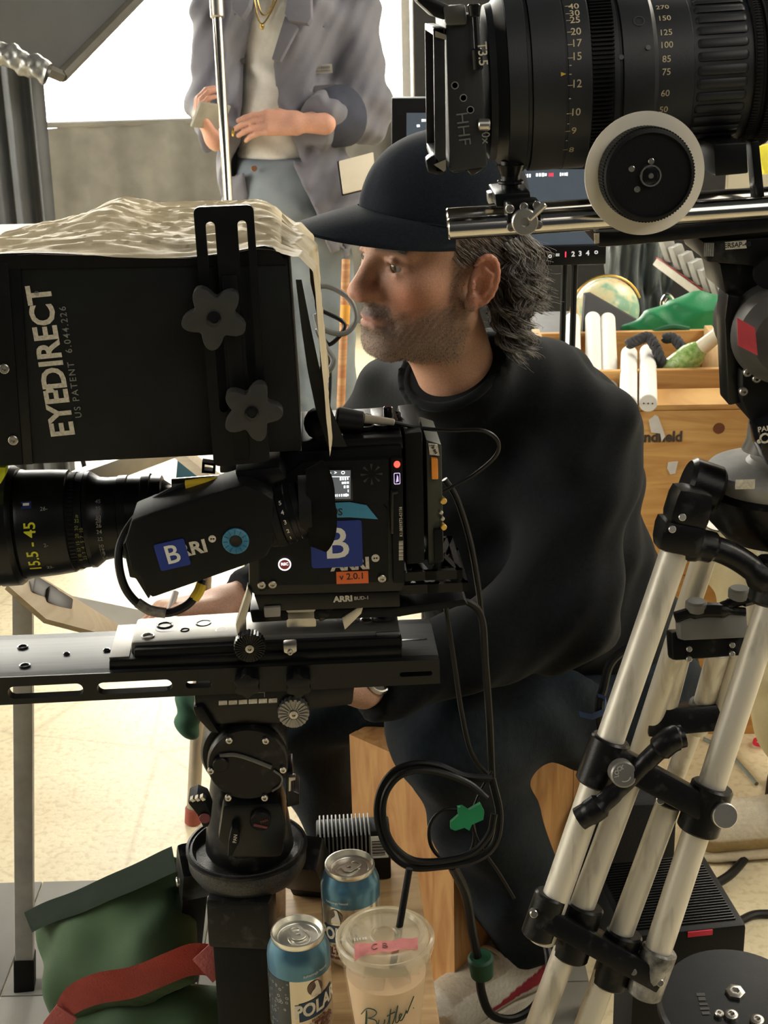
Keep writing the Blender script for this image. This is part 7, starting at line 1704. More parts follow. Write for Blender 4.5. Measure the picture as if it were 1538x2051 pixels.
for dx in (0, .018):
    bm = nb(); cyl(bm, q + Vector((dx, .03, 0)), Vector((q.x + dx - .01, q.y + .03, 0)), .0055, n=12); part('stand_rod', bm, BLK, t, world=True)
t, Rg, s_ = monitor('small_monitor', 'small dark monitor with a dim screen between the person and large lens', 784, 196, 905, 322, 3.0, 30, 26)
mtext(t, Rg, [(852, 241, None, .016), (838, 252, None, .007)], LIT, 'screen_text')
q = P(840, 322, 3.02); bm = nb(); cyl(bm, q + Vector((0, .03, 0)), Vector((q.x, q.y + .03, 0)), .012, n=14); part('stand_rod', bm, BLK, t, world=True)
# small yellow object at the right edge
bm = nb(); bar(bm, P(1532, 290, 3.2), P(1548, 345, 3.2), .05, .05, .03, .03, (1, 0, 0), .01); solo('yellow_case', bm, mat('yellow_plastic', (.80, .72, .05), .5), 'bright yellow case at the right edge behind the rods', 'case')
# ================================================================== between the cameras: poles, cable loop
t = thing('orange_pole', 'slim orange and tan wooden pole behind the plastic cover', 'pole', Vector((P(690, 700, 3.0).x, P(690, 700, 3.0).y, 0)))
a, b = P(693, 520, 3.0), P(683, 800, 3.0); d = (b - a).normalized(); bm = nb(); cyl(bm, a, b + d * ((0.0 - b.z) / d.z), .009, n=14); part('pole', bm, wood('orange_pole_wood', (.50, .20, .07), (.62, .34, .14)), t, world=True)
bm = nb(); cyl(bm, P(692, 612, 2.99), P(690, 650, 2.99), .0105, n=14); part('orange_band', bm, mat('orange_band', (.85, .40, .05), .5), t, world=True)
t = thing('coiled_cable', 'grey cable coiled in loops beside the plastic cover', 'cable', P(660, 690, 2.2))
bm = nb(); tube(bm, [P(625, 575, 2.2), P(660, 575, 2.2), P(700, 600, 2.2), P(712, 640, 2.2), P(690, 668, 2.2), P(650, 660, 2.2), P(632, 630, 2.2), P(650, 690, 2.2), P(668, 720, 2.2), P(655, 745, 2.2), P(632, 740, 2.2), P(640, 800, 2.2), P(640, 1100, 2.2)], .0045, 8); part('cord', bm, mat('grey_cable', (.16, .16, .15), .5), t, world=True)
bm = nb(); tube(bm, [P(640, 620, 2.22), P(690, 650, 2.22), P(660, 690, 2.22), P(635, 660, 2.22), P(660, 740, 2.22), P(650, 900, 2.22)], .0035, 8); part('cord', bm, CABLE, t, world=True)
# trestle seen under the mirror box
t = thing('wooden_trestle', 'pale wooden trestle leg with blue panel below the mirror box', 'trestle', Vector((P(430, 960, 2.9).x, P(430, 960, 2.9).y, 0)))
bm = nb(); a, b = P(360, 905, 2.9), P(460, 985, 2.9); bar(bm, a, b + (b - a) * 2.2, .05, .05, .02, .02, (0, 1, 0), .003); part('slanted_leg', bm, wood('pale_trestle', (.55, .47, .34), (.66, .58, .45)), t, world=True)
bm = nb(); c = [P(350, 985, 2.95), P(356, 915, 2.95), P(420, 978, 2.95)]; A = [bm.verts.new(q) for q in c]; B = [bm.verts.new(q + Vector((0, .015, 0))) for q in c]; bm.faces.new(A); bm.faces.new(B[::-1])
for i in range(3): bm.faces.new((A[i], B[i], B[(i + 1) % 3], A[(i + 1) % 3]))
bmesh.ops.recalc_face_normals(bm, faces=bm.faces[:]); part('blue_gusset', bm, mat('teal_blue_paint', (.05, .14, .20), .5), t, world=True)
a = P(168, 918, 2.9); bm = nb(); cyl(bm, P(164, 915, 2.9), P(175, 960, 2.9), .005, n=10); bm2 = bm; tt = part('thin_leg', bm, BLK2, t, world=True)
# square aluminium stand at the far left
ft = G(50, 1978); tp = atY(46, 1140, ft.y); t = thing('square_tube_stand', 'square aluminium stand leg with a black rubber foot at the left', 'stand', ft)
d = (tp - ft).normalized(); bm = nb(); bar(bm, ft + d * .05, tp + d * .12, .0275, .0275, .0275, .0275, (1, 0.12, 0), .002); part('square_tube', bm, mat('scuffed_square_tube', (.36, .35, .33), .5, .3, col2=(.50, .49, .46), scale=30, bump=.2, bscale=120, detail=8), t, world=True)
bm = nb(); bar(bm, ft, ft + d * .062, .0315, .0315, .0315, .0315, (1, .12, 0), .003); part('rubber_foot', bm, RUB, t, world=True)
bm = nb(); bar(bm, tp + d * .1, tp + d * .1 + Vector((.22, .3, 0)), .03, .03, .02, .02, (0, 0, 1), .002); part('cross_bar', bm, SIL, t, world=True)
# short pole with red end and a green bag behind the head
t = thing('short_pole', 'metal pole with a red end cap leaning behind the left fluid head', 'pole', G(392, 1650) - Vector((0, 0, 0)))
a, b = G(386, 1648), None; top = atY(398, 1400, a.y); d = (top - a).normalized(); bm = nb(); cyl(bm, a + d * .03, top + d * .25, .0125, n=16); part('pole', bm, mat('brown_steel_pole', (.38, .33, .27), .35, .6), t, world=True)
bm = nb(); cyl(bm, a, a + d * .034, .0155, n=16, bev=.002); part('red_cap', bm, mat('brick_red_cap', (.30, .07, .05), .6), t, world=True)
def gcl(p):
    return s_ell(p, P(378, 1428, 2.3), (.022, .03, .045)) + .004 * np.sin(p @ np.array([90., 40, 120]))
V, F = sdf_mesh(gcl, A_(P(378, 1428, 2.3)) - .07, A_(P(378, 1428, 2.3)) + .07, .004); t = thing('green_pouch', 'dark green cloth pouch hanging on the pole behind the fluid head', 'pouch', P(378, 1462, 2.3)); np_mesh('pouch_cloth', V, F, mat('dark_green_cloth', (.03, .10, .06), .8), t)
# board with clips and sheet of paper left of the hand
t = thing('clip_board', 'thin tan wooden board with two dark clips below the left lens', 'board', P(130, 1240, 1.72)); c = [P(12, 1176, 1.66), P(78, 1158, 1.74), P(246, 1262, 1.80), P(212, 1276, 1.70), P(90, 1244, 1.66)]
n = (c[1] - c[0]).cross(c[3] - c[0]).normalized(); bm = nb(); A = [bm.verts.new(q + n * .003) for q in c]; B = [bm.verts.new(q - n * .003) for q in c]; bm.faces.new(A); bm.faces.new(B[::-1])
for i in range(5): bm.faces.new((A[i], B[i], B[(i + 1) % 5], A[(i + 1) % 5]))
bmesh.ops.recalc_face_normals(bm, faces=bm.faces[:]); part('board', bm, wood('tan_board', (.50, .38, .22), (.62, .50, .32)), t, world=True)
for px_, py_ in ((82, 1192), (112, 1212)):
    bm = nb(); q = P(px_, py_, 1.70); bar(bm, q + Vector((-.012, 0, .012)), q + Vector((.012, .01, -.012)), .03, .03, .016, .016, (0, 1, .3), .003); part('clip', bm, mat('brown_black_clip', (.06, .05, .04), .4), t, world=True)
bm = nb(); tube(bm, [P(72, 1196, 1.69), P(100, 1212, 1.69), P(130, 1232, 1.69)], .0028, 8, 0); part('pencil', bm, mat('pale_pencil', (.6, .55, .45), .5), t, world=True)
bm = nb(); c = [P(128, 1190, 1.95), P(330, 1232, 1.84), P(300, 1264, 1.78), P(200, 1262, 1.80)]; A = [bm.verts.new(q) for q in c]; bm.faces.new(A); bmesh.ops.solidify(bm, geom=bm.faces[:], thickness=.006); solo('paper_pad', bm, mat('white_paper', (.62, .60, .54), .8, var=.03), 'white paper pad under the writing hand', 'paper')
t = thing('pen', 'pale pen held in the writing hand of the seated man', 'pen', P(345, 1215, 1.79)); bm = nb(); cyl(bm, P(352, 1186, 1.80), P(340, 1222, 1.785), .0042, n=12); part('barrel', bm, mat('pale_pen', (.6, .56, .52), .4), t, world=True); bm = nb(); cyl(bm, P(340, 1222, 1.785), P(337, 1230, 1.782), .003, .0008, n=10); part('tip', bm, BLK, t, world=True)
# ================================================================== foreground: boxes, drinks, bag, cables
BW = wood('box_birch', (.36, .22, .10), (.52, .35, .17), 5, (1, 9, 1)); BWE = wood('box_birch_edge', (.30, .16, .06), (.44, .26, .11), 6, (9, 1, 1))
zt = .42
# seat box of the man (turned towards the camera's left)
fdir = Vector((-.68, -.73, 0)); rdir = Vector((-.73, .68, 0)); A0 = Vector((-.06, 1.87, 0)); wB, dB = .20, .31
Ms = Matrix(((-rdir.x, -fdir.x, 0, A0.x), (-rdir.y, -fdir.y, 0, A0.y), (0, 0, 1, 0), (0, 0, 0, 1)))
t = thing('apple_box', 'orange plywood apple box that the man sits on', 'wooden box', Ms)
OW = wood('apple_box_ply', (.42, .19, .06), (.58, .32, .12), 5, (9, 9, 1.5))
hole = rrect(.045, .063, .15, .27, .0085)
bm = nb(); prism(bm, [(0, 0), (wB, 0), (wB, zt), (0, zt)], 0, .016, [hole]); part('front_panel', bm, OW, t)
bm = nb(); prism(bm, [(0, 0), (wB, 0), (wB, zt), (0, zt)], dB - .016, dB); part('back_panel', bm, OW, t)
for x0 in (0, wB - .016): bm = nb(); box(bm, x0, x0 + .016, .0165, dB - .0165, 0, zt, .002); part('side_panel', bm, OW, t)
bm = nb(); box(bm, .016, wB - .016, .016, dB - .016, zt - .02, zt - .0005); part('top_panel', bm, OW, t)
bm = nb(); box(bm, .02, wB - .02, .02, dB - .02, .0, .01); part('bottom_panel', bm, OW, t)
bm = nb(); prism(bm, [(.012 + x, y) for x, y in []] or rrect(.02, .12, 0, .02, .005), .0, .0) if False else box(bm, .05, wB + .0, .02, dB - .02, zt, zt + .022, .008); solo_pad = part('seat_pad', bm, mat('black_seat_pad', (.012, .012, .012), .8, bump=.4, bscale=200), t)
# box that carries the drinks
bx = thing('drinks_box', 'low birch plywood box with two cans and an iced drink on it', 'wooden box', Matrix.Translation((-.034, 1.17, 0)) @ Matrix.Rotation(R(3), 4, 'Z'))
wb, db = .165, .37
bm = nb(); box(bm, -wb / 2, wb / 2, 0, db, zt - .02, zt, .003); part('top_panel', bm, BW, bx)
for x0 in (-wb / 2 + .001, wb / 2 - .017): bm = nb(); box(bm, x0, x0 + .016, .017, db - .017, 0, zt - .0205, .002); part('side_panel', bm, BWE, bx)
for y0 in (.001, db - .017): bm = nb(); box(bm, -wb / 2 + .001, wb / 2 - .001, y0, y0 + .0155, 0, zt - .0205, .002); part('end_panel', bm, BWE, bx)
# ---- cans
CANB = mat('can_blue_paint', (.09, .21, .31), .28, .6, var=.1, scale=8); CANS = mat('can_silver', (.62, .56, .46), .25, .85, var=.08, scale=5); CAND = mat('can_dark', (.05, .055, .06), .3, .4, var=.1); LID = mat('can_lid', (.80, .78, .70), .32, .9, var=.05)
def can(px, py, d, label, rot):
    c = G(px, py, zt + .121); c.z = zt + .0005; M = Matrix.Translation(c) @ Matrix.Rotation(R(rot), 4, 'Z'); t = thing('seltzer_can', label, 'can', M, 'seltzer cans'); r = .0331; h = .1225
    # angle 0 faces the camera (-y), + to the right
    def wall(bm, a0, a1, z0, z1, off=0, n=40, nz=2):
        sheet(bm, lambda u, v: Vector(((r + off) * math.sin(a0 + (a1 - a0) * u), -(r + off) * math.cos(a0 + (a1 - a0) * u), z0 + (z1 - z0) * v)), n, nz)
    bm = nb(); lathe(bm, [(.0235, .0), (.026, .0015), (.0325, .010), (r, .014)], (0, 0, 0), (0, 0, 1), 48); part('base', bm, LID, t)
    bm = nb(); lathe(bm, [(r, .014), (r, .084)], (0, 0, 0), (0, 0, 1), 64, False); bd = part('body', bm, CANS, t)
    bm = nb(); lathe(bm, [(r, .083), (r + .0001, .096), (.0325, .102), (.0300, .109), (.0272, .1155)], (0, 0, 0), (0, 0, 1), 64, False); part('blue_shoulder', bm, CANB, t)
    bm = nb(); lathe(bm, [(.0268, .1150), (.0276, .1175), (.0280, .120), (.0276, .1222), (.0262, .1225), (.0254, .119), (.0245, .1163), (.021, .1158), (.0205, .1152), (.0001, .1155)], (0, 0, 0), (0, 0, 1), 56); ld = part('lid', bm, LID, t)
    bm = nb(); prism(bm, rrect(-.0075, .0075, -.011, .013, .0065, 6), .1165, .1176, [rrect(-.0045, .0045, .003, .0105, .0035, 5), circ(0, -.0035, .0028, 12)], M=Matrix(((1, 0, 0, 0), (0, 0, 1, .002), (0, 1, 0, 0), (0, 0, 0, 1)))); part('pull_tab', bm, LID, ld)
    bm = nb(); tube(bm, [Vector((.011 * math.cos(a), -.004 + .013 * math.sin(a), .1158)) for a in [2 * math.pi * k / 24 for k in range(25)]], .0007, 5, 0); part('opening_score', bm, LID, ld)
    bm = nb(); wall(bm, -1.75, -.62, .0145, .0828, .0003); part('dark_bubble_panel', bm, CAND, bd)
    rb = random.Random(int(px)); bm = nb()
    for k in range(46):
        a, z, rr = rb.uniform(-1.65, -.68), rb.uniform(.018, .080), rb.uniform(.0007, .0019)
        vs = [[bm.verts.new(Vector(((r + .0006) * math.sin(a + q * math.cos(th_) / r), -(r + .0006) * math.cos(a + q * math.cos(th_) / r), z + q * math.sin(th_)))) for th_ in [2 * math.pi * i / 10 for i in range(10)]] for q in (rr * .65, rr)]
        for i in range(10): bm.faces.new((vs[0][i], vs[0][(i + 1) % 10], vs[1][(i + 1) % 10], vs[1][i]))
    part('bubble_print', bm, mat('bubble_ink', (.35, .35, .32), .4), bd)['kind'] = 'stuff'
    def ct(body, size, a, z, m, nm, bold=.02, sx=1.0, skew=.0):
        bm = nb(); text_into(bm, body, size, lambda s, t_: Vector(((r + .0009) * math.sin(a + s / r), -(r + .0009) * math.cos(a + s / r), z + t_ + skew * s)), bold, sx=sx); return part(nm, bm, m, bd)
    NAVYP = mat('navy_can_panel', (.02, .05, .10), .35, .3); CR = mat('cream_can_print', (.72, .68, .58), .4); RED = mat('oxblood_print', (.13, .02, .03), .5)
    bm = nb(); sheet(bm, lambda u, v: Vector(((r + .0006) * math.sin(-.36 + 1.3 * u), -(r + .0006) * math.cos(-.36 + 1.3 * u), .038 + .0225 * v + .010 * (u - .5))), 30, 2); part('name_panel', bm, NAVYP, bd)
    ct('POLAR', .0215, .28, .0494, CR, 'brand_lettering', .035, .78, .19)
    ct('PREMIUM', .0042, .30, .0335, RED, 'small_lettering', .01, 1, .19); ct('SELTZER', .0118, .26, .0258, RED, 'product_lettering', .02, .92, .17); bm = nb(); marks_into(bm, .03, .0034, lambda s, t_: Vector(((r + .0009) * math.sin(.30 + s / r), -(r + .0009) * math.cos(.30 + s / r), .018 + t_ + .17 * s)), 13, 5); part('flavour_print', bm, RED, bd); ct('Refreshingly Natural', .0042, .25, .0905, CR, 'neck_lettering', 0, .8, .12)
    bm = nb(); ctr = lambda s, z_: Vector(((r + .0007) * math.sin(.20 + s / r), -(r + .0007) * math.cos(.20 + s / r), z_)); vs = [bm.verts.new(ctr(.0088 * math.cos(a), .0725 + .0088 * math.sin(a))) for a in [2 * math.pi * i / 28 for i in range(28)]]; bm.faces.new(vs); em = part('round_emblem', bm, mat('brown_emblem', (.12, .08, .06), .4), bd)
    bear = [(-.005, -.009), (.006, -.009), (.0062, -.004), (.0048, .001), (.004, .005), (.0028, .0088), (.001, .0096), (-.0012, .0085), (-.0002, .0062), (.0004, .003), (-.001, 0), (-.0036, -.002), (-.0052, -.005)]
    bm = nb(); vs = [bm.verts.new(Vector(((r + .0011) * math.sin(.20 + s / r), -(r + .0011) * math.cos(.20 + s / r), .072 + z_))) for s, z_ in bear]; bm.faces.new(vs); part('white_bear_shape', bm, CR, em)
    return t
can(596, 1866, 1.52, 'front seltzer can with blue shoulder left of the plastic cup', 20); can(700, 1731, 1.66, 'rear seltzer can with blue shoulder behind the plastic cup', -42)
# ---- iced drink
cc = P(770, 2010, 1.52); cc = G(771, 1874, zt + .149); cc.z = zt + .0005; cupt = thing('iced_drink_cup', 'clear plastic cup of milky iced drink with lid and pink tape', 'cup', Matrix.Translation(cc)); HC_ = .145
CLEAR = mat('clear_plastic', (.80, .72, .58), .08, alpha=.10, var=.02, spec=.6); FROST = mat('frosted_cup_wall', (.62, .55, .44), .35, trans=.55, var=.05, ior=1.3)
LIQ = mat('milky_coffee', (.66, .47, .28), .4, var=.05, scale=18)
rad = lambda z: .030 + (.046 - .030) * z / HC_
bm = nb(); lathe(bm, [(.0001, .0015), (.0295, .0), (.030, .0015), (.046, HC_ - .004), (.0475, HC_ - .002), (.0475, HC_), (.0455, HC_), (.0290, .0025), (.0001, .0025)], (0, 0, 0), (0, 0, 1), 64, False); part('cup_wall', bm, CLEAR, cupt)
bm = nb(); lathe(bm, [(.0001, .003), (rad(.003) - .0018, .003), (rad(.108) - .0018, .108), (.0001, .1085)], (0, 0, 0), (0, 0, 1), 56, False); part('drink', bm, LIQ, cupt)
for k in range(6):
    a = k * 1.05; bm = nb(); box(bm, -.010, .010, -.010, .010, -.010, .010, .003, Matrix.Translation((.024 * math.cos(a), .024 * math.sin(a), .111 + .002 * (k % 3))) @ Euler((a, a * 2, .3 * k)).to_matrix().to_4x4()); part('ice_cube', bm, CLEAR, cupt)
bm = nb(); lathe(bm, [(.0478, HC_ - .010), (.0492, HC_ - .004), (.0495, HC_ + .002), (.0478, HC_ + .0045), (.0455, HC_ + .0038), (.0440, HC_ + .001), (.0425, HC_ + .006), (.040, HC_ + .0085), (.037, HC_ + .0088), (.035, HC_ + .0050), (.016, HC_ + .0048), (.0145, HC_ + .0062), (.012, HC_ + .0062), (.011, HC_ + .0045), (.0001, HC_ + .0045)], (0, 0, 0), (0, 0, 1), 72, False)
bmesh.ops.solidify(bm, geom=bm.faces[:], thickness=.0008); ldp = part('lid', bm, mat('lid_plastic', (.78, .72, .55), .12, alpha=.42, var=.04, spec=.8), cupt)
bm = nb(); marks_into(bm, .014, .005, flat_map((-.024, -.008, HC_ + .0064), (.98, .15, 0), (-.15, .98, 0)), 5, 8); part('lid_lettering', bm, mat('embossed_grey', (.5, .48, .42), .4), ldp)
bm = nb(); a, b = Vector((.006, .002, HC_ - .04)), Vector((.026, .028, HC_ + .062)); cyl(bm, a, b, .0036, n=16); part('straw', bm, BLK2, cupt)
def tape(u, v):
    x = -.030 + .062 * u; y = -.026 + .017 * (v - .5) + .009 * (u - .5); rr = math.hypot(x, y); z = HC_ + (.0105 if rr < .041 else .0105 - (rr - .041) * .9) + .0008 * math.sin(u * 19); return Vector((x, y, z))
bm = nb(); sheet(bm, tape, 30, 6); bmesh.ops.solidify(bm, geom=bm.faces[:], thickness=.0004); tp_ = part('pink_tape', bm, PINKT, cupt, sharp=80)
def strokes(fn, lines, r, name, m, parent):
    bm = nb()
    for l in lines: tube(bm, [fn(*p) for p in l], r, 5, 6)
    o = part(name, bm, m, parent, sharp=80); return o
tf = lambda s, t_: tape(.5 + s / .062, .5 + t_ / .017) + Vector((0, 0, .0006))
strokes(tf, [[(-.009, .004), (-.0125, .0045), (-.014, .0005), (-.012, -.003), (-.0085, -.0025)], [(-.003, -.003), (-.0028, .0035)], [(-.0028, .0035), (.0005, .003), (-.0005, .0005), (-.0028, .0003), (.001, -.0005), (.0008, -.0025), (-.003, -.003)]], .0004, 'lettering', mat('brown_marker', (.12, .06, .05), .6), tp_)
cf = lambda s, z_: Vector(((rad(z_) + .0008) * math.sin(s / .042), -(rad(z_) + .0008) * math.cos(s / .042), z_))
zz0 = .074
BUT = [[(-.026, .004), (-.0225, .024), (-.0235, .010), (-.0255, .0)], [(-.030, .017), (-.022, .0265), (-.014, .0265), (-.0115, .022), (-.0165, .0165), (-.0215, .0145), (-.013, .0125), (-.0125, .006), (-.019, .0015), (-.0285, .002), (-.031, .0)],
       [(-.0095, .013), (-.0105, .006), (-.0075, .0035), (-.004, .009), (-.0035, .013), (-.0045, .005), (-.002, .004), (.0005, .010), (.003, .026), (.0015, .008), (.0035, .005), (.0065, .012), (.010, .028), (.0078, .010), (.0095, .006), (.0125, .010), (.0145, .015), (.0122, .015), (.0118, .009), (.0145, .007), (.0178, .012), (.0195, .017), (.0205, .013), (.0235, .020), (.028, .030)],
       [(-.001, .0175), (.004, .0200), (.0075, .0210)], [(.0285, .014), (.0290, .0145)]]
cf2 = lambda s, z_: cf(s * 1.02 + .001, zz0 - .008 + z_ + .14 * s)
strokes(cf2, BUT, .00062, 'script_lettering', mat('dark_green_print', (.02, .06, .04), .5), cupt)
# ---- black power module with cooling fins behind the cans
Rm = Rig(frame(P(708, 1690, 1.74), 3)); t = thing('power_module', 'black finned power module with barcode label behind the cans', 'power supply', Rm.M)
x0, x1 = Rm.at(634, 1690).x, Rm.at(782, 1690).x; ztm, z0m = Rm.at(708, 1668).z, zt + .001 - Rm.M.translation.z
bm = nb(); box(bm, x0, x1, 0, .035, z0m, ztm, .003); part('case', bm, BLK2, t)
for k in range(13):
    u = k / 12; xx = x0 + .004 + (x1 - x0) * .66 * u; bm = nb(); box(bm, xx, xx + .0022, -.016, .034, z0m + .02, ztm + .006, .0006); part('fin', bm, mat('grey_fin', (.16, .16, .15), .4, .5), t)
bm = nb(); q = Rm.at(758, 1697); box(bm, q.x - .012, q.x + .012, -.002, .001, q.z - .014, q.z + .016); lb = part('label', bm, mat('pale_label', (.75, .74, .68), .6), t)
bm = nb()
for k in range(10): box(bm, q.x - .008, q.x + .008, -.0024, -.0018, q.z - .010 + k * .0021, q.z - .010 + k * .0021 + .0007 * (1 + k % 2))
part('barcode', bm, mat('black_print', (.02, .02, .02), .6), lb)
# ---- cable loop with green tape
t = thing('cable_coil', 'thick black cable coil tied with bright green tape at the knee', 'cable', P(860, 1640, 1.62))
bm = nb(); tube(bm, [P(x, y, 1.60) for x, y in ((985, 1560), (930, 1555), (880, 1535), (835, 1530), (790, 1545), (762, 1585), (757, 1640), (778, 1700), (820, 1735), (880, 1735), (950, 1722), (990, 1690), (1000, 1630), (985, 1560))], .0046, 10); part('outer_loop', bm, CABLE, t, world=True)
bm = nb(); tube(bm, [P(x, y, 1.59) for x, y in ((975, 1600), (940, 1570), (885, 1548), (838, 1543), (798, 1556), (772, 1592), (768, 1640), (786, 1690), (826, 1722), (885, 1724), (945, 1708), (980, 1670), (990, 1630))], .0038, 10); part('outer_loop', bm, CABLE, t, world=True)
bm = nb(); tube(bm, [P(x, y, 1.61) for x, y in ((935, 1625), (890, 1622), (862, 1650), (864, 1695), (895, 1725), (935, 1715), (950, 1680), (945, 1640))], .0022, 10); part('inner_loop', bm, CABLE, t, world=True)
bm = nb(); tube(bm, [P(x, y, 1.605) for x, y in ((985, 1545), (960, 1590), (945, 1640), (960, 1690), (1000, 1750), (1030, 1800))], .0018, 8); part('drop_cord', bm, CABLE, t, world=True)
c = [P(x, y, 1.585) for x, y in ((902, 1648), (918, 1634), (916, 1618), (926, 1616), (938, 1624), (962, 1610), (970, 1626), (968, 1642), (945, 1652), (940, 1664), (930, 1658), (912, 1664), (902, 1660))]
bm = nb(); A = [bm.verts.new(q) for q in c]; B = [bm.verts.new(q + _f * .012) for q in c]; bm.faces.new(A); bm.faces.new(B[::-1])
for i in range(len(c)): bm.faces.new((A[i], B[i], B[(i + 1) % len(c)], A[(i + 1) % len(c)]))
bmesh.ops.recalc_face_normals(bm, faces=bm.faces[:]); part('green_tape', bm, GRNT, t, world=True, label='bright green tape flag on the coil')
t = thing('floor_cable', 'black cable with green connector curling past the man shoe', 'cable', G(990, 2040)); bm = nb(); tube(bm, [P(905, 1733, 1.62), P(932, 1790, 1.72), P(945, 1860, 1.8), P(958, 1930, 1.85), P(965, 1990, 1.88), P(985, 2032, 1.9), P(1030, 2040, 1.92), P(1078, 2005, 1.95), P(1100, 1930, 2.0), P(1080, 1840, 2.05)], .006, 10); part('cord', bm, CABLE, t, world=True)
bm = nb(); a, b = P(962, 1915, 1.84), P(966, 1955, 1.855); cyl(bm, a, b, .017, .015, n=20, bev=.003); part('green_collar', bm, mat('dark_green_connector', (.01, .06, .03), .5), t, world=True)
# blue tape tag on a cable beside the man
t = thing('tagged_cable', 'black cable with a blue tape tag against the tripod', 'cable', P(1205, 1420, 1.70)); bm = nb(); tube(bm, [P(1300, 1290, 1.70), P(1255, 1300, 1.70), P(1222, 1330, 1.70), P(1208, 1380, 1.70), P(1200, 1420, 1.70), P(1215, 1520, 1.72), P(1240, 1640, 1.74)], .0055, 10); part('cord', bm, CABLE, t, world=True)
bm = nb()
def btag(u, v):
    pts_ = [(1190, 1370), (1198, 1395), (1214, 1400), (1212, 1425), (1185, 1436), (1160, 1430)]; k = u * 5; i = min(4, int(k)); f = k - i; a, b = pts_[i], pts_[i + 1]; return P(a[0] + (b[0] - a[0]) * f + 3 * (v - .5), a[1] + (b[1] - a[1]) * f + 12 * (v - .5), 1.69 + .006 * v)
sheet(bm, btag, 30, 4); bmesh.ops.solidify(bm, geom=bm.faces[:], thickness=.001); part('blue_tag', bm, mat('slate_blue_tape', (.06, .11, .24), .6), t, world=True)
# ---- sandbag
SG = mat('green_canvas', (.040, .082, .035), .85, var=.18, scale=9, bump=.35, bscale=900, sheen=.08)
sb = thing('sandbag', 'dark green canvas sandbag with a red webbing handle at lower left', 'sandbag', Vector((P(250, 1900, 1.95).x, P(250, 1900, 1.95).y, 0)))
def lobe(c0, ex, ey, ez, hx, hy, hz):
    ex, ey, ez = [A_(v.normalized()) for v in (ex, ey, ez)]
    def f(p):
        q = p - A_(c0); x, y, z = q @ ex, q @ ey, q @ ez
        s = np.clip(1 - (np.abs(x) / hx) ** 4, 0, 1) * np.clip(1 - (np.abs(y) / hy) ** 4, 0, 1)
        th_ = hz * np.sqrt(s + .004); d = np.maximum(np.maximum(np.abs(x) - hx, np.abs(y) - hy), (np.abs(z) - th_) * .75)
        return d + .006 * np.sin(x * 45 + 3 * np.sin(y * 22)) * np.exp(-((np.abs(x) - hx) / .05) ** 2) + .0028 * np.sin(y * 38 + 2 * np.sin(x * 25)) + .002 * np.sin(x * 70 - y * 40)
    return f
u1 = P(352, 1712, 1.74) - P(52, 1838, 1.86); u2 = P(150, 2010, 1.78) - P(60, 1840, 1.86)
ex = u1.normalized(); ey = (u2 - ex * u2.dot(ex)).normalized(); ez = ex.cross(ey)
ce = P(236, 1890, 1.79)
f_ = lobe(ce, ex, ey, ez, .117, .078, .050); lo, hi = A_(ce) - .19, A_(ce) + .19; V, F = sdf_mesh(f_, lo, hi, .0042); np_mesh('upper_lobe', V, F, SG, sb, smooth_iter=1)
ce2 = P(325, 2125, 1.76); ex2 = (P(520, 2075, 1.72) - P(110, 2060, 1.80)).normalized(); ey2 = (P(330, 2200, 1.72) - P(330, 2100, 1.76)).normalized(); ey2 = (ey2 - ex2 * ey2.dot(ex2)).normalized(); ez2 = ex2.cross(ey2)
f2_ = lobe(ce2, ex2, ey2, ez2, .125, .09, .065); lo, hi = A_(ce2) - .2, A_(ce2) + .2; V, F = sdf_mesh(f2_, lo, hi, .0045); np_mesh('lower_lobe', V, F, SG, sb, smooth_iter=1)
def flap(u, v):
    a = P(48, 1828, 1.84).lerp(P(344, 1697, 1.73), u); b = P(64, 1868, 1.80).lerp(P(354, 1748, 1.69), u); return a.lerp(b, v) + Vector((0, .002 * math.sin(u * 9), .001 * math.sin(u * 14)))
bm = nb(); sheet(bm, flap, 40, 4); bmesh.ops.solidify(bm, geom=bm.faces[:], thickness=.006); part('top_seam_flap', bm, mat('dark_green_seam', (.012, .028, .014), .85), sb, world=True, sharp=70)
RW = mat('red_webbing', (.42, .085, .065), .75, var=.1, bump=.6, bscale=500)
hp0 = [P(108, 2045, 1.73), P(135, 2000, 1.71), P(190, 1972, 1.69), P(265, 1958, 1.68), P(330, 1932, 1.67), P(385, 1912, 1.67), P(440, 1916, 1.67)]; hs = spline(hp0, 8)
def strapf(u, v):
    k = u * (len(hs) - 1); i = min(len(hs) - 2, int(k)); p_ = hs[i].lerp(hs[i + 1], k - i); w_ = .034; up_ = (DWN * .9 + _f * .25) * w_; return p_ + up_ * (v - .35) * 1.35
bm = nb(); sheet(bm, strapf, 60, 6); bmesh.ops.solidify(bm, geom=bm.faces[:], thickness=.003); part('webbing_handle', bm, RW, sb, world=True, sharp=70)
for a, b in (((404, 1905), (446, 1950)), ((100, 2030), (140, 2060))):
    bm = nb(); q0_, q1_ = P(a[0], a[1], 1.662 if a[0] > 300 else 1.715), P(b[0], b[1], 1.662 if a[0] > 300 else 1.715); bar(bm, q0_, q1_, .030, .032, .004, .004, (1, 0, .3), .001); part('stitched_patch', bm, mat('dull_red_patch', (.36, .09, .08), .85, bump=.6, bscale=300), sb, world=True)
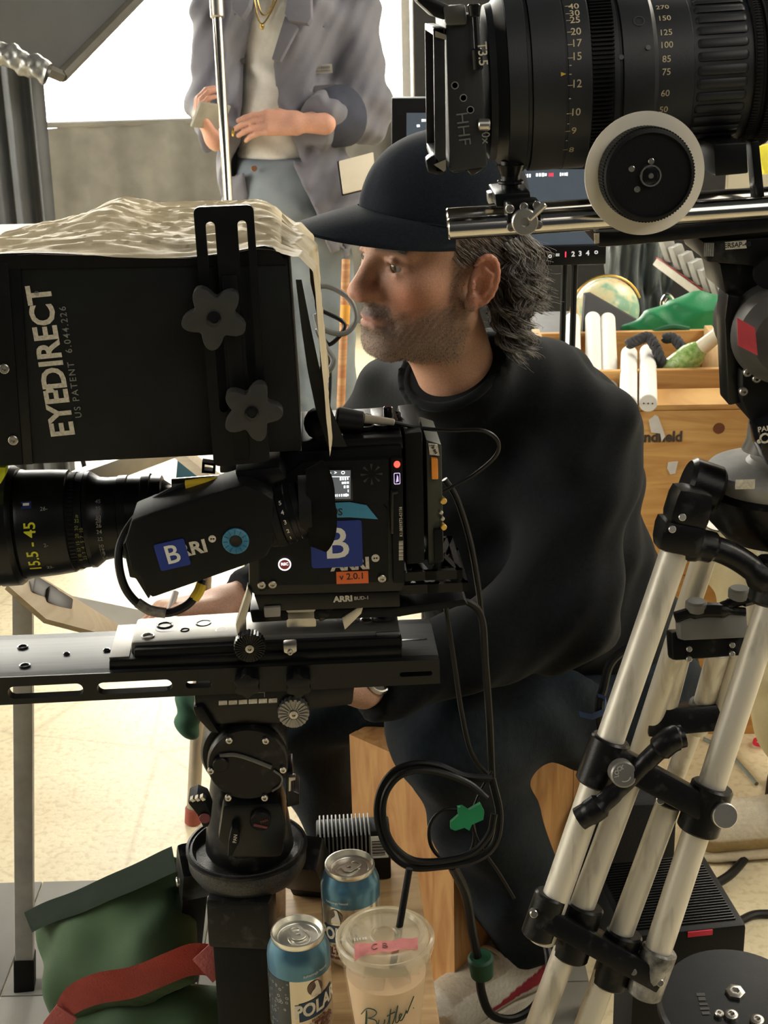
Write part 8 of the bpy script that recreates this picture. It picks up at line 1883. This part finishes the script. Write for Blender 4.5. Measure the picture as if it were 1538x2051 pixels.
# ---- black power brick and round base at the lower right
pb = thing('power_brick', 'black ribbed power brick with a strip of red tape', 'power supply', Matrix.Translation(P(1400, 1905, 1.78)) @ Matrix.Rotation(R(7), 4, 'Z'))
BR = Rig(pb.matrix_basis); q0_, q1_ = BR.at(1250, 1905), BR.at(1492, 1905); zb0, zb1 = BR.at(1400, 1944).z, BR.at(1400, 1862).z; dp = .16
bm = nb(); box(bm, q0_.x, q1_.x, 0, dp, zb0, zb1, .006); part('case', bm, BLK2, pb)
for k in range(26):
    y = .012 + k * .0056; bm = nb(); box(bm, q0_.x + .01, q1_.x - .01, y, y + .0026, zb1 - .0005, zb1 + .0022, .0005); part('rib', bm, BLK, pb)
bm = nb(); q = BR.at(1402, 1866, 0); box(bm, q.x - .016, q.x + .016, -.0012, .0005, q.z - .006, q.z + .0015, .0003); part('red_tape', bm, mat('bright_red_tape', (.55, .02, .05), .6), pb)
dz = P(1470, 1975, 1.62); t = thing('round_base', 'black round mounting base with silver bolts at the lower right corner', 'mount', Vector((dz.x, dz.y, dz.z - .03)))
bm = nb(); c_ = P(1476, 2010, 1.60); lathe(bm, [(.082, -.02), (.088, -.012), (.088, -.004), (.084, 0), (.020, .0005), (.0001, .0005)], c_, (0, -.12, 1), 60); part('disc', bm, BLK, t, world=True)
for px_, py_, r_ in ((1472, 1990, .011), (1464, 2036, .0075), (1516, 2046, .0075), (1440, 2034, .005)):
    q = P(px_, py_, 1.60); rr = ray(px_, py_); nn = Vector((0, -.12, 1)).normalized(); tt_ = (c_ - CAM).dot(nn) / rr.dot(nn); q = CAM + rr * tt_
    bm = nb(); lathe(bm, [(r_, .0005), (r_, .004), (r_ * .8, .005), (r_ * .45, .005), (r_ * .4, .002), (.0001, .002)], q, nn, 6 if r_ > .01 else 20); part('bolt', bm, SCREW, t, world=True)
bm = nb(); marks_into(bm, .034, .009, lambda s, t_: (lambda q: q)(CAM + ray(1408, 2010) * ((c_ - CAM).dot(Vector((0, -.12, 1))) / ray(1408, 2010).dot(Vector((0, -.12, 1)))) + Vector((-.2 * t_ * 1 , s, .12 * s)) + Vector((-t_, 0, .001))), 5, 9); part('engraved_marks', bm, mat('faint_engraving', (.05, .05, .048), .6), t, world=True)
bm = nb(); cyl(bm, c_ - Vector((0, 0, .02)), Vector((c_.x, c_.y, 0)), .045, .06, n=30); part('pedestal', bm, BLK2, t, world=True)
bm = nb(); bar(bm, P(1352, 2024, 1.6), P(1362, 2075, 1.6), .022, .022, .02, .02, (1, 0, 0), .004); part('side_knob', bm, RUB, t, world=True)
# brick rests on a low black stand
bz = (pb.matrix_basis @ Vector(((q0_.x + q1_.x) / 2, dp / 2, zb0))); bm = nb(); box(bm, bz.x - .05, bz.x + .05, bz.y - .06, bz.y + .07, 0, bz.z - .001, .004); solo('equipment_case', bm, mat('black_case', (.015, .015, .016), .6), 'black equipment case standing under the ribbed power brick', 'case')
bc0 = G(1262, 1905); t = thing('black_case', 'soft black equipment case on the floor behind the tripod tubes', 'case', bc0 + Vector((0, .05, 0)))
bm = nb(); box(bm, bc0.x - .075, bc0.x + .065, bc0.y, bc0.y + .10, .0, .27, .012); part('case_body', bm, mat('soft_black_nylon', (.006, .006, .0065), .8, bump=.3, bscale=300), t, world=True)
bm = nb(); tube(bm, [Vector((bc0.x - .04, bc0.y + .05, .268)), Vector((bc0.x - .03, bc0.y + .05, .295)), Vector((bc0.x + .02, bc0.y + .05, .295)), Vector((bc0.x + .03, bc0.y + .05, .268))], .006, 8); part('carry_handle', bm, RUB, t, world=True)
# floor cables at the right
for pts, lab, r_ in (([(1545, 1555), (1535, 1620), (1510, 1690), (1470, 1745), (1425, 1775)], 'thick black cable on the floor near the tan shoe', .008), ([(1545, 1830), (1510, 1832), (1480, 1846), (1450, 1862)], 'black cable leading into the ribbed power brick', .007), ([(1410, 1480), (1450, 1500), (1490, 1540), (1515, 1570)], 'thin green-grey cable curving on the floor behind the tripod', .004)):
    g = [G(x, y, r_) for x, y in pts]; bm = nb(); tube(bm, g, r_, 10); solo('floor_cable', bm, CABLE if r_ > .005 else mat('sage_cable', (.16, .18, .15), .5), lab, 'cable')
bm = nb(); g = [G(x, y, .01) for x, y in ((1512, 1482), (1525, 1478), (1545, 1474))]; tube(bm, g + [G(1530, 1490, .01), G(1512, 1490, .01), G(1512, 1482, .01)], .004, 8); solo('red_ribbon', bm, mat('red_ribbon', (.6, .02, .05), .6), 'loop of red ribbon on the floor at the right edge', 'ribbon')

# wrist watch on the near wrist
q = P(690, 1408, 1.66); wdir = fL.normalized(); t = thing('wrist_watch', 'steel wrist watch on the man wrist below the camera plate', 'watch', J['wrL'])
bm = nb(); a = J['wrL'] + wdir * .012; lathe(bm, [(.0255, -.007), (.0275, -.005), (.0275, .005), (.0255, .007)], a, wdir, 30, False); part('bracelet', bm, SIL, t, world=True)
face_n = (-_f * .8 + Vector((0, 0, .5))); face_n = (face_n - wdir * face_n.dot(wdir)).normalized(); c_ = a + face_n * .0255
bm = nb(); lathe(bm, [(.019, 0), (.0195, .004), (.017, .007), (.015, .0065)], c_, face_n, 30, False); part('bezel', bm, SCREW, t, world=True)
bm = nb(); lathe(bm, [(.0165, .0), (.0165, .0055), (.0001, .0055)], c_, face_n, 30); part('dial', bm, BLKG, t, world=True)
